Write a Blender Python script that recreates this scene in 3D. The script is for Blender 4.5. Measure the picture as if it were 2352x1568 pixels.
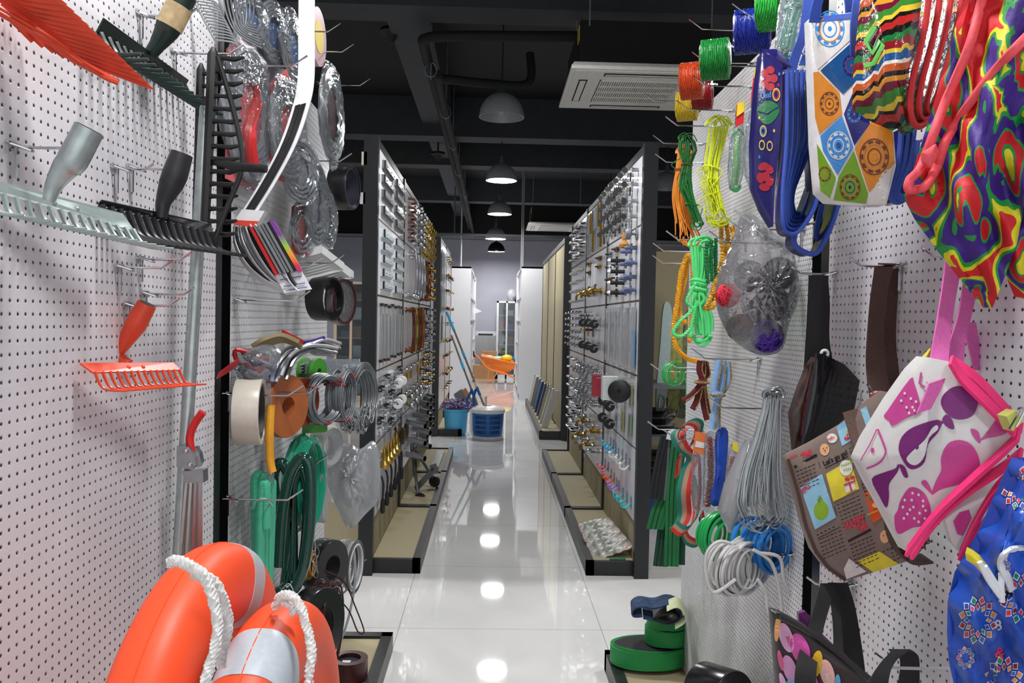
import bpy, bmesh, math, random
from math import sin, cos, pi, radians, sqrt
from mathutils import Vector as V, Matrix, noise as mnoise
for o in list(bpy.data.objects): bpy.data.objects.remove(o)
SC = bpy.context.scene; COL = SC.collection
random.seed(7); rnd = random.uniform

# ------------------------------------------------------------------ camera
F, CX, CY, CAMH = 1850.0, 1176.0, 784.0, 1.42          # focal length in pixels of the 2352x1568 frame
_d = V(((1128-CX)/F, -(733-CY)/F, -1)).normalized()     # the aisle's direction as the lens sees it
_u = V((sin(radians(1.1)), cos(radians(1.1)), 0)); _u = (_u - _d*_u.dot(_d)).normalized()
_x = _d.cross(_u)
RM = Matrix((_x, _d, _u))                               # camera -> world
CAM = V((0, 0, CAMH))
cam = bpy.data.objects.new('camera', bpy.data.cameras.new('camera')); COL.objects.link(cam)
cam.data.sensor_width = 36; cam.data.lens = F/2352*36; cam.data.clip_start = .02; cam.data.clip_end = 100
cam.matrix_world = Matrix.Translation(CAM) @ RM.to_4x4()
SC.camera = cam
def ray(u, v): return RM @ V(((u-CX)/F, -(v-CY)/F, -1))
def hit(u, v, ax, val):
    r = ray(u, v); return CAM + r*((val-CAM[ax])/r[ax])
def at(u, v, y): return hit(u, v, 1, y)
def onX(u, v, x): return hit(u, v, 0, x)
def onZ(u, v, z): return hit(u, v, 2, z)

# ------------------------------------------------------------------ light and exposure
SC.view_settings.view_transform = 'Standard'; SC.view_settings.look = 'None'
SC.view_settings.gamma = 1; SC.view_settings.exposure = 0.0; SC.view_settings.use_curve_mapping = False
W = bpy.data.worlds.new('street daylight'); SC.world = W; W.use_nodes = True
W.node_tree.nodes['Background'].inputs[0].default_value = (.96, .98, 1, 1)
W.node_tree.nodes['Background'].inputs[1].default_value = 1.2     # daylight through the open shop front behind the camera
SC.cycles.use_denoising = True
SC.cycles.max_bounces = 8; SC.cycles.diffuse_bounces = 4; SC.cycles.glossy_bounces = 4
SC.cycles.transparent_max_bounces = 24; SC.cycles.transmission_bounces = 6
SC.cycles.caustics_reflective = False; SC.cycles.caustics_refractive = False
SC.cycles.sample_clamp_indirect = 6
LAMP_W = 52.0
def lamp_light(x, y, z, w=LAMP_W):
    l = bpy.data.lights.new('pendant light', 'AREA'); l.shape = 'DISK'; l.size = .36; l.energy = w
    l.color = (1, .99, .975)
    o = bpy.data.objects.new('pendant_light', l); o.location = (x, y, z); COL.objects.link(o)

# ------------------------------------------------------------------ helpers
def srgb(*c):
    return tuple(((x/255)/12.92 if x/255 <= .04045 else ((x/255+.055)/1.055)**2.4) for x in c)
class NT:
    def __init__(s, name):
        s.m = bpy.data.materials.new(name); s.m.use_nodes = True; s.t = s.m.node_tree
        s.b = s.t.nodes['Principled BSDF']; s.out = s.t.nodes['Material Output']
    def n(s, typ, **kw):
        nd = s.t.nodes.new('ShaderNode'+typ)
        for k, v in kw.items(): setattr(nd, k, v)
        return nd
    def l(s, a, b): s.t.links.new(a, b)
    def obj(s): return s.n('TexCoord').outputs['Object']
    def ma(s, op, a, b=None, c=None):
        nd = s.n('Math', operation=op)
        for i, v in enumerate((a, b, c)):
            if v is None: continue
            if isinstance(v, (int, float)): nd.inputs[i].default_value = v
            else: s.l(v, nd.inputs[i])
        return nd.outputs[0]
    def ramp(s, fac, stops, mode='LINEAR'):
        nd = s.n('ValToRGB'); r = nd.color_ramp; r.interpolation = mode
        while len(r.elements) < len(stops): r.elements.new(.5)
        for e, (p, c) in zip(r.elements, stops): e.position = p; e.color = (*c, 1)
        s.l(fac, nd.inputs[0]); return nd.outputs[0]
    def noise(s, scale, detail=3, dist=0, vec=None):
        nd = s.n('TexNoise'); nd.inputs['Scale'].default_value = scale; nd.inputs['Detail'].default_value = detail
        nd.inputs['Distortion'].default_value = dist
        s.l(vec or s.obj(), nd.inputs['Vector']); return nd.outputs[0]
    def bump(s, h, strength=.3, dist=.002):
        nd = s.n('Bump'); nd.inputs['Strength'].default_value = strength; nd.inputs['Distance'].default_value = dist
        s.l(h, nd.inputs['Height']); s.l(nd.outputs[0], s.b.inputs['Normal'])
_mc = {}
def M(name, c=(200, 200, 200), rough=.5, metal=0, var=.06, sc=30, bump=0, spec=.5, emit=0):
    """plain procedural material: base colour with a little noise in it"""
    if name in _mc: return _mc[name]
    k = NT(name); b = k.b; c = srgb(*c)
    fac = k.noise(sc, 4)
    lo = tuple(max(0, x*(1-var)) for x in c); hi = tuple(min(1, x*(1+var)) for x in c)
    k.l(k.ramp(fac, [(.3, lo), (.7, hi)]), b.inputs['Base Color'])
    b.inputs['Roughness'].default_value = rough; b.inputs['Metallic'].default_value = metal
    b.inputs['Specular IOR Level'].default_value = spec
    if bump: k.bump(k.noise(sc*4, 3), bump)
    if emit:
        b.inputs['Emission Color'].default_value = (*c, 1); b.inputs['Emission Strength'].default_value = emit
    _mc[name] = k.m; return k.m
def clear(name, c=(235, 240, 245), op=.1, rough=.08, wrinkle=60, bump=.9, fr=.75):
    """thin clear film: mostly see-through, glossy and crinkled"""
    if name in _mc: return _mc[name]
    k = NT(name); k.t.nodes.remove(k.b)
    tr = k.n('BsdfTransparent'); tr.inputs[0].default_value = (*srgb(*c), 1)
    gl = k.n('BsdfGlossy'); gl.inputs['Roughness'].default_value = rough; gl.inputs[0].default_value = (.95, .97, 1, 1)
    df = k.n('BsdfDiffuse'); df.inputs[0].default_value = (*srgb(*c), 1)
    nz = k.noise(wrinkle, 3, .6)
    bp = k.n('Bump'); bp.inputs['Strength'].default_value = bump; bp.inputs['Distance'].default_value = .01
    k.l(nz, bp.inputs['Height']); k.l(bp.outputs[0], gl.inputs['Normal'])
    lw = k.n('LayerWeight'); lw.inputs[0].default_value = .35; k.l(bp.outputs[0], lw.inputs['Normal'])
    m1 = k.n('MixShader'); m1.inputs[0].default_value = op; k.l(tr.outputs[0], m1.inputs[1]); k.l(df.outputs[0], m1.inputs[2])
    m2 = k.n('MixShader'); k.l(k.ma('ADD', k.ma('MULTIPLY', lw.outputs['Fresnel'], fr), .05), m2.inputs[0])
    k.l(m1.outputs[0], m2.inputs[1]); k.l(gl.outputs[0], m2.inputs[2]); k.l(m2.outputs[0], k.out.inputs[0])
    _mc[name] = k.m; return k.m
def peg(name, axes, pitch, r, c=(214, 214, 220), rough=.3, stag=False):
    """painted steel sheet with punched holes one can see through"""
    k = NT(name); b = k.b
    b.inputs['Base Color'].default_value = (*srgb(*c), 1); b.inputs['Roughness'].default_value = rough
    sx = k.n('SeparateXYZ'); k.l(k.obj(), sx.inputs[0])
    def cell(o, p, off=None):
        q = k.ma('DIVIDE', o, p)
        if off is not None: q = k.ma('ADD', q, off)
        return k.ma('MULTIPLY', k.ma('SUBTRACT', k.ma('FRACT', q), .5), p)
    vz = k.ma('DIVIDE', sx.outputs['Z'], pitch[1])
    off = k.ma('MULTIPLY', k.ma('MODULO', k.ma('FLOOR', vz), 2.0), .5) if stag else None
    a = cell(sx.outputs[axes[0]], pitch[0], off); z = cell(sx.outputs['Z'], pitch[1])
    d = k.ma('SQRT', k.ma('ADD', k.ma('MULTIPLY', a, a), k.ma('MULTIPLY', z, z)))
    h = k.n('MapRange'); k.l(d, h.inputs[0]); h.inputs[1].default_value = r; h.inputs[2].default_value = r*1.5
    h.inputs[3].default_value = 0; h.inputs[4].default_value = 1
    nz = k.noise(1.6, 2)
    k.bump(k.ma('ADD', h.outputs[0], k.ma('MULTIPLY', nz, 2.2)), .35, .0015)
    tr = k.n('BsdfTransparent'); mx = k.n('MixShader')
    k.l(k.ma('LESS_THAN', d, r), mx.inputs[0]); k.l(b.outputs[0], mx.inputs[1]); k.l(tr.outputs[0], mx.inputs[2])
    k.l(mx.outputs[0], k.out.inputs[0]); return k.m

def frames(pts, closed=False):
    n = len(pts); T = []
    for i in range(n):
        a = pts[(i-1) % n] if (closed or i > 0) else pts[i]
        b = pts[(i+1) % n] if (closed or i < n-1) else pts[i]
        t = b-a; T.append(t.normalized() if t.length > 1e-9 else V((0, 0, 1)))
    ref = V((0, 0, 1)) if abs(T[0].z) < .9 else V((1, 0, 0))
    N = [(ref - T[0]*ref.dot(T[0])).normalized()]
    for i in range(1, n):
        q = T[i-1].rotation_difference(T[i]); m = q @ N[-1]
        N.append((m - T[i]*m.dot(T[i])).normalized())
    return T, N
def cr(pts, k=6, closed=False):
    """smooth curve through the points"""
    P = [V(p) for p in pts]; n = len(P); out = []
    for i in range(n if closed else n-1):
        if closed: a, b, c, d = P[i-1], P[i], P[(i+1) % n], P[(i+2) % n]
        else: a, b, c, d = P[max(i-1, 0)], P[i], P[i+1], P[min(i+2, n-1)]
        for j in range(k):
            t = j/k
            out.append(.5*((2*b)+(c-a)*t+(2*a-5*b+4*c-d)*t*t+(3*b-a-3*c+d)*t**3))
    if not closed: out.append(P[-1].copy())
    return out
class G:
    """collects geometry that becomes ONE mesh"""
    def __init__(s): s.v = []; s.f = []; s.m = []; s.mi = 0
    def add(s, vs, fs):
        o = len(s.v); s.v += [V(p) for p in vs]; s.f += [[i+o for i in f] for f in fs]; s.m += [s.mi]*len(fs); return s
    def hexa(s, p): return s.add(p, [[0,3,2,1],[4,5,6,7],[0,1,5,4],[1,2,6,5],[2,3,7,6],[3,0,4,7]])
    def box(s, c, d, rot=None):
        c = V(c); x, y, z = d[0]/2, d[1]/2, d[2]/2
        p = [V(q) for q in ((-x,-y,-z),(x,-y,-z),(x,y,-z),(-x,y,-z),(-x,-y,z),(x,-y,z),(x,y,z),(-x,y,z))]
        return s.hexa([c+(rot @ q if rot else q) for q in p])
    def bx(s, a, b):
        a, b = V(a), V(b); return s.box((a+b)/2, [abs(q) for q in (b-a)])
    def tube(s, pts, r, n=8, closed=False, caps=True, flat=None):
        pts = [V(p) for p in pts]; T, N = frames(pts, closed); vs = []; fs = []; m = len(pts)
        for i, p in enumerate(pts):
            rr = r[i] if isinstance(r, (list, tuple)) else r; B = T[i].cross(N[i])
            for j in range(n):
                a = 2*pi*j/n; vs.append(p+N[i]*(cos(a)*rr)+B*(sin(a)*rr*(flat or 1)))
        for i in range(m if closed else m-1):
            for j in range(n):
                k = (i+1) % m; fs.append([i*n+j, i*n+(j+1) % n, k*n+(j+1) % n, k*n+j])
        if caps and not closed: fs += [list(range(n))[::-1], [(m-1)*n+j for j in range(n)]]
        return s.add(vs, fs)
    def cyl(s, a, b, r, n=16, r2=None): return s.tube([a, b], [r, r if r2 is None else r2], n)
    def rope(s, pts, r, pitch=.03, n=5, strands=3, closed=False, step=.006):
        """twisted rope: helical strands about a path"""
        pts = [V(p) for p in pts]; q = [pts[0]]
        for a, b in zip(pts, pts[1:]+([pts[0]] if closed else [])):
            k = max(1, int((b-a).length/step))
            q += [a.lerp(b, (j+1)/k) for j in range(k)]
        if closed: q.pop()
        T, N = frames(q, closed); L = 0
        S = [[] for _ in range(strands)]
        for i, p in enumerate(q):
            if i: L += (p-q[i-1]).length
            B = T[i].cross(N[i])
            for k in range(strands):
                a = 2*pi*(L/pitch+k/strands); S[k].append(p+N[i]*cos(a)*r*.5+B*sin(a)*r*.5)
        for k in range(strands): s.tube(S[k], r*.56, n, closed=False)
        return s
    def ribbon(s, pts, w, th=.002):
        """band: w is one width vector, or one per point; thickness along the normal"""
        pts = [V(p) for p in pts]; T, _ = frames(pts); vs = []; fs = []; m = len(pts)
        for i, p in enumerate(pts):
            wv = V(w[i]) if isinstance(w, list) else V(w)
            nn = T[i].cross(wv); nn = nn.normalized()*th/2 if nn.length > 1e-9 else V((0, 0, th/2))
            vs += [p-wv/2-nn, p+wv/2-nn, p+wv/2+nn, p-wv/2+nn]
        for i in range(m-1):
            a, b = i*4, i*4+4
            for j in range(4): fs.append([a+j, a+(j+1) % 4, b+(j+1) % 4, b+j])
        fs += [[3, 2, 1, 0], [m*4-4, m*4-3, m*4-2, m*4-1]]
        return s.add(vs, fs)
    def sheet(s, fn, nu, nv, th=.002):
        """closed sheet of thickness th over fn(a, b), a and b from 0 to 1"""
        P = [[V(fn(i/nu, j/nv)) for j in range(nv+1)] for i in range(nu+1)]; vs = []; fs = []
        Nn = []
        for i in range(nu+1):
            row = []
            for j in range(nv+1):
                du = P[min(i+1, nu)][j]-P[max(i-1, 0)][j]; dv = P[i][min(j+1, nv)]-P[i][max(j-1, 0)]
                c = du.cross(dv); row.append(c.normalized()*th/2 if c.length > 1e-12 else V((0, 0, 0)))
            Nn.append(row)
        K = (nu+1)*(nv+1); ix = lambda i, j: i*(nv+1)+j
        for sg in (1, -1):
            for i in range(nu+1):
                for j in range(nv+1): vs.append(P[i][j]+Nn[i][j]*sg)
        for i in range(nu):
            for j in range(nv):
                q = [ix(i, j), ix(i+1, j), ix(i+1, j+1), ix(i, j+1)]; fs += [q, [K+x for x in q[::-1]]]
        rim = [(ix(i, 0), ix(i+1, 0)) for i in range(nu)]+[(ix(nu, j), ix(nu, j+1)) for j in range(nv)] \
            + [(ix(i+1, nv), ix(i, nv)) for i in range(nu)][::-1]+[(ix(0, j+1), ix(0, j)) for j in range(nv)][::-1]
        for a, b in rim: fs.append([b, a, K+a, K+b])
        return s.add(vs, fs)
    def lathe(s, prof, c, ax=(0, 0, 1), n=24, closed=False):
        c = V(c); ax = V(ax).normalized(); e = ax.orthogonal().normalized(); g = ax.cross(e); vs = []; fs = []; m = len(prof)
        for r, h in prof:
            for j in range(n):
                a = 2*pi*j/n; vs.append(c+ax*h+(e*cos(a)+g*sin(a))*r)
        for i in range(m if closed else m-1):
            k = (i+1) % m
            for j in range(n): fs.append([i*n+j, i*n+(j+1) % n, k*n+(j+1) % n, k*n+j])
        if not closed: fs += [list(range(n))[::-1], [(m-1)*n+j for j in range(n)]]
        return s.add(vs, fs)
    def ball(s, c, r, n=10):
        c = V(c); r = V(r) if hasattr(r, '__len__') else V((r, r, r)); vs = [c+V((0, 0, r.z))]; fs = []; k = n*2
        for i in range(1, n):
            t = pi*i/n
            for j in range(k): vs.append(c+V((r.x*sin(t)*cos(2*pi*j/k), r.y*sin(t)*sin(2*pi*j/k), r.z*cos(t))))
        vs.append(c-V((0, 0, r.z))); e = len(vs)-1
        for j in range(k):
            fs.append([0, 1+j, 1+(j+1) % k]); fs.append([e, 1+(n-2)*k+(j+1) % k, 1+(n-2)*k+j])
            for i in range(n-2): a = 1+i*k; fs.append([a+j, a+k+j, a+k+(j+1) % k, a+(j+1) % k])
        return s.add(vs, fs)
    def prism(s, poly, off):
        off = V(off); n = len(poly); p = [V(q) for q in poly]
        return s.add(p+[q+off for q in p], [list(range(n))[::-1], [n+i for i in range(n)]]+[[i, (i+1) % n, n+(i+1) % n, n+i] for i in range(n)])
    def poly(s, p): return s.add(p, [list(range(len(p)))])

_wl = {}
def T(name, label, cat, loc=(0, 0, 0), group=None):
    """a thing: an Empty at its base that parents its parts"""
    o = bpy.data.objects.new(name, None); o.location = loc; o.empty_display_size = .05; COL.objects.link(o); _wl[o.name] = V(loc)
    o['label'] = label; o['category'] = cat
    if group: o['group'] = group
    return o
def part(name, g, mats, parent=None, smooth=True, label=None, stuff=False, ang=40, fix=True):
    """the collected geometry as ONE mesh object, placed about its parent (or its own middle)"""
    me = bpy.data.meshes.new(name)
    if parent is not None: org = _wl[parent.name]
    else:
        lo = V((min(p.x for p in g.v), min(p.y for p in g.v), min(p.z for p in g.v)))
        hi = V((max(p.x for p in g.v), max(p.y for p in g.v), 0)); org = V(((lo.x+hi.x)/2, (lo.y+hi.y)/2, lo.z))
    me.from_pydata([p-org for p in g.v], [], g.f)
    for m in (mats if isinstance(mats, (list, tuple)) else [mats]): me.materials.append(m)
    if max(g.m): me.polygons.foreach_set('material_index', g.m)
    if fix:
        bm = bmesh.new(); bm.from_mesh(me); bmesh.ops.recalc_face_normals(bm, faces=bm.faces); bm.to_mesh(me); bm.free()
    if smooth:
        me.polygons.foreach_set('use_smooth', [True]*len(me.polygons)); me.set_sharp_from_angle(angle=radians(ang))
    me.update()
    o = bpy.data.objects.new(name, me); COL.objects.link(o)
    if parent is not None: o.parent = parent
    else: o.location = org
    _wl[o.name] = org.copy()
    if label: o['label'] = label
    if stuff: o['kind'] = 'stuff'
    return o
def solo(name, g, mats, label, cat, group=None, **k):
    o = part(name, g, mats, None, **k); o['label'] = label; o['category'] = cat
    if group: o['group'] = group
    return o
def struct(name, g, mats, **k):
    o = part(name, g, mats, None, **k); o['kind'] = 'structure'; return o
def textgeo(g, txt, fn, h, x0=0, y0=0, bold=0, align='LEFT', shear=0):
    """writing as filled faces laid on a surface: fn(x, y) maps flat letter space to a point"""
    cu = bpy.data.curves.new('t', 'FONT'); cu.body = txt; cu.size = h; cu.offset = bold; cu.align_x = align; cu.resolution_u = 3; cu.shear = shear
    ob = bpy.data.objects.new('t', cu); COL.objects.link(ob)
    me = bpy.data.meshes.new_from_object(ob.evaluated_get(bpy.context.evaluated_depsgraph_get()))
    g.add([fn(x0+v.co.x, y0+v.co.y) for v in me.vertices], [list(p.vertices) for p in me.polygons])
    bpy.data.objects.remove(ob); bpy.data.curves.remove(cu); bpy.data.meshes.remove(me)
ORD = 'first second third fourth fifth sixth seventh eighth ninth tenth eleventh twelfth'.split()
# ------------------------------------------------------------------ materials used all over
BLACK = M('black powder coat', (24, 26, 30), .38, 0, .1)
BLACKP = M('black plastic', (22, 23, 25), .45)
CHROME = M('chrome', (200, 202, 206), .16, 1, .03)
ZINC = M('zinc plated steel', (168, 172, 174), .32, 1, .08, 60)
GALV = M('galvanised steel', (178, 190, 190), .3, .7, .14, 40)
BRASS = M('brass', (176, 142, 68), .25, 1)
COPPER = M('antique copper', (120, 70, 46), .35, .9)
IVORY = M('ivory plastic', (226, 226, 205), .4)
WHITEP = M('white plastic', (228, 230, 232), .35)
GREYP = M('grey plastic', (120, 124, 130), .45)
ORANGE = M('orange plastic', (232, 84, 34), .42, 0, .05, 20)
CARD = M('cardboard', (172, 132, 92), .85, 0, .08, 12)
MDF = M('beige fibreboard', (160, 150, 120), .7, 0, .12, 220)
PAPER = M('white paper', (225, 226, 228), .7)
CLEAR = clear('clear crinkled film')
HAZY = clear('hazy polythene', (222, 226, 230), .34, .16, 18)

# ------------------------------------------------------------------ setting
def tile():
    k = NT('polished porcelain tiles'); b = k.b
    sx = k.n('SeparateXYZ'); k.l(k.obj(), sx.inputs[0])
    def line(o, off, p):
        q = k.ma('FRACT', k.ma('DIVIDE', k.ma('SUBTRACT', o, off), p))
        return k.ma('LESS_THAN', k.ma('ABSOLUTE', k.ma('SUBTRACT', q, .5)), .0013)
    g = k.ma('MAXIMUM', line(sx.outputs[0], .07, .93), line(sx.outputs[1], .405, .93))
    nz = k.ramp(k.noise(1.3, 8, 1.2), [(.3, srgb(196, 196, 195)), (.7, srgb(214, 214, 214))])
    mx = k.n('Mix', data_type='RGBA'); k.l(g, mx.inputs[0]); k.l(nz, mx.inputs[6]); mx.inputs[7].default_value = (*srgb(120, 120, 120), 1)
    k.l(mx.outputs[2], b.inputs['Base Color'])
    rr = k.n('MapRange'); k.l(k.noise(3, 5), rr.inputs[0]); rr.inputs[3].default_value = .018; rr.inputs[4].default_value = .045
    k.l(rr.outputs[0], b.inputs['Roughness']); b.inputs['Specular IOR Level'].default_value = .62
    return k.m
FLOOR = tile()
WALLG = M('lavender grey wall paint', (176, 177, 190), .8, 0, .03, 4, .05)
CEILB = M('black ceiling paint', (11, 12, 14), .75, 0, .1, 8)
BEAMB = M('dark grey beam paint', (58, 61, 66), .7, 0, .1, 8)
BX0, BX1, BY0, BY1, BZ = -6.5, 6.5, -3.2, 20.0, 4.25
struct('floor', G().bx((BX0-.2, BY0-.2, -.12), (BX1+.2, BY1+.2, 0)), FLOOR, smooth=False)
bpy.data.objects['floor'].location = (0, 0, 0); bpy.data.objects['floor'].data.transform(Matrix.Translation(((BX0+BX1)/2, (BY0+BY1)/2, -.12)))
struct('ceiling', G().bx((BX0-.2, BY0-.2, BZ), (BX1+.2, BY1+.2, BZ+.12)), CEILB, smooth=False)
struct('wall_back', G().bx((BX0, BY1, 0), (BX1, BY1+.15, 3.38)), WALLG, smooth=False)
struct('wall_back_upper', G().bx((BX0, BY1-.35, 3.38), (BX1, BY1+.15, BZ)), CEILB, smooth=False)
struct('wall_left', G().bx((BX0-.15, BY0, 0), (BX0, BY1, BZ)), WALLG, smooth=False)
struct('wall_right', G().bx((BX1, BY0, 0), (BX1+.15, BY1, BZ)), WALLG, smooth=False)
g = G(); g.bx((BX0, BY0-.15, 3.1), (BX1, BY0, BZ)); g.bx((BX0, BY0-.15, 0), (-4.6, BY0, 3.1)); g.bx((4.6, BY0-.15, 0), (BX1, BY0, 3.1))
struct('wall_front', g, WALLG, smooth=False)
for i, (y, z0) in enumerate(((6.1, 3.75), (10.4, 3.75), (12.6, 3.8), (16.4, 3.8))):
    struct('ceiling_beam_%d' % (i+1), G().bx((BX0, y, z0), (BX1, y+.34, BZ)), BEAMB, smooth=False)
struct('ceiling_beam_5', G().bx((-.92, BY0, 3.9), (-.56, BY1-.35, BZ)), BEAMB, smooth=False)
struct('trim_1', G().bx((BX0, BY1-.4, 3.36), (BX1, BY1-.34, 3.42)), M('light grey trim', (150, 152, 156), .5), smooth=False)

# pendant lamps
ALU = M('spun aluminium', (178, 181, 184), .36, .12, .06)
LIT = M('lit lamp diffuser', (255, 252, 246), .4, 0, 0, emit=9)
INNER = M('lamp inner enamel', (205, 205, 205), .5)
def pendant(x, y, z, label, lit=True, r=.205, shade=None, watts=None):
    t = T('pendant_lamp', label, 'lamp', (x, y, z), 'dome pendant lamps')
    pr = []
    for i in range(13):
        a = pi/2*i/12; pr.append((max(.028, r*cos(a)), .225*sin(a)))
    pr2 = [(q[0]-.004 if q[0] > .03 else .024, q[1]*.975) for q in pr[::-1]]
    part('lamp_shade', G().lathe(pr+pr2, (x, y, z), n=36, closed=True), shade or ALU, t)
    part('lamp_socket', G().lathe([(.03, .21), (.032, .25), (.02, .27), (.02, .31), (.008, .33)], (x, y, z), n=16), GREYP, t)
    part('stem', G().cyl((x, y, z+.32), (x, y, BZ), .0075, 8), M('lamp stem', (70, 74, 78), .5, .5), t)
    if lit:
        part('diffuser', G().lathe([(.001, .03), (r-.03, .03), (r-.03, .036), (.001, .036)], (x, y, z), n=28), LIT, t, label='glowing white diffuser')
        lamp_light(x, y, z+.02, watts or LAMP_W)
    else:
        part('bulb', G().ball((x, y, z+.09), (.035, .035, .06), 8), INNER, t)
pendant(.05, -1.6, 3.26, 'dome pendant lamp over the aisle behind the camera', watts=46)
pendant(.05, 1.35, 3.26, 'dome pendant lamp over the near racks, above the frame', watts=46)
pendant(.05, 4.3, 3.26, 'dome pendant lamp over the cross aisle, above the frame', watts=48)
pendant(.06, 7.36, 3.25, 'unlit silver dome pendant lamp, largest and nearest of the row over the aisle', lit=False)
pendant(.10, 10.63, 3.24, 'lit grey dome pendant lamp next behind the big unlit one')
pendant(.11, 13.7, 3.2, 'lit grey dome pendant lamp, third of the row over the aisle')
pendant(.06, 16.1, 3.02, 'lit grey dome pendant lamp, fourth of the row over the aisle')
pendant(.09, 18.6, 2.98, 'small black dome pendant lamp lit in front of the back wall', r=.2, shade=BLACK)
pendant(2.3, 10.7, 3.2, 'dim dome pendant lamp of the next aisle, half behind the orange rope', lit=False)
pendant(2.3, 4.6, 3.2, 'dome pendant lamp over the next aisle on the right, outside the frame')
pendant(-2.3, 4.6, 3.2, 'dome pendant lamp over the next aisle on the left, outside the frame')
pendant(-2.3, 10.7, 3.2, 'dome pendant lamp over the next aisle on the left, behind the left rack')
pendant(-2.3, 16.5, 3.2, 'dome pendant lamp over the left back corner of the shop')
pendant(2.55, 16.2, 2.75, 'small black lamp lit beside the grey back wall, behind the yellow rope', r=.2, shade=BLACK)

# ceiling air conditioners
ACW = M('off white cassette plastic', (236, 234, 226), .45)
def cassette(x0, y0, s, z, label, rods):
    t = T('ceiling_cassette', label, 'air conditioner', (x0+s/2, y0+s/2, z), 'ceiling cassette air conditioners')
    g = G(); b = .12*s; w = s/2; cx, cy = x0+w, y0+w
    g.hexa([V((x0, y0, z+.02)), V((x0+s, y0, z+.02)), V((x0+s, y0+s, z+.02)), V((x0, y0+s, z+.02)),
            V((x0+.02, y0+.02, z+.05)), V((x0+s-.02, y0+.02, z+.05)), V((x0+s-.02, y0+s-.02, z+.05)), V((x0+.02, y0+s-.02, z+.05))])
    i = .23*s
    g.bx((x0, y0, z), (x0+s, y0+s, z+.022)); g.bx((x0+.03, y0+.03, z-.006), (x0+s-.03, y0+s-.03, z))
    part('cassette_panel', g, ACW, t, smooth=False)
    dark = M('dark slot', (20, 21, 22), .7)  # dark boxes on the solid panel paint the shade inside slots and intake
    for (a0, b0, a1, b1) in ((.24, .085, .76, .125), (.24, .875, .76, .915), (.085, .24, .125, .76), (.875, .24, .915, .76)):
        part('air_slot_shade', G().bx((x0+(a0-.01)*s, y0+(b0-.012)*s, z-.0075), (x0+(a1+.01)*s, y0+(b1+.012)*s, z-.0055)), dark, t, smooth=False)
        part('air_vane', G().bx((x0+a0*s, y0+(b0+.012)*s, z-.010), (x0+a1*s, y0+(b1-.006)*s, z-.0076)), ACW, t, smooth=False)
    part('intake_shade', G().bx((x0+i-.01, y0+i-.01, z-.0085), (x0+s-i+.01, y0+s-i+.01, z-.0055)), dark, t, smooth=False)
    gr = G(); n = 34
    for j in range(n+1):
        xx = x0+i+(s-2*i)*j/n; gr.bx((xx-.005, y0+i, z-.012), (xx+.005, y0+s-i, z-.008))
    for j in range(5):
        yy = y0+i+(s-2*i)*j/4; gr.bx((x0+i, yy-.012, z-.013), (x0+s-i, yy+.012, z-.007))
    part('intake_grille', gr, ACW, t, smooth=False)
    part('unit_body', G().bx((x0+.06, y0+.06, z+.05), (x0+s-.06, y0+s-.06, z+.34)), CEILB, t, smooth=False, label='black body above the panel')
    part('rating_label', G().bx((x0+.055, y0+.1, z+.22), (x0+.0598, y0+.2, z+.32)), M('yellow label', (222, 200, 40), .6), t, smooth=False)
    for rx, ry in rods: part('hanger_rod', G().cyl((rx, ry, z+.3), (rx, ry, BZ), .006, 6), GALV, t)
cassette(.50, 5.36, 1.0, 3.09, 'white ceiling cassette air conditioner, the large near one', [(.62, 5.42), (1.44, 5.42), (.62, 6.3), (1.44, 6.3)])
cassette(.62, 14.2, 1.0, 3.10, 'white ceiling cassette air conditioner far down the aisle', [(.7, 14.3), (1.54, 14.3)])

# refrigerant pipes and their rods
PIPE = M('black pipe insulation', (28, 30, 32), .8)
g = G(); g.tube(cr([(1.1, 6.2, 3.6), (.3, 6.25, 3.6), (-.35, 6.3, 3.6), (-.55, 6.38, 3.6), (-.58, 6.6, 3.6), (-.57, 8, 3.6), (-.57, 12, 3.6), (-.56, 19.5, 3.6)], 8), .042, 10)
solo('refrigerant_pipe', g, PIPE, 'thick black pipe along the ceiling, bent towards the near cassette', 'pipe')
g = G(); g.tube(cr([(.3, 7.2, 3.78), (.28, 7.15, 3.5), (-.1, 7.1, 3.48), (-.44, 7.05, 3.49), (-.5, 7.2, 3.5), (-.49, 10, 3.5), (-.48, 19.5, 3.5)], 8), .038, 10)
solo('refrigerant_pipe', g, PIPE, 'lower black pipe with clips along the ceiling, beside the thick one', 'pipe')
for i, (x, y) in enumerate(((-.55, 6.9), (-.5, 8.3), (-.5, 9.8), (-.5, 11.6), (-.48, 13.6))):
    g = G(); g.cyl((x, y, 3.44), (x, y, BZ), .005, 6); g.tube([(x+.05*cos(a), y, 3.52+.06*sin(a)) for a in [2*pi*j/14 for j in range(15)]], .004, 6)
    solo('pipe_hanger', g, GALV, 'thin rod hanging the ceiling pipes, %s from the camera' % ORD[i], 'hanger', 'pipe hanger rods')
for i, (x, y, z0) in enumerate(((1.0, 15.9, 0), (-.33, 17, 0))):
    pass
g = G(); 
for (a, b) in (((-1.6, 15.2), (2.6, 15.2)),):
    g.bx((a[0], a[1]-.02, 2.98), (b[0], b[1]+.02, 3.02))
for x in (-.72, .55, 2.2): g.bx((x-.012, 15.19, 3.02), (x+.012, 15.21, BZ))
solo('lighting_track', g, M('grey steel track', (92, 96, 100), .5, .4), 'grey metal track hung crosswise below the black ceiling', 'track', smooth=False)
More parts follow.
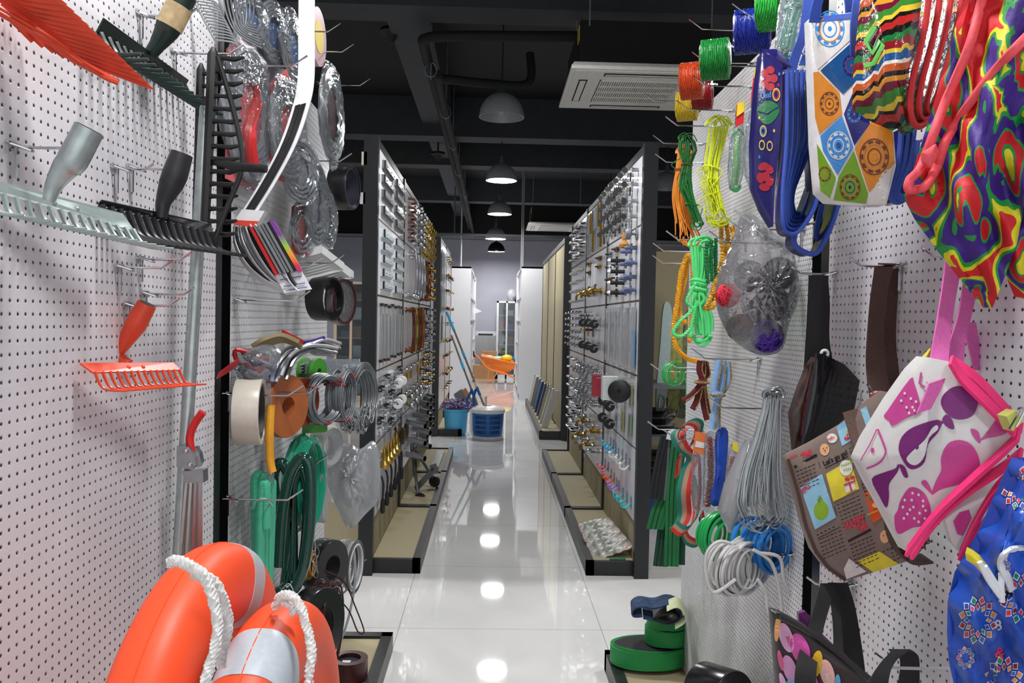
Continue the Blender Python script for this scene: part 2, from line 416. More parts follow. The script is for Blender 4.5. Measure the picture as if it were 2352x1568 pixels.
for i, (u, v, y) in enumerate(((900, 80, 7.2), (1006, 358, 11.5))):
    p = at(u, v, y)
    g = G(); g.lathe([(.10, .05), (.105, .02), (.06, 0), (.03, -.05), (.012, -.07)], p, n=18); g.cyl(p+V((0, 0, .04)), (p.x, p.y, BZ), .012, 8)
    solo('ceiling_speaker', g, M('black speaker', (20, 21, 23), .6), ('black round ceiling fitting above the wire coils' if i == 0 else 'black round ceiling fitting above the left display rack'), 'fitting')
# ------------------------------------------------------------------ pegboard display racks beside the camera
LX, RX, RN = -.69, .775, .765         # faces of the pegboards
def pegunit(name, label, side, x, y0, y1, zt, mat, basefront=None, posts=(), zb=.0):
    t = T(name, label, 'display rack', (x, (y0+y1)/2, 0), 'pegboard display racks')
    s = side                                            # +1: the board faces +X (left racks)
    part('pegboard', G().bx((x-s*.0016, y0, .06), (x, y1, zt)), mat, t, smooth=False, label='white punched steel board')
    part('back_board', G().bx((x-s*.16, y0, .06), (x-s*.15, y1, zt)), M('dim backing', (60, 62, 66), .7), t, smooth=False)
    for p in posts:
        g = G(); g.bx((x-s*.075, p-.028, 0), (x-s*.012, p+.028, zt+.04))
        part('upright', g, BLACK, t, smooth=False)
    if basefront is not None:
        y1 += .09 if s < 0 else 0
        z = .08; a, b = min(x-s*.05, basefront), max(x-s*.05, basefront); w = .045
        g = G()
        g.bx((basefront-s*w, y0, 0), (basefront, y1, z)); g.bx((a, y0, 0), (b, y0+w, z)); g.bx((a, y1-w, 0), (b, y1, z))
        part('base_frame', g, BLACK, t, smooth=False, label='black base rim')
        part('base_panel', G().bx((min(x, basefront-s*w), y0+w, .03), (max(x, basefront-s*w), y1-w, z-.012)), MDF, t, smooth=False, label='beige base board')
    return t
PEGL = peg('pegboard near left', (1,), (.0195, .0195), .0027, (222, 221, 227))
PEGL2 = peg('pegboard far left', (1,), (.016, .0200), .0026, (206, 208, 213))
PEGR = peg('pegboard far right', (1,), (.0125, .0125), .0021, (224, 225, 228), stag=True)
PEGR1 = peg('pegboard near right', (1,), (.0195, .0180), .0027, (222, 221, 226))
pegunit('pegboard_rack', 'white pegboard rack nearest on the left, hung with rakes', 1, LX, .45, 2.035, 2.22, PEGL, posts=(2.09,))
pegunit('pegboard_rack', 'white pegboard rack behind the rakes on the left, hung with hoses and wire', 1, LX, 2.155, 3.41, 2.22, PEGL2, -.392, posts=(3.43,))
pegunit('pegboard_rack', 'white pegboard rack nearest on the right, hung with shopping bags', -1, RN, .45, 1.815, 2.22, PEGR1, posts=(1.86,))
pegunit('pegboard_rack', 'white pegboard rack on the right hung with ropes and twine spools', -1, RX, 1.94, 3.155, 2.22, PEGR, .49, posts=(3.175,))

# ------------------------------------------------------------------ display gondolas down the aisle
BOARD = M('white display board', (205, 206, 212), .22, 0, .02, 3)
GY = (4.45, 5.76, 7.05, 8.35)         # bay limits
ROWS = (2.35, 1.96, 1.54, 1.12, .71, .30)
def gondola(label, s, x, ys, front, rows, top=2.4, olive=False, nb=0):
    """s=+1 faces +X"""
    t = T('display_gondola', label, 'display rack', (x, (ys[0]+ys[-1])/2, 0), 'display gondolas along the aisle')
    part('end_post', G().bx((x-s*.075, ys[0]-.05, 0), (x+s*.004, ys[0], top)), BLACK, t, smooth=False)
    part('core_panel', G().bx((x-s*.035, ys[0], .06), (x-s*.012, ys[-1], top-.04)), MDF, t, smooth=False)
    part('top_rail', G().bx((x-s*.05, ys[0], top-.04), (x-s*.005, ys[-1], top)), BLACK, t, smooth=False)
    for y in ys[1:]: part('upright', G().bx((x-s*.02, y-.028, 0), (x+s*.004, y+.022, top)), BLACK, t, smooth=False)
    for i in range(len(ys)-1):
        y0, y1 = ys[i], ys[i+1]; w = .045; a, b = min(x, front), max(x, front)
        g = G(); g.bx((front-s*w, y0, 0), (front, y1, .08)); g.bx((a, y0, 0), (b, y0+.03, .08)); g.bx((a, y1-.03, 0), (b, y1, .08))
        part('base_frame', g, BLACK, t, smooth=False)
        part('base_panel', G().bx((min(x-s*.01, front-s*w), y0+.03, .02), (max(x-s*.01, front-s*w), y1-.03, .068)), MDF, t, smooth=False)
        for j in range(len(rows)-1):
            part('display_board', G().bx((x-s*.012, y0+(.03 if i else .004), rows[j+1]+.006), (x, y1-.032, rows[j]-.006)), BOARD if not olive else MDF, t, smooth=False)
    return t
GLX, GRX = -.63, .822
gondola('black posted gondola on the left, its white boards covered with drawer slides and handles', 1, GLX, GY, -.367, ROWS)
gondola('black posted gondola on the right, its white boards covered with padlocks, hooks and hinges', -1, GRX, GY, .557, ROWS)
gondola('second gondola on the left behind the blue buckets', 1, -.62, (9.72, 11.0, 12.3), -.33, ROWS)
# second gondola on the right: bare beige panels
t = T('display_gondola', 'bare gondola on the right with tall beige panels and framed boards leaning on it', 'display rack', (.86, 11.4, 0), 'display gondolas along the aisle')
YS = (9.55, 10.9, 12.2, 13.5)
part('end_post', G().bx((.85, 9.5, 0), (1.0, 9.56, 2.4)), BLACK, t, smooth=False)
for i in range(3):
    part('beige_panel', G().bx((.86, YS[i]+.02, .09), (.90, YS[i+1]-.02, 2.34)), MDF, t, smooth=False)
    part('upright', G().bx((.853, YS[i+1]-.02, 0), (.9, YS[i+1]+.015, 2.4)), BLACK, t, smooth=False)
g = G(); g.bx((.60, 9.55, 0), (.64, 13.5, .1)); g.bx((.60, 9.55, 0), (.86, 9.6, .1)); part('base_frame', g, BLACK, t, smooth=False)
part('base_panel', G().bx((.64, 9.6, .02), (.86, 13.5, .07)), MDF, t, smooth=False)
part('top_rail', G().bx((.85, 9.55, 2.34), (.92, 13.5, 2.4)), BLACK, t, smooth=False)
# racks seen edge-on through the gaps beside the gondolas
# ------------------------------------------------------------------ hooks
def hook(tip, x, s, L, label, group=None, rust=False):
    """chrome peg hook: tip pixel fixes where along the board it sits"""
    u, v = tip; tx = x+s*L
    p = onX(u, v, tx); y, z = p.y, p.z-.14*L
    g = G(); r = .0024
    g.tube([(x, y, z), (x+s*L*.45, y, z-.001), (x+s*L*.8, y, z), (tx, y, p.z)], r, 7)
    g.tube([(x-s*.006, y-.016, z+.004), (x+s*.004, y-.016, z+.004), (x+s*.004, y+.016, z+.004), (x-s*.006, y+.016, z+.004)], r*.9, 6)
    g.tube(cr([(x+s*.003, y-.012, z+.003), (x+s*.03, y, z-.006), (x+s*.003, y+.012, z+.003)], 5), r*.9, 6)
    g.tube([(x+s*.006, y, z), (x+s*.006, y, z-.045)], r*1.1, 6)
    return solo('peg_hook', g, CHROME, label, 'hook', group or 'chrome peg hooks')
def px(y): return y/F                                     # metres per pixel at depth y

# ------------------------------------------------------------------ rakes on the nearest left board
def rake(label, Y0, Y1, top, bot, tips, n, mat, sock, ys, bend=(0, 0), tr=.0028, tint=None, paper=None, bore=True, plate_th=.0025, tw=1.0):
    A, B = at(*top[0], Y0), at(*top[1], Y1); C, D = at(*bot[0], Y0), at(*bot[1], Y1)
    E, H = at(*tips[0], Y0), at(*tips[1], Y1)
    t = T('garden_rake', label, 'rake', (A+B)/2)
    g = G(); nn = (B-A).cross(C-A).normalized()*plate_th
    g.prism([A, B, D, C], nn); part('head_plate', g, mat, t, smooth=False)
    for i in range(n):
        f = (i+.3)/(n-.4); a = C.lerp(D, f)-(C-A)*.05; b = E.lerp(H, f)
        m = a.lerp(b, .5)+V((bend[0], 0, bend[1]))
        pts = cr([a, m, b], 7)
        part('tine', G().tube(pts, [tr*tw*(1-.55*j/(len(pts)-1)) for j in range(len(pts))], 6, flat=.8), mat, t)
    pts = cr([at(u, v, ys) for u, v, r in sock], 5); k = len(sock)
    rad = []
    for i in range(len(pts)):
        q = min(i/5, k-1.001); j = int(q); rad.append((sock[j][2]*(1-(q-j))+sock[j+1][2]*(q-j))*px(ys))
    part('socket', G().tube(pts, rad, 18, caps=True), GALV if mat is GALVR else mat, t)
    if bore:
        d = (pts[-1]-pts[-2]).normalized()
        part('bore_shade', G().cyl(pts[-1]-d*.001, pts[-1]+d*.0006, rad[-1]*.86, 18), M('painted bore shade', (30, 30, 30), .8), t)  # dark disc on the capped end paints the shade of a hollow socket
    for f in (.42, .58):
        q = A.lerp(B, f).lerp(C.lerp(D, f), .55); part('rivet', G().ball(q-V((0, .003, 0)), .004, 6), mat, t)
    if paper:
        a, b, r = paper; q0, q1 = at(*a, ys), at(*b, ys)
        part('paper_label', G().cyl(q0, q1, r*px(ys), 18), M('kraft label', (208, 184, 140), .8, 0, .18, 90), t, label='cream paper label with print')
    return t
DKGREEN = M('dark green enamel', (16, 42, 36), .3, 0, .15, 40)
BLKEN = M('black enamel', (40, 41, 44), .34, 0, .1, 40)
RAKEO = M('orange enamel', (224, 74, 44), .35, 0, .05)
GALVR = M('pale galvanised sheet', (176, 192, 190), .38, .55, .1, 30)
rake('galvanised steel rake with a zinc socket, nearest the camera at left', 1.10, 1.40, ((-30, 408), (282, 490)), ((-30, 436), (310, 530)), ((45, 492), (405, 572)), 15, GALVR,
     ((112, 462, 13), (118, 442, 16), (128, 418, 20), (150, 385, 28), (168, 365, 33), (205, 295, 32)), 1.165, bend=(-.012, -.012), tr=.0046)
rake('black steel rake with a black socket, right of the galvanised rake', 1.42, 1.68, ((235, 460), (486, 515)), ((225, 470), (490, 535)), ((345, 560), (570, 588)), 15, BLKEN,
     ((370, 500, 13), (372, 487, 14), (376, 462, 17), (392, 425, 26), (402, 400, 28), (418, 352, 24)), 1.54, bend=(-.02, -.012), tr=.0072)
rake('small orange steel rake hung alone on the left pegboard', 1.35, 1.62, ((184, 833), (398, 832)), ((214, 855), (416, 849)), ((288, 898), (478, 882)), 14, RAKEO,
     ((292, 838, 16), (272, 814, 11), (288, 785, 16), (312, 745, 24), (338, 697, 21)), 1.525, bend=(-.012, -.012), tr=.0032)
rake('dark green steel rake with a paper label on its socket', 1.36, 1.82, ((240, 42), (434, 184)), ((222, 76), (425, 200)), ((318, 120), (515, 266)), 15, DKGREEN,
     ((345, 125, 14), (360, 105, 17), (382, 72, 26), (392, 52, 29), (425, -12, 27)), 1.585, bend=(-.012, -.016), tr=.0068, paper=((388, 62), (412, 14), 29.6))
# orange plastic leaf rake, seen along its fan
t = T('leaf_rake', 'orange plastic leaf rake with a saw-edged fan at the top left corner', 'rake', at(200, 100, 1.2))
n = 15
for i in range(n):
    f = i/(n-1)
    tip = at(120+235*f, -22+229*f, 1.09+.26*f); root = at(-110+190*f, -130+185*f, 1.02+.18*f)
    mid = at(20+205*f, -55+190*f, 1.05+.2*f)
    pts = cr([root, mid, tip], 6)
    part('tine', G().ribbon(pts, [V((.012, .004, .034))*(.85 if j < 7 else .85-.14*(j-6)) for j in range(len(pts))], .003), RAKEO, t)
for k, (f0, f1, dy) in enumerate(((0, 1, 0), (.1, .8, 10))):
    pts = cr([at(-20, 8+dy, 1.1), at(110, 85+dy, 1.15), at(180, 138+dy*.6, 1.2), at(268-k*40, 188-k*20, 1.27)], 6)
    part('cross_brace', G().tube(pts, .0045, 8), RAKEO, t)
for i in range(9):
    f = i/8; part('strut', G().tube(cr([at(-20+200*f, 5+128*f, 1.12+.1*f), at(30+200*f, 50+122*f, 1.14+.1*f), at(75+195*f, 95+95*f, 1.16+.1*f)], 4), .0038, 6), RAKEO, t)
part('socket', G().cyl(at(75, 10, 1.13), at(140, -70, 1.13), .017, 16), RAKEO, t)
# hooks of the board
hook((452, 20), LX, 1, .11, 'chrome hook passing behind the dark green rake socket')
hook((190, 318), LX, 1, .10, 'chrome hook holding the galvanised rake')
hook((420, 372), LX, 1, .10, 'chrome hook holding the black steel rake')
hook((352, 376), LX, 1, .07, 'short chrome hook just left of the black rake socket')
hook((560, 102), LX, 1, .15, 'chrome hook above the bow rake head')
hook((396, 598), LX, 1, .10, 'rusty chrome hook, left one of the empty pair above the orange rake')
hook((438, 580), LX, 1, .10, 'rusty chrome hook reaching the galvanised pole, right one of the empty pair')
hook((446, 660), LX, 1, .10, 'empty chrome hook just above the orange rake socket')
hook((412, 685), LX, 1, .10, 'chrome hook through the orange rake socket')
# galvanised pole with black bow rake
p0, p1 = at(474, 240, 1.745), at(398, 1490, 1.72)
t = T('galvanised_pole', 'tall galvanised steel pole leaning against the left pegboard', 'pole', p1)
part('pole_tube', G().cyl(p1, p0, .0135, 20), GALV, t)
part('pole_cap', G().cyl(p0, p0+V((.0008, 0, .012)), .0142, 20), BLACKP, t)
def bowrake(label, a, b, y, n, right, bow, w=13):
    t = T('bow_rake', label, 'rake', at(*b, y)); A, B = at(*a, y), at(*b, y)
    part('head_bar', G().tube([A+(B-A)*.0, A+(B-A)*.04, A+(B-A)*.9, B], [w*.3*px(y), w*px(y), w*.8*px(y), w*.5*px(y)], 8), BLACKP, t)
    for i in range(n):
        f = .06+.92*i/(n-1); q = A.lerp(B, f); L = right*px(y)
        part('tine', G().tube([q, q+V((L*.35, -.004, .0)), q+V((L*.7, -.006, -.002)), q+V((L, -.008, .002))], [.0062, .0042, .0056, .0028], 6), BLACKP, t)
    if bow:
        part('bow', G().tube(cr([at(*q, y-.03) for q in bow], 6), .0055, 8), BLACKP, t)
        part('ferrule', G().tube([at(490, 372, y), at(540, 382, y-.03), at(612, 388, y-.05)], [.006, .010, .008], 12, flat=.7), BLACKP, t)
    return t
bowrake('black bow rake hung upright on the pole, its tines pointing right', (490, 108), (470, 545), 1.69, 15, 74, [(500, 130), (535, 250), (556, 350), (552, 400), (520, 480), (495, 545)])
bowrake('second black rake head behind the bow rake, seen edge-on', (462, 145), (448, 545), 1.79, 14, 22, None, 10)
# wire leaf rakes at the top
def wirerake(label, items, y, r=.0022):
    t = T('wire_rake', label, 'rake', at(*items[0][0], y))
    for it in items: part('wire_tine', G().tube(cr([at(*q, y) for q in it], 5), r, 6), ZINC, t)
    part('cross_bar', G().tube([at(*items[0][0], y), at(*items[len(items)//2][0], y), at(*items[-1][0], y)], r*1.6, 6), ZINC, t)
wirerake('zinc wire rake with flat short tines in front of the hose packs', [[(442+4*i, -6+7.5*i), (470+4.5*i, -2+7.5*i), (492+4*i, 4+7.5*i), (500+4*i, 14+7.5*i)] for i in range(14)], 1.84)
wirerake('zinc wire rake with long bent tines hanging at the top', [[(508+9*i, -40), (520+8*i, 30), (546+3.5*i, 78-3*i), (602-2*i, 110-7*i)] for i in range(9)], 1.98)
# adjustable steel rake with the red grip
t = T('adjustable_rake', 'folded steel fan rake with a red lever grip in front of the pole', 'rake', at(430, 1300, 1.70))
ys = 1.70
part('lever_grip', G().tube(cr([at(466, 946, ys), at(446, 975, ys), at(436, 1005, ys), at(440, 1040, ys)], 6), .0085, 12), M('red vinyl grip', (206, 30, 34), .4), t, label='red vinyl grip')
part('lever', G().tube([at(440, 1038, ys), at(446, 1072, ys)], .005, 8), ZINC, t)
g = G(); g.prism([at(406, 1024, ys-.015), at(434, 1026, ys-.015), at(448, 1050, ys-.015), at(450, 1068, ys-.015), at(440, 1078, ys-.015), at(405, 1072, ys-.015)], (0, .02, 0))
part('clamp_plate', g, ZINC, t, smooth=False)
g = G(); g.prism([at(446, 1026, ys), at(457, 1040, ys), at(462, 1062, ys), at(456, 1074, ys), at(444, 1070, ys)], (0, .02, 0)); part('cam_plate', g, ZINC, t, smooth=False)
for q in ((427, 1036), (436, 1068)): part('bolt', G().ball(at(*q, ys-.018), .0055, 6), CHROME, t)
g = G(); g.prism([at(418, 1082, ys-.01), at(466, 1080, ys-.01), at(467, 1108, ys-.01), at(425, 1112, ys-.01)], (0, .03, 0)); part('collar', g, ZINC, t, smooth=False)
for i in range(11):
    f = i/10; part('fan_tine', G().ribbon([at(428+34*f, 1108, ys-.012+.03*(i % 3)/2), at(412+50*f, 1290, ys-.012+.03*(i % 3)/2), at(400+60*f, 1460, ys-.012+.03*(i % 3)/2)], V((.0045, .003, 0)), .0012), GALVR if i < 6 else ZINC, t)

# ------------------------------------------------------------------ life rings
ROPE = M('white braided rope', (222, 222, 220), .7, 0, .12, 200, .5)
LIFE = M('orange life ring shell', (250, 84, 38), .48, 0, .05, 9, .06)
SILVER = M('silver reflective tape', (186, 196, 206), .42, 0, .05, 120)
def ring(label, c, e1, e2, Ro, a, b, bands, knots, ropes, group):
    e1 = V(e1).normalized(); e2 = V(e2); e2 = (e2-e1*e2.dot(e1)).normalized(); ax = e1.cross(e2); c = V(c); Rm = Ro-a
    t = T('life_ring', label, 'life ring', c-e2*Ro, group)
    def P(th, ph, k=1.0):
        d = e1*cos(th)+e2*sin(th); q = 1.0
        cs, sn = cos(ph), sin(ph); sg = lambda x: math.copysign(abs(x)**.82, x)
        return c+d*(Rm+a*k*sg(cs))+ax*(b*k*sg(sn))
    def grid(t0, t1, nu, nv, k, closed):
        vs = [P(t0+(t1-t0)*i/nu, 2*pi*j/nv, k) for i in range(nu if closed else nu+1) for j in range(nv)]; fs = []
        for i in range(nu):
            for j in range(nv):
                i2 = (i+1) % nu if closed else i+1; fs.append([i*nv+j, i*nv+(j+1) % nv, i2*nv+(j+1) % nv, i2*nv+j])
        if not closed: fs += [list(range(nv)), [nu*nv+j for j in range(nv)][::-1]]
        return vs, fs
    part('ring_body', G().add(*grid(0, 2*pi, 96, 32, 1, True)), LIFE, t)
    g = G(); g.tube([P(2*pi*i/80, 0, 1.004) for i in range(80)], .0016, 6, closed=True); part('mould_seam', g, LIFE, t)
    for th, w in bands: part('reflective_band', G().add(*grid(radians(th-w/2), radians(th+w/2), 10, 32, 1.022, False)), SILVER, t, label='silver reflective tape')
    for th in knots:
        q = radians(th); d = e1*cos(q)+e2*sin(q); tg = e2*cos(q)-e1*sin(q); g = G()
        o = P(q, 0, .97); w = .012
        g.prism([o-tg*w-ax*.014, o+tg*w-ax*.014, o+tg*w+ax*.014, o-tg*w+ax*.014], d*.007); part('rope_lug', g, LIFE, t)
    for r in ropes: part('grab_rope', G().rope(cr([at(*q) for q in r], 5), .0074, .018, 6), ROPE, t, label='white twisted grab rope')
    return t
ring('larger looking orange life ring at the back, against the left pegboard', (-.44, 1.25, .692), (.0, -1, 0), (0, 0, 1), .36, .066, .052, ((116, 12), (226, 14), (314, 14)), (200, 290),
     [[(392, 1292, .985), (405, 1287, .975), (430, 1296, .97), (452, 1310, .97), (464, 1318, .97), (480, 1345, .97), (492, 1385, .965), (500, 1430, .96), (496, 1480, .95), (482, 1530, .94), (470, 1575, .93), (460, 1640, .93)],
      [(445, 1315, .985), (462, 1322, .98), (490, 1335, .985), (508, 1365, .99), (522, 1410, 1.0), (522, 1450, 1.0), (514, 1480, 1.0), (508, 1530, 1.0)]], 'orange life rings')
ring('lower orange life ring in front, with a silver band and white rope', (-.322, 1.21, .612), (.0, -1, 0), (0, 0, 1), .36, .064, .052, ((74, 15), (226, 14), (314, 14)), (200, 290),
     [[(632, 1394, 1.20), (642, 1372, 1.18), (656, 1366, 1.17), (672, 1370, 1.165), (690, 1392, 1.15), (702, 1430, 1.14), (712, 1470, 1.13), (716, 1500, 1.12), (712, 1540, 1.11), (706, 1600, 1.10)],
      [(648, 1372, 1.19), (655, 1380, 1.18), (672, 1392, 1.18), (676, 1408, 1.18)]], 'orange life rings')
# ------------------------------------------------------------------ things on the farther left pegboard
for tip, lab in (((782, 53), 'topmost chrome hook sticking out past the pink tape'), ((812, 101), 'second chrome hook from the top, past the pink tape'), ((850, 180), 'longest reaching chrome hook, above the round hose pack'),
                 ((706, 128), 'chrome hook holding the big bagged hose pack'), ((808, 352), 'chrome hook just above the black tape roll'), ((712, 668), 'chrome hook under the bundle of door seals, front one of a pair'),
                 ((742, 590), 'chrome hook under the white trays'), ((790, 585), 'chrome hook above the rolls in plastic, beside the trays'),
                 ((697, 884), 'chrome hook through the cream tape roll'), ((740, 880), 'chrome hook through the wire coils'), ((696, 1124), 'chrome hook holding the light green hoses'),
                 ((752, 1046), 'chrome hook holding the dark green hose'), ((842, 1284), 'chrome hook holding the grey cables low down')):
    hook(tip, LX, 1, .2, lab)
def ring_axes(u, v, w, h, y):
    """axes of an upright disc seen as an ellipse w x h pixels"""
    R = h*px(y); d = sqrt(max(R*R-(w*px(y))**2, 1e-6))
    c = at(u, v, y); hv = (at(u+w, v, y+d)-at(u-w, v, y-d))*.5; hv.z = 0; hv = hv.normalized()*R
    return c, hv, V((0, 0, R)), V((-hv.y, hv.x, 0)).normalized(), R
TRUBBER = M('clear grey hose', (150, 154, 160), .16, .3, .1, 60, 0, .9)
REDP = M('red plastic', (196, 30, 34), .35)
def hosepack(label, u, v, w, h, y, card, tube=None, loops=5, wand=None, rmin=.5, cardshape='disc'):
    c, a, b, n, R = ring_axes(u, v, w, h, y)
    if n.y > 0: n = -n
    t = T('hose_pack', label, 'hose pack', c-V((0, 0, R)), 'bagged hose packs')
    P = lambda th, k, o=0: c+(a*cos(th)+b*sin(th))*k+n*o
    for i in range(loops):
        k = rmin+(.88-rmin)*i/max(1, loops-1)
        part('hose_loop', G().tube([P(2*pi*j/40, k, rnd(-.004, .004)) for j in range(40)], R*.055, 7, closed=True), tube or TRUBBER, t)
    g = G()
    if cardshape == 'disc': g.prism([P(2*pi*j/28, .84, -.008) for j in range(28)], n*.002)
    else: g.prism([P(0, 0, -.008)+a*x+b*z for x, z in ((-.75, -1), (.8, -1), (.8, .55), (0, 1.18), (-.75, .7))], n*.0015)
    part('insert_card', g, card, t, smooth=False)
    if wand:
        part('spray_wand', G().tube(cr([P(0, 0, .012)+a*x+b*z for x, z in ((-.1, -.72), (-.25, -.3), (.05, .2), (.02, .45))], 5), [R*.12]*6+[R*.09]*5+[R*.05]*5, 8), wand, t)
    g = G(); vs = []; fs = []; m = 30; K = 6
    for sgn in (1, -1):
        for i in range(K+1):
            r = 1.06*i/K
            for j in range(m):
                th = 2*pi*j/m; wob = 1+.05*sin(5*th+u)*(i/K)
                vs.append(P(th, r*wob, sgn*.028*(1-(i/K)**2)+.0006*sgn+.003*sin(9*th+3*i)*(i/K)))
    for s_ in (0, 1):
        o = s_*(K+1)*m
        for i in range(K):
            for j in range(m): fs.append([o+i*m+j, o+i*m+(j+1) % m, o+(i+1)*m+(j+1) % m, o+(i+1)*m+j])
    for j in range(m): fs.append([K*m+j, K*m+(j+1) % m, (K+1)*m+K*m+(j+1) % m, (K+1)*m+K*m+j])
    g.add(vs, fs); part('clear_bag', g, clear('pack film', (244, 246, 248), .02, .05, 45, .8, .34), t, ang=60)
    return t
PINK = M('pink card', (200, 92, 100), .6); BLUEC = M('blue print card', (70, 104, 150), .6, 0, .3, 40); DKMAR = M('maroon card', (74, 20, 28), .35)
REDC = M('red print card', (196, 66, 66), .55, 0, .25, 30); WHT = M('white print card', (214, 214, 216), .6, 0, .08, 60); GRYC = M('grey print card', (120, 126, 134), .5, 0, .35, 40)
hosepack('big clear bag with a coiled shower hose and red wand, nearest on the left board', 575, 268, 58, 160, 2.19, PINK, wand=REDP, loops=6, cardshape='tall')
hosepack('bagged hose pack at the top, left of three blue ones', 578, 40, 34, 62, 2.18, BLUEC)
hosepack('bagged hose pack at the top, middle of three blue ones', 632, 78, 34, 76, 2.42, BLUEC)
hosepack('bagged hose pack at the top, right of three blue ones and half behind the strip', 676, 112, 30, 82, 2.52, BLUEC)
hosepack('bagged hose pack with a red pointed card behind the striped seal strip', 662, 300, 42, 118, 2.42, REDC, cardshape='tall', loops=5)
hosepack('bagged dark hose pack low behind the striped strip', 690, 392, 40, 78, 2.5, GRYC, loops=4)
hosepack('round hose pack of silver rings with a maroon centre, rightmost', 763, 265, 27, 112, 2.9, DKMAR, ZINC, loops=8, rmin=.58)
hosepack('upright bagged hose pack below the round maroon one', 728, 470, 26, 100, 2.76, GRYC, loops=4)
hosepack('bagged hose pack with a red edge, lowest on the left', 694, 525, 24, 60, 2.62, REDC, loops=3, cardshape='tall')
hosepack('narrow bagged hose pack under the black tape roll', 754, 505, 18, 66, 2.9, GRYC, loops=4)
# pink tape disc
c, a, b, n, R = ring_axes(733, 85, 17, 64, 2.72)
t = T('tape_roll', 'pale pink tape disc with a yellow middle, at the top beside the white strip', 'tape roll', c-b)
g = G(); g.prism([c+a*cos(2*pi*j/32)+b*sin(2*pi*j/32) for j in range(32)], n*.03); part('tape_body', g, M('pale pink tape', (214, 176, 184), .4), t)
g = G(); g.prism([c+(a*cos(2*pi*j/28)+b*sin(2*pi*j/28))*.55-n*.0015 for j in range(28)], n*.033); part('core_card', g, M('yellow card', (232, 208, 40), .6), t)
# long seal strip
BLKR = M('black rubber strip', (24, 24, 26), .35)
t = T('seal_strip', 'long white seal strip with black stripes, curving down from the top to its card wrap', 'seal strip', at(570, 500, 2.12))
path = cr([at(705, -60, 2.2), at(704, 60, 2.2), at(703, 180, 2.19), at(690, 250, 2.17), at(660, 335, 2.14), at(615, 420, 2.13), at(570, 492, 2.12)], 8)
part('strip', G().ribbon(path, [V((36*px(2.15)+6*px(2.15)*i/len(path), 0, 13*px(2.15)*i/len(path))) for i in range(len(path))], .004), WHITEP, t)
lo = [p-V((0, .005, 0)) for p in path[23:]]
for k in (-.17, .13): part('rubber_stripe', G().ribbon([p+V((42*px(2.15)*k, 0, 10*px(2.15)*k)) for p in lo], V((11.5*px(2.15), 0, 4*px(2.15))), .003), BLKR, t)
g = G(); g.prism([at(556, 480, 2.10), at(608, 484, 2.10), at(586, 522, 2.10), at(534, 514, 2.10)], (0, .03, 0)); part('card_wrap', g, PAPER, t, smooth=False)
g = G(); g.prism([at(541, 505, 2.098), at(593, 508, 2.098), at(586, 522.5, 2.098), at(534, 514.5, 2.098)], (0, .002, 0)); part('red_band', g, M('red orange print', (214, 66, 44), .6), t, smooth=False)
# packs of door seals
RAIN = NT('rainbow print'); RAIN.b.inputs['Roughness'].default_value = .5
_sp = RAIN.n('SeparateXYZ'); RAIN.l(RAIN.obj(), _sp.inputs[0])
_f = RAIN.ma('MULTIPLY_ADD', _sp.outputs[2], 6.5, .0)
RAIN.l(RAIN.ramp(_f, [(.1, srgb(40, 60, 180)), (.28, srgb(120, 50, 150)), (.45, srgb(220, 50, 60)), (.6, srgb(240, 150, 40)), (.75, srgb(150, 200, 60)), (.95, srgb(120, 60, 150))]), RAIN.b.inputs['Base Color']); RAIN = RAIN.m
for i in range(6):
    dx = 13*i; y = 2.13-.008*i
    t = T('door_seal_pack', 'white card pack of grey door seals with a rainbow strip, front of the bundle' if i == 5 else 'curved card pack of door seals, %s from the left in the bundle' % ORD[i], 'seal pack', at(660, 670, y), 'door seal packs')
    if i < 5:
        pts = cr([at(538+dx*.9, 520, y), at(540+dx*1.4, 560, y), at(566+dx*1.5, 610, y), at(610+dx, 648, y), at(662+dx*.4, 672, y)], 6)
        part('card', G().ribbon(pts, V((.012, -.03, .01)), .003), PAPER, t)
        part('seal', G().ribbon([p+V((.006, -.004, .006)) for p in pts[2:-3]], V((.012, -.024, .008)), .006), GREYP if i % 2 else BLKR, t)
    else:
        A, B, C, D = at(572, 524, y), at(628, 508, y), at(716, 664, y), at(654, 674, y)
        part('card', G().prism([A, B, C, D], (0, .004, 0)), PAPER, t, smooth=False)
        for k, mm in ((.1, REDP), (.26, ZINC), (.42, GREYP), (.56, ZINC), (.7, GREYP), (.82, BLKR)):
            q0, q1 = A.lerp(B, k), A.lerp(B, k).lerp(D.lerp(C, k), .72); part('seal', G().tube([q0-V((0, .006, 0)), q1-V((0, .006, 0))], .005, 6), mm, t)
        g = G(); o = V((0, -.009, 0)); q = [A.lerp(B, .88), A.lerp(B, 1.06)]; g.prism([q[0]+o, q[1]+o, q[1].lerp(D.lerp(C, 1.06), .74)+o, q[0].lerp(D.lerp(C, .88), .74)+o], (0, .006, 0)); part('rainbow_strip', g, RAIN, t, smooth=False)
        g = G()
        for k in (.8, .9, .96): q0, q1 = A.lerp(D, k), B.lerp(C, k); g.ribbon([q0.lerp(q1, .1)+o*.3, q0.lerp(q1, .9)+o*.3], V((0, 0, .0022)), .001)
        part('printed_lines', g, M('blue print', (60, 90, 150), .6), t, smooth=False)
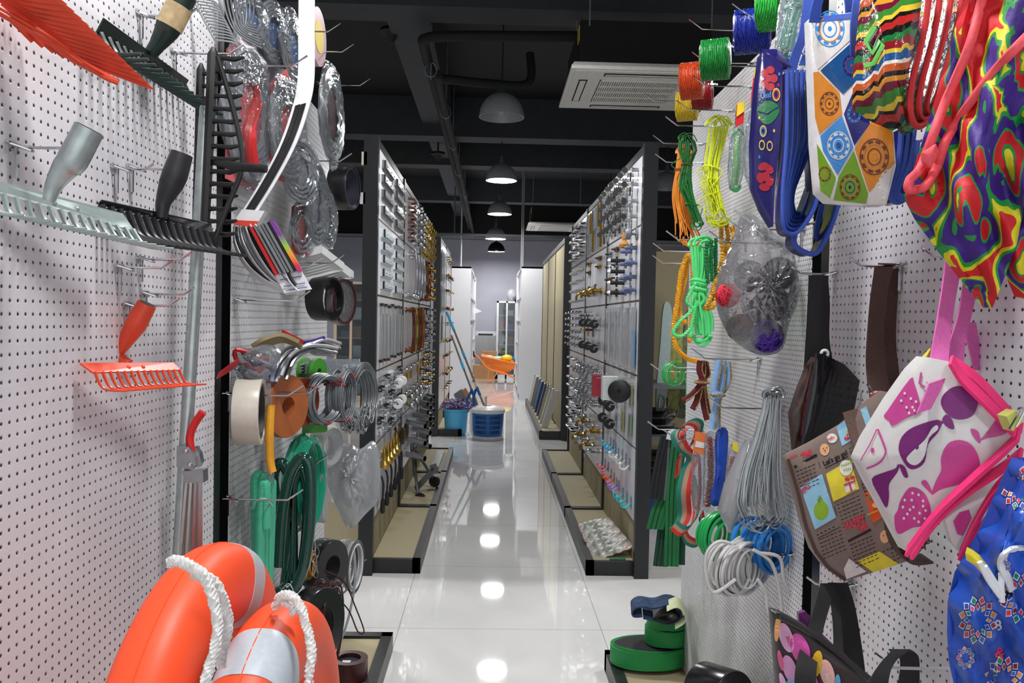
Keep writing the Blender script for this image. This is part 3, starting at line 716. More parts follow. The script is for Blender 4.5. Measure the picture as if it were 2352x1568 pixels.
# white plastic trays
TRAYM = M('frosted white tray plastic', (214, 218, 218), .25, 0, .05)
for i, (du, dv, y, sc, lab) in enumerate(((0, 0, 2.72, 1, 'frosted white tray with ribs, front of three lying on hooks'), (28, 22, 2.84, .9, 'frosted white tray tucked under the front tray'), (56, 30, 3.0, .72, 'small frosted white tray at the back, under the trays'))):
    q = lambda u, v, yy: at(668+du+u*sc, 572+dv+v*sc, yy)
    t = T('plastic_tray', lab, 'tray', q(60, 60, y), 'white plastic trays')
    A, B, C, D = q(0, 20, y), q(70, 0, y), q(122, 40, y+.05), q(36, 62, y+.05); up = V((0, 0, .016))
    part('tray_floor', G().prism([A, B, C, D], V((0, 0, -.004))), TRAYM, t, smooth=False)
    g = G()
    for a_, b_ in ((A, B), (B, C), (C, D), (D, A)): g.ribbon([a_, b_], up*1.6, .004)
    part('tray_rim', g, TRAYM, t, smooth=False)
    for k in range(7):
        f = .12+.76*k/6; part('rib', G().ribbon([A.lerp(D, f)-V((0, 0, .005)), B.lerp(C, f)-V((0, 0, .005))], V((0, 0, .004)), .003), TRAYM, t, smooth=False)
def roll(label, u0, u1, v, h, y, mat, inner=.86, ax=(.95, -.32, 0), core=None, name='tape_roll', cat='tape roll', group='tape rolls on the left board', wrap=None):
    c = at((u0+u1)/2, v, y); R = h*px(y); w = (u1-u0)*px(y); ax = V(ax).normalized()
    t = T(name, label, cat, c-V((0, 0, R)), group)
    part('tape_body', G().lathe([(R*inner, -w/2), (R*.985, -w/2), (R, -w/2+.003), (R, w/2-.003), (R*.985, w/2), (R*inner, w/2)], c, ax, 40, closed=True), mat, t)
    if core: part('core', G().lathe([(R*inner*.9, -w/2+.004), (R*inner, -w/2+.004), (R*inner, w/2-.004), (R*inner*.9, w/2-.004)], c, ax, 36, closed=True), core, t)
    if wrap: part('film_wrap', G().lathe([(R*1.02, -w*.3), (R*1.07, 0), (R*1.03, w*.35)], c, ax, 26), CLEAR, t)
    return t
roll('wide black tape roll hanging beside the gondola post', 768, 812, 431, 50, 3.05, M('black tape', (22, 22, 25), .3), .9, ax=(.98, -.19, 0), core=M('dark blue core', (34, 36, 52), .5))
roll('matt black tape roll in crinkled film, under the trays', 724, 768, 686, 50, 2.78, BLKR, .9)
roll('maroon tape roll with a red label, right of the matt black one', 770, 796, 692, 52, 2.9, M('maroon tape', (62, 24, 28), .3), .9, wrap=True)
roll('cream tape roll, largest and nearest on the board', 545, 602, 945, 76, 2.14, M('cream tape', (198, 192, 180), .35, 0, .04, 90), .86, core=M('grey core', (70, 72, 70), .6), ax=(1, .14, 0))
roll('orange tape roll beside the cream roll', 634, 666, 932, 72, 2.42, M('orange tape', (168, 92, 46), .35), .3, ax=(.9, -.42, 0))
roll('rust red tape roll behind the orange roll', 672, 702, 922, 56, 2.56, M('rust red tape', (132, 52, 30), .35), .4, ax=(.9, -.42, 0))
# plastic bags and cords bunched on the hooks
def bag(label, outline, y, mat, depth=.05, name='plastic_bag', cat='bag', group=None, inner=None, knot=True, rnd_=1.0):
    """puffed bag from an outline: two bulging faces closed at the seam"""
    P = cr([at(u, v, y) for u, v in outline], 4, True); c = sum(P, V((0, 0, 0)))/len(P); n = len(P); K = 6
    t = T(name, label, cat, min(P, key=lambda p: p.z), group); g = G(); vs = []; fs = []
    for sgn in (-1, 1):
        for i in range(K+1):
            r = i/K
            for j in range(n):
                p = c.lerp(P[j], r); k = depth*(1-r**2.4)**.6 if r < 1 else 0
                vs.append(p+V((0, sgn*k*(.9+.12*sin(j*1.7+i*2.1)*rnd_), 0)))
    for s_ in (0, 1):
        o = s_*(K+1)*n
        for i in range(K):
            for j in range(n): fs.append([o+i*n+j, o+i*n+(j+1) % n, o+(i+1)*n+(j+1) % n, o+(i+1)*n+j])
    for j in range(n): fs.append([K*n+j, K*n+(j+1) % n, (K+1)*n+K*n+(j+1) % n, (K+1)*n+K*n+j])
    g.add(vs, fs); part('film', g, mat, t, ang=70)
    return t, c
t, c = bag('crinkled clear bag of dark wires bunched above the cream roll', [(545, 820), (600, 792), (640, 800), (640, 840), (600, 872), (560, 876), (538, 850)], 2.16, CLEAR, .05)
for i in range(7): part('wire', G().tube(cr([c+V((rnd(-.05, .05), rnd(-.02, .02), rnd(-.04, .04))) for _ in range(4)], 5), .006, 6), [BLKR, GREYP, REDP, M('navy wire', (30, 36, 80), .4)][i % 4], t)
g = G(); g.ribbon(cr([at(500, 862, 2.02), at(520, 850, 2.03), at(545, 832, 2.06)], 4), V((.006, 0, .018)), .006); solo('flat_handle', g, M('dark red handle', (150, 26, 34), .35), 'dark red flat handle poking out left of the crinkled bag', 'handle')
g = G(); g.ribbon(cr([at(582, 802, 2.26), at(610, 786, 2.27), at(650, 776, 2.3), at(690, 792, 2.32)], 6), V((.0, -.035, .02)), .012); solo('woven_strap', g, M('tan strap', (128, 114, 78), .6), 'folded tan strap lying over the bunched bags', 'strap')
g = G(); g.tube(cr([at(688, 786, 2.5), at(715, 784, 2.52), at(745, 775, 2.55)], 4), .006, 6); solo('stick', g, M('purple stick', (64, 44, 128), .4), 'thin purple stick above the grey cables', 'stick')
g = G(); g.ribbon(cr([at(648, 762, 2.42), at(672, 774, 2.44), at(696, 786, 2.46)], 4), V((0, 0, .014)), .006); solo('stick', g, REDP, 'flat red stick above the tan strap', 'stick')
t = T('cable_bundle', 'bundle of bent grey cables with bare tips above the wire coils', 'cable', at(690, 860, 2.45))
CABG = M('grey cable', (150, 154, 160), .35); CABD = M('dark grey cable', (74, 76, 80), .4)
for i in range(13):
    o = V((rnd(-.02, .02), rnd(-.04, .03), rnd(-.012, .02)))
    part('cable', G().tube(cr([at(632+2*i, 868+rnd(-14, 14), 2.36)+o, at(652+2*i, 826+rnd(-8, 8), 2.4)+o, at(688+2*i, 798+rnd(-4, 6), 2.46)+o, at(738, 800+rnd(-6, 8), 2.55)+o, at(770, 808+rnd(-6, 8), 2.6)+o], 5), .0058, 6), [CABG, CABG, CABD, ZINC][i % 4], t)
for k in (0, 1): part('bare_tip', G().tube([at(612+12*k, 872+4*k, 2.34), at(620+12*k, 838, 2.36)], .007, 8), M('pale blue tube', (150, 170, 200), .3), t)
t = T('wire_tray', 'flat bundle of silver wires in film, above the right wire coil', 'wire', at(760, 836, 2.75))
for i in range(9): part('wire', G().tube(cr([at(690, 838+2.2*i, 2.6), at(750, 830+2*i+rnd(-2, 2), 2.75), at(815, 832+2*i, 2.9)], 5), .0035, 6), ZINC if i % 3 else CABG, t)
part('film', G().prism([at(700, 826, 2.6), at(824, 824, 2.85), at(826, 850, 2.85), at(700, 858, 2.6)], (0, .03, 0)), CLEAR, t)
def coil(label, u, v, w, h, y, n, r, mat, spread=.14, name='wire_coil', cat='wire coil', group=None, tie=None, thick=.03, sag=0, jx=0):
    c, a, b, nn, R = ring_axes(u, v, w, h, y); t = T(name, label, cat, c-b, group)
    for i in range(n):
        k = 1-spread*rnd(0, 1); o = nn*rnd(-thick, thick)+a*rnd(-jx, jx); f = rnd(-.03, .03); e = rnd(-.05, .05)
        pts = [c+o+a*(cos(q)*k*(1+f)+e*.3)+b*(sin(q)*(k-(sag*rnd(0, 1) if sin(q) < 0 else 0))+e*.4) for q in [2*pi*j/44 for j in range(44)]]
        part('loop', G().tube(pts, r, 6, closed=True), mat[i % len(mat)] if isinstance(mat, list) else mat, t)
    if tie:
        for q in (.9, 2.6, 4.6):
            p = c+a*cos(q)*.93+b*sin(q)*.93; d = (a*cos(q)+b*sin(q)).normalized()
            part('tie', G().tube([p+d*(.1*R*cos(x))+nn*(thick*1.25*sin(x)) for x in [2*pi*j/14 for j in range(14)]], .0022, 5, closed=True), tie, t)
    return t
WIREG = M('grey steel cable', (134, 140, 146), .4, .4, .15, 150); REDT = M('red tie', (176, 30, 40), .5)
coil('grey steel cable coil with red ties, left of three', 740, 915, 36, 58, 2.62, 44, .0027, WIREG, .2, tie=REDT, thick=.035, group='steel cable coils')
coil('narrow grey steel cable coil, middle of three', 783, 908, 17, 58, 2.72, 28, .0027, WIREG, .2, tie=REDT, group='steel cable coils')
coil('large loose silver wire coil, right of three beside the gondola post', 822, 915, 32, 84, 2.9, 40, .0024, ZINC, .26, thick=.03, group='steel cable coils', sag=.3)
t = T('gas_hose', 'short yellow hose in a clear sleeve hanging below the cream roll', 'hose', at(618, 1090, 2.24))
part('hose', G().tube(cr([at(622, 930, 2.2), at(619, 1000, 2.19), at(621, 1060, 2.19), at(626, 1084, 2.19)], 5), .0115, 10), M('yellow hose', (226, 160, 40), .35), t)
part('sleeve', G().tube([at(617, 880, 2.24), at(617, 1010, 2.24), at(618, 1108, 2.24)], [.006, .017, .014], 12), CLEAR, t)
for (a_, b_, y, lab, nm) in (((697, 838), (735, 868), 2.66, 'bright green plastic reel behind the wire coils', 'plastic_reel'), ((694, 974), (742, 996), 2.62, 'bright green block under the left wire coil', 'plastic_block')):
    p, q = at(*a_, y), at(*b_, y); c = (p+q)/2
    g = G()
    if nm == 'plastic_reel': g.lathe([(.012, -.03), (.045, -.03), (.045, -.02), (.03, -.015), (.03, .015), (.045, .02), (.045, .03), (.012, .03)], c, (1, -.4, 0), 24, closed=True)
    else: g.hexa([V((p.x, y, q.z)), V((q.x, y+.03, q.z)), V((q.x, y+.07, q.z)), V((p.x, y+.05, q.z)), V((p.x, y, p.z)), V((q.x, y+.03, p.z)), V((q.x, y+.07, p.z+.004)), V((p.x, y+.05, p.z+.004))])
    solo(nm, g, M('bright green plastic', (70, 158, 48), .4), lab, 'reel' if 'reel' in nm else 'block')
# hoses
def braid(name, c, hi):
    k = NT(name); b = k.b; nz = k.n('TexWave', wave_type='BANDS'); nz.bands_direction = 'Z'; nz.inputs['Scale'].default_value = 110; nz.inputs['Distortion'].default_value = 2
    k.l(k.obj(), nz.inputs['Vector']); k.l(k.ramp(nz.outputs[0], [(.2, srgb(*c)), (.8, srgb(*hi))]), b.inputs['Base Color'])
    b.inputs['Roughness'].default_value = .14; b.inputs['Coat Weight'].default_value = .6; b.inputs['Coat Roughness'].default_value = .05; return k.m
HLG = braid('light green braided hose', (40, 160, 124), (84, 196, 160)); HDG = braid('dark green braided hose', (6, 44, 38), (10, 74, 62)); HTE = braid('teal hose', (20, 132, 104), (40, 160, 128))
CLIP = M('clear cable tie', (200, 205, 205), .3)
t = T('garden_hose', 'light green braided hose in a long hanging bundle, leftmost', 'hose', at(600, 1400, 2.22), 'hose bundles')
for pts, y in (([(590, 1420), (588, 1200), (586, 1110), (590, 1092), (600, 1092), (604, 1115), (605, 1420)], 2.23), ([(606, 1420), (612, 1200), (616, 1120), (622, 1106), (624, 1130), (618, 1300), (612, 1420)], 2.26), ([(596, 1330), (598, 1200), (604, 1125), (611, 1118), (611, 1212)], 2.19)):
    part('hose_strand', G().tube(cr([at(*q, y) for q in pts], 6), .0135, 14), HLG, t)
part('tie', G().tube(cr([at(577, 1168, 2.19), at(592, 1148, 2.16), at(612, 1146, 2.16), at(626, 1162, 2.2)], 5), .0018, 5), CLIP, t)
t = T('garden_hose', 'thick dark green braided hose coiled in a long loop', 'hose', at(680, 1370, 2.35), 'hose bundles')
for pts, y in (([(640, 1300), (648, 1180), (666, 1090), (690, 1052), (708, 1062), (714, 1110), (712, 1200), (700, 1290), (680, 1345), (655, 1365), (640, 1345)], 2.36), ([(672, 1330), (672, 1200), (668, 1110), (646, 1062), (628, 1098), (640, 1180)], 2.44), ([(690, 1340), (704, 1230), (706, 1130), (694, 1078), (676, 1110), (668, 1230), (655, 1340)], 2.44)):
    part('hose_strand', G().tube(cr([at(*q, y) for q in pts], 7), .0165, 14), HDG, t)
part('tie', G().tube(cr([at(648, 1352, 2.33), at(662, 1340, 2.31), at(672, 1352, 2.31), at(672, 1372, 2.33)], 5), .0016, 5), CLIP, t)
coil('teal hose coil hanging behind the dark green hose', 695, 1108, 32, 112, 2.58, 5, .011, HTE, .22, 'garden_hose', 'hose', 'hose bundles', thick=.03)
coil('white foam hose coil behind the clear bag', 752, 1025, 24, 44, 2.85, 3, .018, M('white foam', (196, 198, 200), .6), .2, 'foam_hose', 'hose', thick=.02)
t, c = bag('large hazy plastic bag with a faint coil inside, hanging in front of the gondola post', [(757, 1026), (800, 1018), (828, 1030), (858, 1012), (872, 1055), (871, 1140), (840, 1180), (802, 1214), (775, 1168), (752, 1110), (746, 1070)], 2.95, HAZY, .05)
for k in range(3): part('coil_inside', G().tube([c+V((.045*cos(q)*(1-.12*k), .01*k-.01, .09*sin(q)*(1-.1*k)-.02)) for q in [2*pi*j/30 for j in range(30)]], .004, 6, closed=True), CABG, t)
t, c = bag('flat hazy bag hanging left of the large one', [(722, 1050), (748, 1040), (752, 1120), (750, 1190), (738, 1200), (722, 1180)], 2.72, HAZY, .02)
# lower rolls, cables and reels
roll('broad black rubber roll with a shiny tie, hanging low', 726, 768, 1300, 62, 2.70, M('black rubber', (26, 27, 30), .22), .45, core=BLACKP, ax=(.9, -.42, 0), name='rubber_roll', cat='rubber roll', group='black rubber rolls')
roll('tall black rubber roll with dark red wire around it, lowest', 700, 742, 1440, 92, 2.42, M('black rubber', (26, 27, 30), .22), .5, core=BLACKP, ax=(.9, -.42, 0), name='rubber_roll', cat='rubber roll', group='black rubber rolls')
coil('dark red enamelled wire coil hung around the black roll', 746, 1440, 26, 106, 2.52, 16, .0032, M('dark red enamel wire', (58, 22, 24), .25), .16, group=None, thick=.03)
coil('grey and white striped cable coil beside the black roll', 800, 1300, 18, 60, 2.92, 10, .004, [CABG, CABD, M('white cable', (200, 200, 200), .4)], .24, 'cable_coil', 'cable', thick=.03)
g = G(); g.tube(cr([at(812, 1255, 2.9), at(816, 1330, 2.88), at(800, 1420, 2.85), at(775, 1490, 2.8)], 8), .0045, 6); solo('cable', g, CABG, 'loose grey cable hanging down to the base', 'cable')
g = G(); g.tube(cr([at(745, 1310, 2.6), at(790, 1335, 2.65), at(815, 1390, 2.68), at(836, 1448, 2.7), at(822, 1450, 2.7), at(800, 1400, 2.66), at(765, 1365, 2.6), at(735, 1335, 2.55)], 8), .0025, 6); solo('wire', g, M('brown wire', (62, 24, 20), .35), 'single dark red wire looping out over the white floor', 'wire')
t = T('carabiner_string', 'string of small steel snap hooks on a thread', 'snap hooks', at(725, 1320, 2.5))
part('thread', G().cyl(at(722, 1180, 2.5), at(724, 1270, 2.5), .0012, 6), CLIP, t)
for i in range(5):
    c = at(724+rnd(-4, 5), 1268+12*i, 2.5); part('snap_hook', G().tube([c+V((.006*cos(q), rnd(-.002, .002), .016*sin(q))) for q in [2*pi*j/14 for j in range(14)]], .0018, 5, closed=True), CHROME, t)
coil('yellow cord coil behind the steel snap hooks', 708, 1296, 9, 30, 2.52, 6, .005, M('ochre cord', (190, 134, 30), .5), .2, 'cord_coil', 'cord', thick=.015)
# on the base
c = at(803, 1480, 2.98); zb = .081
c.z = zb
t = T('tape_roll', 'maroon tape roll lying flat on the left base, with a paper sticker', 'tape roll', c, 'tape rolls on the left board')
R = .068; part('tape_body', G().lathe([(R*.62, 0), (R, 0), (R, .07), (R*.62, .07)], c, n=36, closed=True), M('maroon tape', (62, 24, 28), .3), t)
part('core', G().lathe([(.001, .05), (R*.6, .05), (R*.6, .056), (.001, .056)], c, n=30), M('dark blue core', (34, 36, 52), .5), t)
part('sticker', G().box(c+V((-.01, -.005, .0575)), (.03, .02, .001)), PAPER, t)
c = at(832, 1536, 2.62); c.z = zb
t = T('cable_spool', 'flat black plastic cable spool lying on the left base, nearest the camera', 'spool', c)
R = .098; part('spool_flange', G().lathe([(R*.42, .085), (R*.5, .09), (R, .088), (R, .094), (R*.45, .097), (R*.42, .095)], c, n=48, closed=True), BLACKP, t)
part('spool_hub', G().lathe([(R*.3, 0), (R*.44, 0), (R*.44, .09), (R*.3, .09)], c, n=36, closed=True), BLACKP, t)
part('spool_flange', G().lathe([(R*.42, 0), (R, 0), (R, .006), (R*.42, .006)], c, n=48, closed=True), BLACKP, t)
part('spool_centre', G().lathe([(.001, .05), (R*.3, .05), (R*.3, .056), (.001, .056)], c, n=24), M('dark slot', (20, 21, 22), .7), t)
for i in range(14):
    q = 2*pi*i/14; part('flange_rib', G().box(c+V((cos(q), sin(q), 0))*R*.72+V((0, 0, .0952)), (R*.5, .002, .002), Matrix.Rotation(q, 3, 'Z')), BLACKP, t)
# ------------------------------------------------------------------ farther right pegboard: twine, ropes, cords
for tip, lab in (((1682, 8), 'topmost chrome hook on the right board, above the green spools'), ((1583, 44), 'empty chrome hook pointing up left of the blue twine spool'), ((1590, 119), 'chrome hook through the upper green spool by itself'),
                 ((1624, 125), 'chrome hook crossing in front of the green spool'), ((1590, 173), 'chrome hook crossing in front of the orange spool'), ((1480, 214), 'chrome hook in front of the white air conditioner'),
                 ((1553, 230), 'chrome hook crossing the yellow spool'), ((1529, 268), 'chrome hook holding the neon yellow hank'), ((1500, 310), 'chrome hook holding the dark green hank'),
                 ((1505, 353), 'chrome hook holding the orange hank'), ((1686, 482), 'chrome hook above the big clear bag, upper of a pair'), ((1664, 498), 'chrome hook holding the big clear bag'),
                 ((1530, 530), 'chrome hook under the orange hank, holding light green rope'), ((1500, 558), 'thin chrome hook left of the yellow rope, upper'), ((1499, 586), 'thin chrome hook holding the yellow rope'),
                 ((1629, 531), 'chrome hook holding the speckled rope'), ((1528, 825), 'chrome hook holding the dark red cord'), ((1494, 835), 'chrome hook holding the green tangle'),
                 ((1626, 911), 'chrome hook holding the grey wire bundle'), ((1488, 968), 'chrome hook with the red and teal webbing, nearest the gondola'), ((1523, 986), 'chrome hook through the webbing and the packets'),
                 ((1640, 1245), 'chrome hook inside the white cable coil'), ((1588, 800), 'chrome hook holding the light blue cord')):
    hook(tip, RX, -1, .2, lab)
def twine(name, c):
    k = NT(name); b = k.b; w = k.n('TexWave', wave_type='BANDS', bands_direction='X'); w.inputs['Scale'].default_value = 60; w.inputs['Distortion'].default_value = 2.2; w.inputs['Detail'].default_value = 3
    k.l(k.obj(), w.inputs['Vector']); c = srgb(*c); k.l(k.ramp(w.outputs[0], [(.1, tuple(x*.55 for x in c)), (.6, c)]), b.inputs['Base Color'])
    b.inputs['Roughness'].default_value = .38; k.bump(w.outputs[0], .6, .004); return k.m
def spool(label, u, v, w, h, y, c, yaw=.35):
    cc = at(u, v, y); R = h*px(y); L = w*px(y); ax = V((cos(yaw), -sin(yaw), .02)).normalized()
    t = T('twine_spool', label, 'twine', cc-V((0, 0, R)), 'twine spools'); m = twine(label[:20], c)
    part('winding', G().lathe([(R*.35, -L*.96), (R*.75, -L), (R*.95, -L*.9), (R, -L*.6), (R*1.0, 0), (R, L*.6), (R*.95, L*.9), (R*.75, L), (R*.35, L*.96)], cc, ax, 40, closed=True), m, t)
    e = ax.orthogonal().normalized(); f = ax.cross(e); g = G()
    for i in range(26):
        x = L*(-.86+1.72*i/25); ph = rnd(0, 6); r = R*(1.004+rnd(0, .02))
        g.tube([cc+ax*(x+rnd(-.002, .002))+(e*cos(q)+f*sin(q))*r for q in [ph+2*pi*j/26 for j in range(26)]], .0016, 5, closed=True)
    part('outer_turns', g, m, t)
    q = V((0, -1, .0)); part('paper_band', G().ribbon([cc+ax*(L*1.05*cos(a))+V((0, -1, .25)).normalized()*(R*1.03)+V((0, 0, .004*sin(a))) for a in [pi*j/12 for j in range(13)]], V((0, .001, .008)), .001), HAZY, t)
spool('green twine spool standing alone above the orange one', 1643, 137, 34, 44, 2.2, (30, 150, 60))
spool('bright green twine spool at the top edge, highest on the board', 1768, 22, 28, 46, 1.95, (50, 190, 70), .5)
spool('royal blue twine spool left of the topmost green one', 1727, 72, 42, 48, 2.02, (30, 50, 170), .3)
spool('orange red twine spool in front of the dark red spool', 1589, 186, 27, 40, 2.46, (226, 78, 30))
spool('dark red twine spool tucked behind the orange spool', 1613, 216, 24, 34, 2.60, (170, 20, 30))
spool('yellow twine spool under the orange and red spools', 1578, 244, 25, 32, 2.72, (236, 206, 40))
def hank(label, spine, y, wid, n, r, mat, name='rope_hank', cat='rope', group='rope hanks', tie=None, loose=0, depth=.5, dy=0, flare=0):
    """bundle of strands along a spine; wid = half widths in pixels at the spine points"""
    S = cr([at(*q, y+dy*i) for i, q in enumerate(spine)], 6); k = len(spine); t = T(name, label, cat, S[-1], group); m = len(S)
    W_ = []
    for i in range(m):
        q = min(i/6, k-1.001); j = int(q); W_.append((wid[j]*(1-(q-j))+wid[j+1]*(q-j))*px(y))
    for s_ in range(n):
        a = rnd(0, 2*pi); rr = sqrt(rnd(0, 1)); da = rnd(-.8, .8); e0, e1 = int(rnd(0, 2.5)), m-int(rnd(0, 2.5+flare))
        pts = []
        for i in range(e0, e1):
            q = a+da*i/m; pts.append(S[i]+V((W_[i]*rr*cos(q), W_[i]*rr*sin(q)*depth, 0)))
        c0 = pts[0]
        part('strand', G().tube(pts, r, 5), mat[s_ % len(mat)] if isinstance(mat, list) else mat, t)
    for s_ in range(max(3, n//5)):                          # loops at the two ends
        for e, sg in ((0, 1), (m-1, -1)):
            w = min(W_[e], .03)*rnd(.4, 1.1); h = abs(w)*rnd(.5, 1.0)+.004; o = V((rnd(-.5, .5)*W_[e], rnd(-.5, .5)*W_[e], 0))
            part('end_loop', G().tube([S[e]+o+V((w*cos(q), w*.3*sin(3*q), sg*h*sin(q))) for q in [pi*j/10 for j in range(11)]], r, 5), mat[0] if isinstance(mat, list) else mat, t)
    for i in range(loose):
        e = int(rnd(m*.2, m*.95)); w = W_[e]
        part('loose_loop', G().tube(cr([S[e]+V((w*.8*rnd(-1, 1), -w*.4, 0)), S[e]+V((w*rnd(-2, 2), -w*.8, -w*rnd(0, 1.5))), S[min(m-1, e+4)]+V((w*.7*rnd(-1, 1), -w*.5, -w))], 6), r, 5), mat[0] if isinstance(mat, list) else mat, t)
    if tie:
        for f, tm in tie:
            i = int(f*(m-1)); w = W_[i]*1.12; part('tie', G().tube([S[i]+V((w*cos(q), w*depth*1.2*sin(q), .003*sin(2*q))) for q in [2*pi*j/20 for j in range(20)]], r*1.4, 6, closed=True), tm, t)
    return t
DKG = M('dark green cord', (20, 118, 44), .5); ORC = M('orange cord', (240, 148, 30), .5); NEON = M('neon yellow cord', (214, 226, 30), .45); MINT = M('mint green rope', (92, 226, 134), .45)
MINT2 = M('pale mint rope', (120, 206, 176), .4); YRO = M('yellow nylon rope', (236, 164, 26), .35); BRT = M('brown band', (120, 70, 40), .6)
hank('dark green cord hank hanging beside the gondola post', [(1576, 322), (1578, 345), (1578, 378), (1574, 425), (1588, 470), (1604, 512)], 2.66, [20, 24, 11, 18, 12, 14], 34, .0018, DKG, tie=[(.4, BRT), (.82, DKG)], loose=5)
hank('orange cord hank under the dark green one, fanned at its end', [(1572, 352), (1566, 400), (1562, 450), (1572, 505), (1582, 545)], 2.74, [16, 15, 18, 22, 34], 42, .0019, ORC, tie=[(.22, REDT)], loose=3, flare=4)
hank('neon yellow cord hank, the brightest on the board', [(1652, 288), (1644, 330), (1634, 385), (1636, 440), (1648, 498)], 2.32, [24, 22, 18, 21, 26], 46, .0018, NEON, tie=[(.5, NEON)], loose=9, flare=3)
t = hank('mint rope in a clear bag with a red and yellow header card', [(1694, 308), (1692, 345), (1690, 390), (1686, 425)], 2.1, [10, 12, 12, 11], 14, .0028, [MINT, M('yellow green cord', (170, 220, 60), .5)])
g = G(); g.prism([at(1692, 240, 2.08), at(1711, 232, 2.08), at(1708, 282, 2.08), at(1690, 292, 2.08)], (0, .002, 0)); part('header_card', g, M('red header card', (206, 30, 34), .5), t, smooth=False)
g = G(); g.prism([at(1694, 238, 2.077), at(1711, 231, 2.077), at(1709, 256, 2.077), at(1692, 268, 2.077)], (0, .001, 0)); part('header_print', g, M('yellow header print', (236, 210, 50), .5), t, smooth=False)
part('clear_bag', G().tube([at(1699, 280, 2.1), at(1694, 330, 2.1), at(1689, 400, 2.1), at(1686, 436, 2.1)], [.008, .021, .021, .012], 14), CLEAR, t)
t = T('header_card_pack', 'packet with a red and yellow header card half behind the blue leaf bag', 'packet', at(1735, 440, 2.0))
g = G(); g.prism([at(1734, 156, 2.0), at(1746, 150, 2.0), at(1742, 215, 2.0), at(1724, 255, 2.0), at(1726, 215, 2.0)], (0, .002, 0)); part('header_card', g, M('red header card', (206, 30, 34), .5), t, smooth=False)
g = G(); g.prism([at(1734, 157, 1.996), at(1746, 150, 1.996), at(1745, 176, 1.996), at(1732, 178, 1.996)], (0, .002, 0)); part('header_print', g, M('yellow header print', (236, 210, 50), .5), t, smooth=False)
part('clear_bag', G().tube([at(1738, 210, 2.0), at(1730, 300, 2.0), at(1728, 400, 2.0), at(1734, 440, 2.0)], [.008, .02, .02, .01], 12), CLEAR, t)
t = hank('pale mint rope hank in a clear bag at the top', [(1826, 22), (1818, 50), (1812, 85), (1806, 120)], 1.72, [20, 18, 20, 24], 16, .0042, [MINT2])
part('clear_bag', G().tube([at(1822, -30, 1.72), at(1820, 20, 1.72), at(1814, 90, 1.72), at(1808, 130, 1.72)], [.02, .03, .03, .026], 14), CLEAR, t)
# ropes
def ropething(label, paths, y, r, pitch, mat, name='rope', group='ropes', cat='rope'):
    t = T(name, label, cat, at(*max(paths[0], key=lambda q: q[1])[:2], y), group)
    for i, p in enumerate(paths): part('rope_length', G().rope(cr([at(q[0], q[1], y+(q[2] if len(q) > 2 else .015*i)) for q in p], 6), r, pitch, 6), mat[i % len(mat)] if isinstance(mat, list) else mat, t)
    return t
ropething('thick yellow twisted rope hanging in a long loop by the gondola post', [[(1580, 586), (1566, 620), (1556, 690), (1546, 760), (1556, 800), (1578, 822), (1604, 830)], [(1578, 584), (1590, 610), (1592, 680), (1588, 740), (1584, 785)], [(1576, 588), (1574, 640), (1560, 700), (1566, 735), (1576, 740)]], 2.72, .0095, .024, YRO)
hank('light green rope hank knotted at its waist', [(1606, 566), (1608, 610), (1606, 652), (1604, 690), (1612, 730), (1616, 770)], 2.5, [24, 22, 14, 20, 24, 20], 16, .0052, MINT, tie=[(.42, MINT), (.47, MINT), (.38, MINT)], loose=2)
ropething('light green rope end looping out left of its hank', [[(1598, 650), (1578, 690), (1590, 710), (1560, 740), (1546, 765), (1566, 772), (1590, 752), (1584, 770), (1600, 690)]], 2.46, .0058, .03, MINT)
ropething('dark green twisted rope folded behind the light green hank', [[(1624, 558), (1622, 600), (1626, 650)], [(1634, 552), (1634, 600), (1636, 645)], [(1644, 548), (1644, 600), (1644, 660)]], 2.46, .0075, .02, M('deep green rope', (14, 120, 62), .4))
SPK = M('yellow blue speckled rope', (214, 150, 30), .5, 0, .7, 70)
ropething('yellow and blue speckled rope hank beside the big clear bag', [[(1658, 508), (1656, 540), (1660, 590), (1652, 620)], [(1668, 510), (1672, 550), (1664, 600)], [(1680, 520), (1686, 545), (1670, 590), (1660, 605)], [(1650, 612), (1668, 618), (1650, 640), (1630, 690), (1622, 708), (1640, 700), (1648, 660)], [(1655, 630), (1640, 655), (1634, 690)]], 2.34, .0085, .024, SPK)
# big clear bag with balls of yarn
t, c = bag('big clear plastic bag holding red, black and purple yarn balls', [(1700, 500), (1730, 492), (1770, 530), (1815, 560), (1832, 620), (1832, 690), (1812, 745), (1798, 800), (1760, 816), (1712, 802), (1668, 760), (1644, 695), (1650, 630), (1676, 570)], 1.98, clear('clear bag film', (238, 238, 242), .13, .07, 30, .7), .085, group='clear bags')
def yarn(label, u, v, r, y, cols, n=46):
    cc = at(u, v, y); R = r*px(y); tt = T('yarn_ball', label, 'yarn ball', cc-V((0, 0, R)), 'yarn balls in the clear bag')
    part('core', G().ball(cc, R*.9, 10), cols[0], tt)
    for i in range(n):
        ax = V((rnd(-1, 1), rnd(-1, 1), rnd(-1, 1))).normalized(); e = ax.orthogonal().normalized(); f = ax.cross(e); o = rnd(-.5, .5)
        part('yarn_turn', G().tube([cc+ax*R*o+(e*cos(q)+f*sin(q))*R*sqrt(1-o*o) for q in [2*pi*j/26 for j in range(26)]], R*.07, 5, closed=True), cols[i % len(cols)], tt)
CHAR = M('charcoal yarn', (38, 36, 38), .6); WHY = M('white yarn', (206, 206, 206), .6); PUR = M('purple fuzz', (72, 40, 150), .8, 0, .25, 60, .5); RDF = M('red fuzz', (206, 44, 66), .8, 0, .2, 60, .5); GRYF = M('grey yarn', (104, 102, 104), .8, 0, .2, 60)
yarn('red fuzzy ball inside the clear bag', 1672, 678, 27, 1.96, [RDF], 20)
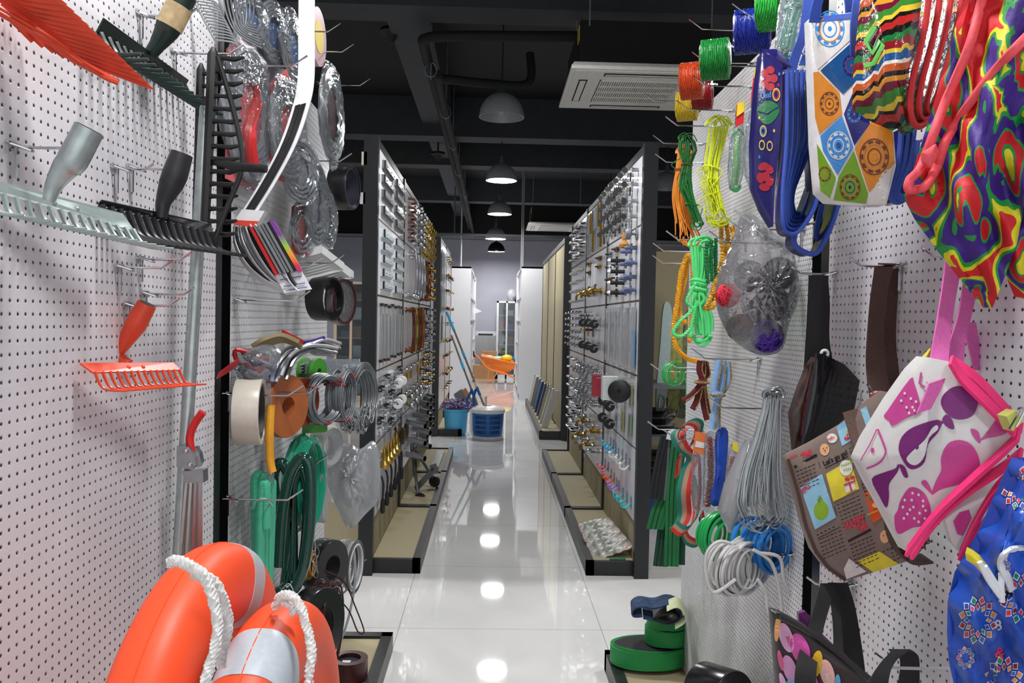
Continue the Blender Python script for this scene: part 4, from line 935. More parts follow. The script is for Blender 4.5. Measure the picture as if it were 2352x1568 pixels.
yarn('purple fuzzy ball at the bottom of the clear bag', 1762, 772, 36, 1.96, [PUR], 20)
yarn('black and white striped yarn ball in the middle of the clear bag', 1756, 694, 50, 2.0, [CHAR, CHAR, WHY])
yarn('grey yarn ball at the top right inside the clear bag', 1790, 628, 36, 2.03, [GRYF, GRYF, CHAR], 30)
yarn('dark brown yarn ball low left inside the clear bag', 1700, 752, 30, 2.02, [M('brown yarn', (70, 44, 40), .7), CHAR], 26)
yarn('grey yarn ball behind, upper left inside the clear bag', 1722, 634, 34, 2.05, [GRYF], 26)
# cords
coil('tangle of thin green cord hanging before the far shelf', 1545, 858, 24, 30, 2.86, 8, .0016, M('green thin cord', (40, 180, 84), .4), .5, 'cord_coil', 'cord', thick=.02)
g = G(); g.tube(cr([at(1568, 850, 2.84), at(1576, 880, 2.84), at(1574, 930, 2.84)], 6), .0016, 5); solo('cord_end', g, M('green thin cord', (40, 180, 84), .4), 'loose end of green cord with a white tip', 'cord')
GOLDT = M('gold flecked cord', (170, 140, 84), .4, .3, .6, 160); MAR = M('maroon cord', (96, 14, 28), .7); LBL = M('light blue cord', (136, 178, 226), .7, 0, .1, 80)
def tasselcord(label, base, deco, loops, tie, y):
    t = T('curtain_cord', label, 'cord', at(*loops[0][0], y), 'tied curtain cords')
    for i, p in enumerate(loops):
        pts = cr([at(*q, y+.012*i) for q in p], 6)
        part('ribbon', G().tube(pts, .0092, 8, flat=.5), base, t)
        part('gold_edge', G().rope([q+V((.0088, -.003, 0)) for q in pts], .0028, .012, 5, 3), deco, t)
    part('knot', G().ball(at(*tie, y-.01), (.02, .013, .011), 8), base, t); part('knot_wrap', G().rope([at(*tie, y-.01)+V((.021*cos(q), -.014*sin(q), 0)) for q in [2*pi*j/16 for j in range(17)]], .005, .014, 5, 3), deco, t)
tasselcord('maroon ribbon cord edged with gold, tied in the middle', MAR, GOLDT, [[(1608, 828), (1606, 850), (1612, 876), (1590, 905), (1568, 920)], [(1612, 828), (1614, 850), (1610, 876), (1600, 920), (1590, 940)], [(1618, 830), (1624, 860), (1612, 880), (1616, 930), (1624, 964)], [(1620, 832), (1622, 860), (1614, 876), (1620, 920), (1626, 950)]], (1612, 878), 2.52)
tasselcord('light blue cord with a gold twist, knotted in the middle', LBL, GOLDT, [[(1652, 826), (1644, 870), (1640, 900), (1650, 912)], [(1660, 828), (1658, 870), (1652, 905), (1640, 950), (1634, 985)], [(1670, 830), (1672, 870), (1662, 895), (1648, 915), (1646, 985)]], (1648, 907), 2.36)
hank('big bundle of bent grey steel wires hanging fanned out', [(1776, 912), (1772, 945), (1762, 1010), (1750, 1080), (1748, 1150), (1758, 1190)], 1.96, [22, 24, 36, 52, 66, 60], 56, .0022, [M('bright grey wire', (146, 154, 158), .35, .5), ZINC], name='wire_bundle', cat='wire', group=None, depth=.35, flare=6)
t = T('plastic_sleeve', 'hazy white plastic sleeve with rubber inside, hanging slanted left of the grey wires', 'packet', at(1680, 1225, 2.06))
part('film', G().tube(cr([at(1722, 1010, 2.06), at(1712, 1060, 2.06), at(1690, 1120, 2.06), at(1676, 1175, 2.06), at(1680, 1222, 2.06)], 6), [.01]*5+[.022]*8+[.034]*8+[.03]*6+[.012]*4, 16, flat=.6)if False else G().tube([at(1722, 1010, 2.06), at(1714, 1060, 2.06), at(1694, 1120, 2.06), at(1680, 1175, 2.06), at(1680, 1222, 2.06)], [.012, .03, .036, .036, .008], 18), HAZY, t)
part('rubber_loop', G().tube(cr([at(1712, 1060, 2.06), at(1680, 1150, 2.06), at(1678, 1185, 2.06), at(1694, 1170, 2.06), at(1718, 1080, 2.06)], 6), .008, 8), M('milky rubber', (190, 196, 198), .4), t)
# webbing
def web(name, cols):
    k = NT(name); b = k.b; sx = k.n('SeparateXYZ'); k.l(k.n('TexCoord').outputs['UV'], sx.inputs[0]); return k
WR, WT, WB = M('red webbing', (196, 44, 40), .7, 0, .1, 300), M('teal webbing', (24, 120, 104), .7, 0, .1, 300), M('beige webbing', (172, 134, 110), .7, 0, .1, 300)
def striped(t, pts, w, mats, th=.002):
    k = len(mats)
    for i, m in enumerate(mats):
        f = (i+.5)/k-.5; part('webbing_band', G().ribbon([p+w*f for p in pts], w/k, th), m, t)
t = T('luggage_strap', 'red, beige and teal striped strap tangled on a hook', 'strap', at(1590, 1256, 2.66))
striped(t, cr([at(1566, 985, 2.62), at(1556, 1000, 2.6), at(1570, 1030, 2.6), at(1592, 1050, 2.62), at(1580, 1080, 2.62), at(1570, 1130, 2.6), at(1572, 1180, 2.62), at(1562, 1205, 2.6), at(1548, 1212, 2.6)], 6), V((.045, -.01, .008)), [WT, WB, WR])
striped(t, cr([at(1570, 975, 2.66), at(1590, 968, 2.66), at(1606, 980, 2.66), at(1594, 1015, 2.68), at(1566, 1045, 2.66), at(1560, 1090, 2.66)], 6), V((.03, 0, .025)), [WR, WB, WT])
striped(t, cr([at(1548, 1205, 2.6), at(1570, 1220, 2.58), at(1594, 1196, 2.6), at(1600, 1150, 2.64), at(1588, 1100, 2.66)], 6), V((.02, -.01, .035)), [WR, WB, WT])
striped(t, cr([at(1568, 1215, 2.6), at(1580, 1240, 2.6), at(1604, 1246, 2.62), at(1616, 1220, 2.64), at(1610, 1180, 2.66)], 6), V((.012, -.01, .032)), [WT, WB, WR])
part('buckle_ring', G().tube([at(1566, 1000, 2.58)+V((.012*cos(q), 0, .02*sin(q))) for q in [2*pi*j/18 for j in range(18)]], .003, 6, closed=True), CHROME, t)
GW = M('green webbing', (16, 110, 56), .7, 0, .15, 300); GWD = M('dark green webbing', (10, 66, 44), .7, 0, .2, 300); BW = M('black webbing', (22, 26, 32), .7); SW = M('grey webbing', (96, 100, 108), .7, 0, .3, 400)
for lab, pts, w, m, y in (('black elastic strap hanging leftmost beside the gondola post', [(1534, 1000), (1518, 1070), (1506, 1145)], .05, BW, 2.86), ('grey checked elastic strap next to the black one', [(1546, 1000), (1540, 1080), (1534, 1150)], .028, SW, 2.84),
                         ('bright green elastic strap under the black one', [(1530, 1140), (1516, 1170), (1504, 1215)], .06, GW, 2.88), ('dark green elastic strap hanging longest, left', [(1530, 1190), (1522, 1250), (1516, 1300)], .05, GWD, 2.90),
                         ('ribbed green elastic strap hanging long in the middle', [(1560, 1010), (1548, 1120), (1544, 1230), (1542, 1300)], .05, GW, 2.80), ('dark ribbed green strap behind, right', [(1566, 1150), (1560, 1230), (1558, 1296)], .045, GWD, 2.84)):
    t = T('elastic_strap', lab, 'strap', at(*pts[-1], y), 'hanging elastic straps'); P = cr([at(*q, y) for q in pts], 6)
    part('webbing', G().ribbon(P, V((w, -.01, 0)), .004), m, t)
    for k in (-.3, 0, .3): part('woven_line', G().ribbon([p+V((w*k, -.0045, 0)) for p in P], V((.0022, 0, 0)), .001), BLKR, t)
g = G(); g.prism([at(1534, 990, 2.82), at(1552, 985, 2.82), at(1548, 1012, 2.82), at(1530, 1008, 2.82)], (0, .001, 0)); solo('hang_tag', g, PAPER, 'white paper tag on the straps', 'tag', smooth=False)
# packets
def packet(label, outline, y, film, card=None, cardm=None, fill=None, cardprint=None):
    t, c = bag(label, outline, y, film, .012, 'header_packet', 'packet', 'hanging header packets')
    if card:
        g = G(); g.prism([at(*q, y-.014) for q in card], (0, .002, 0)); part('header_card', g, cardm, t, smooth=False)
    if cardprint:
        g = G(); g.prism([at(*q, y-.0155) for q in cardprint[0]], (0, .001, 0)); part('header_print', g, cardprint[1], t, smooth=False)
    for (pts, r, m, pitch) in fill or []: part('content', G().rope(cr([at(*q, y) for q in pts], 5), r, pitch, 5), m, t)
packet('clear packet of a pink beaded cord with an orange and white header card', [(1594, 1030), (1618, 1034), (1616, 1120), (1612, 1180), (1590, 1165), (1588, 1090)], 2.54, CLEAR, [(1597, 990), (1626, 996), (1620, 1046), (1592, 1036)], M('orange header', (222, 120, 60), .5), [([(1606, 1050), (1608, 1120), (1604, 1170)], .006, M('pink beads', (190, 80, 90), .3, 0, .5, 200), .01)], ([(1599, 1012), (1622, 1018), (1620, 1030), (1596, 1026)], M('white header print', (224, 222, 220), .6)))
packet('narrow clear packet of dark red beads', [(1620, 1002), (1640, 1000), (1640, 1110), (1630, 1170), (1616, 1168), (1616, 1080)], 2.46, CLEAR, None, None, [([(1630, 1005), (1632, 1090), (1624, 1160)], .012, M('dark red beads', (150, 40, 30), .25, 0, .4, 120), .016)])
packet('bright blue packet hanging beside the dark red beads', [(1644, 994), (1672, 990), (1668, 1080), (1660, 1140), (1648, 1162), (1630, 1150), (1642, 1090)], 2.4, M('glossy blue film', (30, 70, 170), .15, 0, .3, 20, .4))
packet('clear packet with red tools and a yellow card', [(1674, 1030), (1686, 1020), (1704, 1060), (1698, 1130), (1672, 1140), (1668, 1080)], 2.32, CLEAR, [(1682, 1014), (1694, 1016), (1696, 1040), (1684, 1034)], M('yellow header print', (236, 210, 50), .5), [([(1684, 1050), (1680, 1100), (1674, 1132)], .01, REDP, .03)])
# cable coils
GC = M('green cable', (40, 168, 90), .35); BC = M('blue cable', (46, 128, 206), .35); WC = M('white cable', (238, 240, 246), .35, 0, .03)
coil('green cable coil behind the white cable', 1648, 1230, 46, 58, 2.38, 15, .0045, GC, .45, 'cable_coil', 'cable', 'plastic cable coils', thick=.035)
coil('blue cable coil behind the white cable', 1748, 1250, 42, 56, 2.02, 22, .0048, BC, .3, 'cable_coil', 'cable', 'plastic cable coils', thick=.05)
coil('big white cable coil in front of the green and blue ones', 1700, 1300, 42, 60, 1.98, 62, .0038, WC, .3, 'cable_coil', 'cable', 'plastic cable coils', thick=.03, jx=.75)
for lab, pts in (('loose white cable end hanging right, longest', [(1745, 1270), (1790, 1280), (1800, 1330), (1812, 1360), (1816, 1362)]), ('loose white cable end hanging middle', [(1730, 1262), (1770, 1290), (1790, 1350), (1796, 1405)]), ('white cable arching left of its coil', [(1690, 1330), (1640, 1360), (1622, 1320), (1624, 1270), (1650, 1244), (1680, 1248)]),
                 ('loose white cable ends hanging lowest', [(1740, 1330), (1758, 1360), (1764, 1400), (1778, 1430), (1784, 1440)])):
    g = G(); g.tube(cr([at(*q, 1.90) for q in pts], 7), .0045, 7); solo('cable', g, WC, lab, 'cable', 'loose white cable ends')
# on the base: green webbing rolls
def webroll(label, u, v, y, z, R, asp, h, mat, core, rim=3):
    c = at(u, v, y); c.z = z; t = T('webbing_roll', label, 'webbing roll', c, 'green webbing rolls')
    P = lambda q, k: c+V((R*k*cos(q), R*k*asp*sin(q), 0)); n = 48
    part('core_turns', G().prism([P(2*pi*j/n, .9) for j in range(n)], (0, 0, h*.97)), core, t)
    for i in range(rim):
        k = .92+.08*i/(rim-1); hh = h*(1-.04*i); ph = .6*i
        part('outer_turn', G().ribbon([P(2*pi*j/n+ph, k)+V((0, 0, h/2+(.003*sin(j*.26)))) for j in range(n+1)], V((0, 0, hh)), .0035), mat, t)
    return c
GR = M('green polypropylene webbing', (22, 130, 62), .6, 0, .12, 250); GRK = M('black webbing core', (28, 28, 34), .85, 0, .15, 200)
webroll('big oval green webbing roll lying on the right base', 1490, 1480, 3.12, .084, .150, .6, .075, GR, GRK, 4)
webroll('smaller green webbing roll on top of the big oval one', 1530, 1440, 3.13, .163, .082, .9, .062, GR, GRK, 3)
webroll('upper green webbing roll, topmost of the green stack', 1533, 1400, 3.13, .228, .078, .9, .05, GR, GRK, 3)
t = T('webbing_roll', 'navy tartan webbing roll with a cream taped end, lying on the green stack', 'webbing roll', at(1510, 1425, 2.95))
NAVY = M('navy tartan webbing', (34, 58, 92), .8, 0, .5, 60); y = 2.97
pts = cr([at(1478, 1410, y), at(1458, 1410, y), at(1455, 1398, y), at(1472, 1388, y), at(1505, 1392, y), at(1535, 1384, y), at(1560, 1392, y), at(1566, 1412, y), at(1540, 1428, y), at(1510, 1420, y), at(1480, 1414, y)], 5)
part('webbing', G().ribbon([p+V((0, .03, 0)) for p in pts], V((.012, .085, .01)), .006), NAVY, t)
part('inner_turns', G().ribbon([p+V((.004, .02, -.0)) for p in cr([at(1500, 1412, y), at(1520, 1404, y), at(1545, 1402, y), at(1552, 1412, y), at(1530, 1420, y), at(1505, 1414, y)], 5)], V((.012, .085, .01)), .008), BLKR, t)
part('cream_tape', G().ribbon([p+V((.006, -.012, .006)) for p in cr([at(1526, 1392, y), at(1550, 1384, y), at(1566, 1400, y), at(1566, 1418, y), at(1545, 1432, y)], 5)], V((.016, .08, .012)), .002), M('cream paper tape', (214, 222, 176), .6), t)
c = at(1652, 1580, 2.25); c.z = .165
roll('big coiled black rubber strip at the bottom of the right board', 1600, 1700, 1596, 66, 2.25, M('black rubber', (26, 27, 30), .22), .3, ax=(.5, -.86, .15), name='rubber_roll', cat='rubber roll', group='black rubber rolls')
_c, _w, _R, _ax = at(1650, 1596, 2.25), 100*px(2.25), 66*px(2.25), V((.5, -.86, .15)).normalized(); _e = _ax.orthogonal().normalized(); _f = _ax.cross(_e); _b = [o for o in bpy.data.objects if o.name.startswith('rubber_roll') and o['label'].startswith('big coiled')][0]
for k in range(9): part('coil_turn', G().tube([_c+_ax*(_w*.5)+(_e*cos(q)+_f*sin(q))*_R*(.36+.075*k) for q in [2*pi*j/44 for j in range(44)]], _R*.03, 7, closed=True), M('black rubber edge', (34, 34, 36), .3), _b)
# ------------------------------------------------------------------ shopping bags on the nearest right board
for tip, lab in (((1818, 612), 'chrome hook holding the black bag by its strap'), ((1953, 592), 'chrome hook holding the brown newspaper print bag'), ((2118, 567), 'chrome hook holding the pear print bag'),
                 ((1853, 1325), 'chrome hook holding the polka dot bag by its black handles')):
    hook(tip, RN, -1, .1, lab)
hook((2010, 1500), RN, -1, .16, 'chrome hook with the black strap at the bottom')
for tip, lab in (((1850, 20), 'chrome hook hidden behind the blue patchwork bag'), ((1840, 120), 'chrome hook holding the blue leaf bag')):
    hook(tip, RN, -1, .13, lab)
def pip(poly, u, v):
    """distance ratio from the middle: 0 at the centroid, 1 on the outline"""
    cu = sum(p[0] for p in poly)/len(poly); cv = sum(p[1] for p in poly)/len(poly); du, dv = u-cu, v-cv
    best = 1e9; n = len(poly)
    if abs(du)+abs(dv) < 1e-6: return 0
    for i in range(n):
        (ax, ay), (bx, by) = poly[i], poly[(i+1) % n]; ex, ey = bx-ax, by-ay; den = du*ey-dv*ex
        if abs(den) < 1e-9: continue
        t_ = ((ax-cu)*ey-(ay-cv)*ex)/den; s_ = ((ax-cu)*dv-(ay-cv)*du)/den
        if t_ > 0 and -1e-6 <= s_ <= 1+1e-6: best = min(best, t_)
    return min(1, 1/best)
class Slab:
    """a cloth panel: outline in photo pixels on its own slanted plane y(u,v), puffed a little, with thickness"""
    def __init__(s, outline, yf, bul=.01, th=.012, dens=5, wave=None, smooth=True):
        s.o = outline; s.yf = yf; s.bul = bul; s.wave = wave; s.g = G(); g = s.g
        P = []
        n = len(outline)
        for i in range(n):
            (a, b), (c, d) = outline[i], outline[(i+1) % n]
            for j in range(dens): P.append((a+(c-a)*j/dens, b+(d-b)*j/dens))
        cu = sum(p[0] for p in outline)/n; cv = sum(p[1] for p in outline)/n; K = 12; m = len(P); vs = []; fs = []
        vs.append(s.S(cu, cv))
        for i in range(1, K+1):
            for (u, v) in P: vs.append(s.S(cu+(u-cu)*i/K, cv+(v-cv)*i/K))
        for j in range(m):
            fs.append([0, 1+j, 1+(j+1) % m])
            for i in range(K-1): a = 1+i*m; fs.append([a+j, a+m+j, a+m+(j+1) % m, a+(j+1) % m])
        o = len(vs); vs += [s.S(u, v)+V((0, th, 0)) for u, v in P]; e = 1+(K-1)*m
        for j in range(m): fs.append([e+j, o+j, o+(j+1) % m, e+(j+1) % m])
        fs.append([o+j for j in range(m)][::-1]); g.add(vs, fs)
    def S(s, u, v, off=0):
        y = s.yf(u, v); r = pip(s.o, u, v); y -= s.bul*(1-r*r)
        if s.wave: y += s.wave(u, v)
        return at(u, v, y-off)
    def shape(s, mi, pts, off=.0012, smooth=0):
        """a printed shape on the panel"""
        if smooth: pts = smooth2(pts, smooth)
        s.g.mi = mi; n = len(pts); cu = sum(p[0] for p in pts)/n; cv = sum(p[1] for p in pts)/n
        bm = bmesh.new(); vv = [bm.verts.new((u, -v, 0)) for u, v in pts]
        try: f = bm.faces.new(vv); bmesh.ops.triangulate(bm, faces=[f]); bm.verts.index_update(); tri = [[(w.co.x, -w.co.y) for w in q.verts] for q in bm.faces]
        except ValueError: tri = []
        bm.free()
        while tri:                                          # split long triangles so that the print follows the cloth
            q = tri.pop(); L = [math.dist(q[k], q[(k+1) % 3]) for k in range(3)]; k = L.index(max(L))
            if L[k] > 15:
                m_ = ((q[k][0]+q[(k+1) % 3][0])/2, (q[k][1]+q[(k+1) % 3][1])/2); tri += [[q[k], m_, q[(k+2) % 3]], [m_, q[(k+1) % 3], q[(k+2) % 3]]]
            else: s.g.add([s.S(u, v, off) for u, v in q], [[0, 1, 2]])
        s.g.mi = 0
    def disc(s, mi, u, v, r, r2=None, off=.0014, n=20, rot=0, k=1):
        pts = []
        for j in range(n):
            q = 2*pi*j/n; x, y = r*cos(q), (r2 or r)*sin(q); pts.append((u+x*cos(rot)-y*sin(rot), v+x*sin(rot)+y*cos(rot)))
        s.shape(mi, pts, off)
    def annulus(s, mi, u, v, r, w, r2=None, off=.0016, n=24):
        s.g.mi = mi; q2 = (r2 or r)/r; vs = []
        for j in range(n):
            q = 2*pi*j/n; vs += [s.S(u+r*cos(q), v+r*q2*sin(q), off), s.S(u+(r-w)*cos(q), v+(r-w)*q2*sin(q), off)]
        s.g.add(vs, [[2*j, 2*((j+1) % n), 2*((j+1) % n)+1, 2*j+1] for j in range(n)]); s.g.mi = 0
    def stroke(s, mi, pts, w, off=.0016, sm=0):
        """a printed line of width w pixels"""
        if sm: pts = smooth2(pts, sm, False)
        s.g.mi = mi; n = len(pts); vs = []
        for i, (u, v) in enumerate(pts):
            a, b = pts[max(i-1, 0)], pts[min(i+1, n-1)]; dx, dy = b[0]-a[0], b[1]-a[1]; L = math.hypot(dx, dy) or 1
            vs += [s.S(u-dy/L*w/2, v+dx/L*w/2, off), s.S(u+dy/L*w/2, v-dx/L*w/2, off)]
        s.g.add(vs, [[2*i, 2*i+1, 2*i+3, 2*i+2] for i in range(n-1)]); s.g.mi = 0
    def text(s, mi, txt, u, v, h, rot=0, bold=.02, sx=1, off=.0018, align='LEFT', flip=1, skew=0):
        s.g.mi = mi; c, q = cos(radians(rot)), sin(radians(rot))
        textgeo(s.g, txt, lambda x, y: s.S(u+(x*sx+y*skew)*c+y*flip*q, v+(x*sx+y*skew)*q-y*flip*c, off), h, bold=bold*h, align=align); s.g.mi = 0
def smooth2(pts, k=4, closed=True): return [(p.x, p.y) for p in cr([(u, v, 0) for u, v in pts], k, closed)]
def lin(u0, v0, y0, u1, v1, y1):
    d = (u1-u0)**2+(v1-v0)**2
    return lambda u, v: y0+(y1-y0)*((u-u0)*(u1-u0)+(v-v0)*(v1-v0))/d
def lam(name, c, rough=.3, var=.08): return M(name, c, rough, 0, var, 40, .12)
def strap(t, pts, y, w, m, label=None, name='handle', th=.003, k=7):
    P = cr([at(q[0], q[1], q[2] if len(q) > 2 else y) for q in pts], k)
    part(name, G().ribbon(P, [V((w*cos(.3), w*.3*sin(i*.2), 0)) for i in range(len(P))], th), m, t, label=label)
def edge(t, pts, y, r, m, name='binding'):
    part(name, G().tube(cr([at(q[0], q[1], q[2] if len(q) > 2 else y) for q in pts], 6), r, 7), m, t)

# --- blue leaf print bag
BIND = M('blue binding tape', (52, 84, 180), .6, 0, .08, 120); NAVYL = lam('navy laminate', (38, 34, 104), .18)
t = T('shopping_bag', 'folded navy shopping bag with red flowers, a green leaf and blue bindings', 'bag', at(1830, 560, 1.7), 'printed shopping bags')
fr = Slab([(1750, 122), (1776, 128), (1798, 150), (1796, 260), (1790, 340), (1780, 430), (1776, 520), (1752, 480), (1732, 430), (1730, 330), (1740, 200)], lin(1735, 0, 1.68, 1795, 0, 1.60), .008, .03)
RL, GL_, YL, LB_ = lam('red print', (176, 44, 60), .25), lam('green print', (40, 120, 72), .25), lam('yellow print', (206, 190, 90), .3), lam('pale blue print', (60, 130, 190), .3)
def flower(sl, mi, u, v, r, rx=1, n=5, ph=0):
    for j in range(n):
        q = ph+2*pi*j/n; sl.disc(mi, u+r*.55*cos(q)*rx, v+r*.6*sin(q), r*.42*rx, r*.3, rot=q)
    sl.disc(mi, u, v, r*.25)
flower(fr, 1, 1766, 180, 34, .62); flower(fr, 1, 1758, 405, 42, .5, ph=.5)
fr.shape(2, [(1738, 252), (1752, 236), (1772, 232), (1790, 246), (1786, 266), (1768, 284), (1750, 280)], smooth=4); fr.stroke(0, [(1740, 256), (1762, 262), (1788, 246)], 3, .0024)
for u, v, r in ((1783, 217, 9), (1753, 301, 8), (1750, 333, 7), (1768, 335, 7)): fr.annulus(3, u, v, r, 2.2, r*1.7)
fr.annulus(1, 1783, 217, 6, 2, 11); fr.annulus(4, 1753, 301, 5.2, 1.8, 9)
for u, v in ((1790, 170), (1745, 228), (1744, 270), (1788, 195), (1744, 360), (1778, 300)): fr.disc([4, 2, 3, 1][int(u+v) % 4], u, v, 2.6, 4)
fr.text(4, 'Leaf', 1748, 226, 19, rot=-8, sx=.8)
part('bag_panel', fr.g, [NAVYL, RL, GL_, YL, LB_], t, ang=60)
g = Slab([(1752, 114), (1782, 112), (1812, 136), (1826, 158), (1800, 160), (1776, 136), (1752, 126)], lambda u, v: 1.66, .006, .02); part('bag_mouth', g.g, NAVYL, t)
for i in range(6):
    a = 1800+11*i; b = 1782+5*i; y = 1.60+.02*i
    p = [(a, 170, y), (a-2, 330, y), (b+8, 440, y), (b+8, 515-6*i, y), (b+20, 538-9*i, y+.01), (b+48, 530-10*i, y+.02), (1868-2*i, 460-10*i, y+.02), (1874-4*i, 330, y+.02), (1862-3*i, 180, y)]
    P = cr([at(*q) for q in p], 6); part('folded_panel', G().ribbon(P, V((.004, .05, 0)), .002), NAVYL, t)
    part('binding', G().tube([q-V((.002, .026, 0)) for q in P], .0042, 7), BIND, t)
p = cr([at(*q) for q in [(1862, 420, 1.70), (1840, 480, 1.70), (1815, 545, 1.70), (1822, 572, 1.70), (1858, 586, 1.70), (1880, 560, 1.70), (1905, 500, 1.70), (1918, 440, 1.70)]], 7)
part('folded_panel', G().ribbon(p, V((.004, .06, 0)), .002), NAVYL, t); part('binding', G().tube([q-V((.002, .031, 0)) for q in p], .0055, 7), BIND, t)
p = cr([at(*q) for q in [(1888, 470, 1.72), (1876, 530, 1.72), (1884, 556, 1.72), (1898, 520, 1.72)]], 7); part('binding', G().tube(p, .006, 7), BIND, t)
strap(t, [(1818, 160), (1830, 120), (1848, 70), (1862, -40)], 1.66, .022, BIND)
strap(t, [(1846, 150), (1862, 100), (1874, 30), (1880, -40)], 1.69, .022, BIND)
# --- patchwork tile bag
t = T('shopping_bag', 'shopping bag with a patchwork of orange, blue and green mandala diamonds', 'bag', at(1960, 465, 1.4), 'printed shopping bags')
pb = Slab([(1862, 40), (1960, 28), (1990, 32), (1985, 120), (2002, 250), (2052, 296), (2058, 380), (2036, 470), (1990, 470), (1905, 462), (1882, 440), (1872, 330), (1866, 160)], lin(1865, 0, 1.46, 2050, 0, 1.32), .02, .03)
polys = [(1, [(1866, 52), (1958, 46), (1966, 80), (1878, 160), (1866, 110)]), (2, [(1884, 162), (1962, 92), (1986, 60), (1982, 160), (1962, 190), (1936, 216)]), (3, [(1868, 166), (1880, 164), (1928, 212), (1934, 262), (1882, 308), (1872, 270)]),
         (4, [(1884, 312), (1934, 266), (1960, 338), (1924, 402), (1890, 345)]), (5, [(1938, 262), (1966, 195), (1996, 258), (1998, 284), (1962, 334)]), (3, [(1963, 342), (2004, 274), (2050, 302), (2054, 375), (1996, 442)]),
         (6, [(1926, 406), (1961, 346), (1994, 446), (1988, 468), (1914, 460)]), (6, [(1876, 330), (1888, 350), (1920, 408), (1906, 456), (1884, 438)]), (1, [(1998, 448), (2030, 392), (2050, 385), (2034, 468), (2000, 470)])]
for mi, p in polys: pb.shape(mi, p)
for (u, v, r, cols) in ((1906, 66, 34, (4, 7, 4)), (1905, 238, 22, (8, 7, 8)), (1926, 334, 26, (1, 4, 1, 2)), (2008, 360, 34, (8, 7, 8, 3)), (1952, 430, 24, (8, 7, 5)), (1894, 400, 14, (8, 7)), (1962, 262, 16, (4, 4)), (1956, 150, 20, (5, 9))):
    for j, mi in enumerate(cols): pb.annulus(mi, u, v, r*(1-.26*j), r*.07, r*(1-.26*j)*1.25)
    for j in range(10): q = 2*pi*j/10; pb.disc(cols[0], u+r*.8*cos(q), v+r*.8*1.25*sin(q), r*.13, r*.2, rot=q, n=8)
    pb.disc(cols[-1], u, v, r*.14, r*.18, n=10)
for a in ((1862, 46), (1984, 40)): pass
pb.stroke(10, [(1863, 47), (1910, 41), (1962, 35), (1988, 36)], 12, .002)
part('bag_panel', pb.g, [lam('white laminate', (226, 226, 230), .18), lam('cream tile', (214, 212, 210), .18), lam('deep blue tile', (30, 76, 132), .18), lam('orange tile', (212, 134, 44), .18), lam('sky blue tile', (66, 136, 206), .18), lam('indigo tile', (34, 34, 112), .18), lam('lime tile', (112, 156, 40), .18), lam('gold line', (196, 130, 60), .3), lam('brown line', (110, 52, 30), .3), lam('pink line', (170, 40, 80), .3), BIND], t, ang=60)
strap(t, [(1870, 52), (1874, 20), (1890, -30), (1905, -60)], 1.44, .02, BIND); strap(t, [(1972, 130, 1.37), (1970, 60, 1.37), (1978, 0, 1.38), (1990, -40, 1.4)], 1.38, .03, BIND); strap(t, [(1954, 40, 1.42), (1950, 0, 1.42), (1936, -50, 1.43)], 1.42, .02, BIND)
for i in range(3):
    P = cr([at(*q) for q in [(2060+14*i, 300, 1.36), (2052+12*i, 380, 1.36), (2034+8*i, 440, 1.36), (2042+9*i, 466-5*i, 1.37), (2064+6*i, 462-8*i, 1.38), (2074+5*i, 420, 1.39), (2084+6*i, 330, 1.4)]], 6)
    part('folded_panel', G().ribbon(P, V((.004, .04, 0)), .002), NAVYL, t); part('binding', G().tube([q-V((.002, .021, 0)) for q in P], .0048, 7), BIND, t)
# --- ethnic stripe bag
def ethnic():
    k = NT('woven stripe print'); b = k.b; sx = k.n('SeparateXYZ'); k.l(k.obj(), sx.inputs[0])
    z, x = sx.outputs[2], k.ma('ADD', sx.outputs[0], sx.outputs[1])
    zz = k.ma('PINGPONG', k.ma('MULTIPLY', x, 40), 1.0)
    f = k.ma('FRACT', k.ma('ADD', k.ma('MULTIPLY', z, 7.5), k.ma('MULTIPLY', zz, .06)))
    cs = [(0, (180, 40, 40)), (.09, (24, 22, 20)), (.14, (220, 190, 60)), (.2, (60, 130, 50)), (.3, (110, 20, 50)), (.38, (220, 150, 50)), (.44, (24, 22, 20)), (.5, (200, 90, 40)), (.58, (240, 230, 220)), (.62, (30, 90, 150)), (.7, (220, 190, 60)), (.75, (140, 30, 40)), (.84, (30, 120, 60)), (.92, (24, 22, 20))]
    k.l(k.ramp(f, [(p, srgb(*c)) for p, c in cs], 'CONSTANT'), b.inputs['Base Color']); b.inputs['Roughness'].default_value = .16
    k.bump(k.noise(90, 3), .5, .003); return k.m
ETH = ethnic(); REDB = M('red binding tape', (206, 40, 44), .55)
t = T('shopping_bag', 'glossy shopping bag with ethnic stripes and zigzags, red bindings', 'bag', at(2060, 300, 1.3), 'printed shopping bags')
eb = Slab([(1996, -20), (2120, -20), (2110, 60), (2090, 150), (2074, 220), (2082, 284), (2072, 290), (2020, 268), (1976, 240), (1980, 130)], lin(1980, 0, 1.30, 2100, 0, 1.18), .03, .03, wave=lambda u, v: .006*sin(u*.12))
for p in ([(1986, 110), (2010, 50), (2030, 90), (2008, 120), (2024, 150), (2000, 158), (1988, 140)],): pass
eb.stroke(1, [(2010, 60), (1988, 96), (2004, 122), (2020, 92), (2028, 104), (2006, 146), (1984, 150)], 11, .003)
eb.stroke(2, [(2016, 66), (1996, 98), (2006, 108), (2020, 80)], 4, .004)
part('bag_panel', eb.g, [ETH, lam('bright green print', (84, 186, 60), .25), BLKR], t, ang=60)
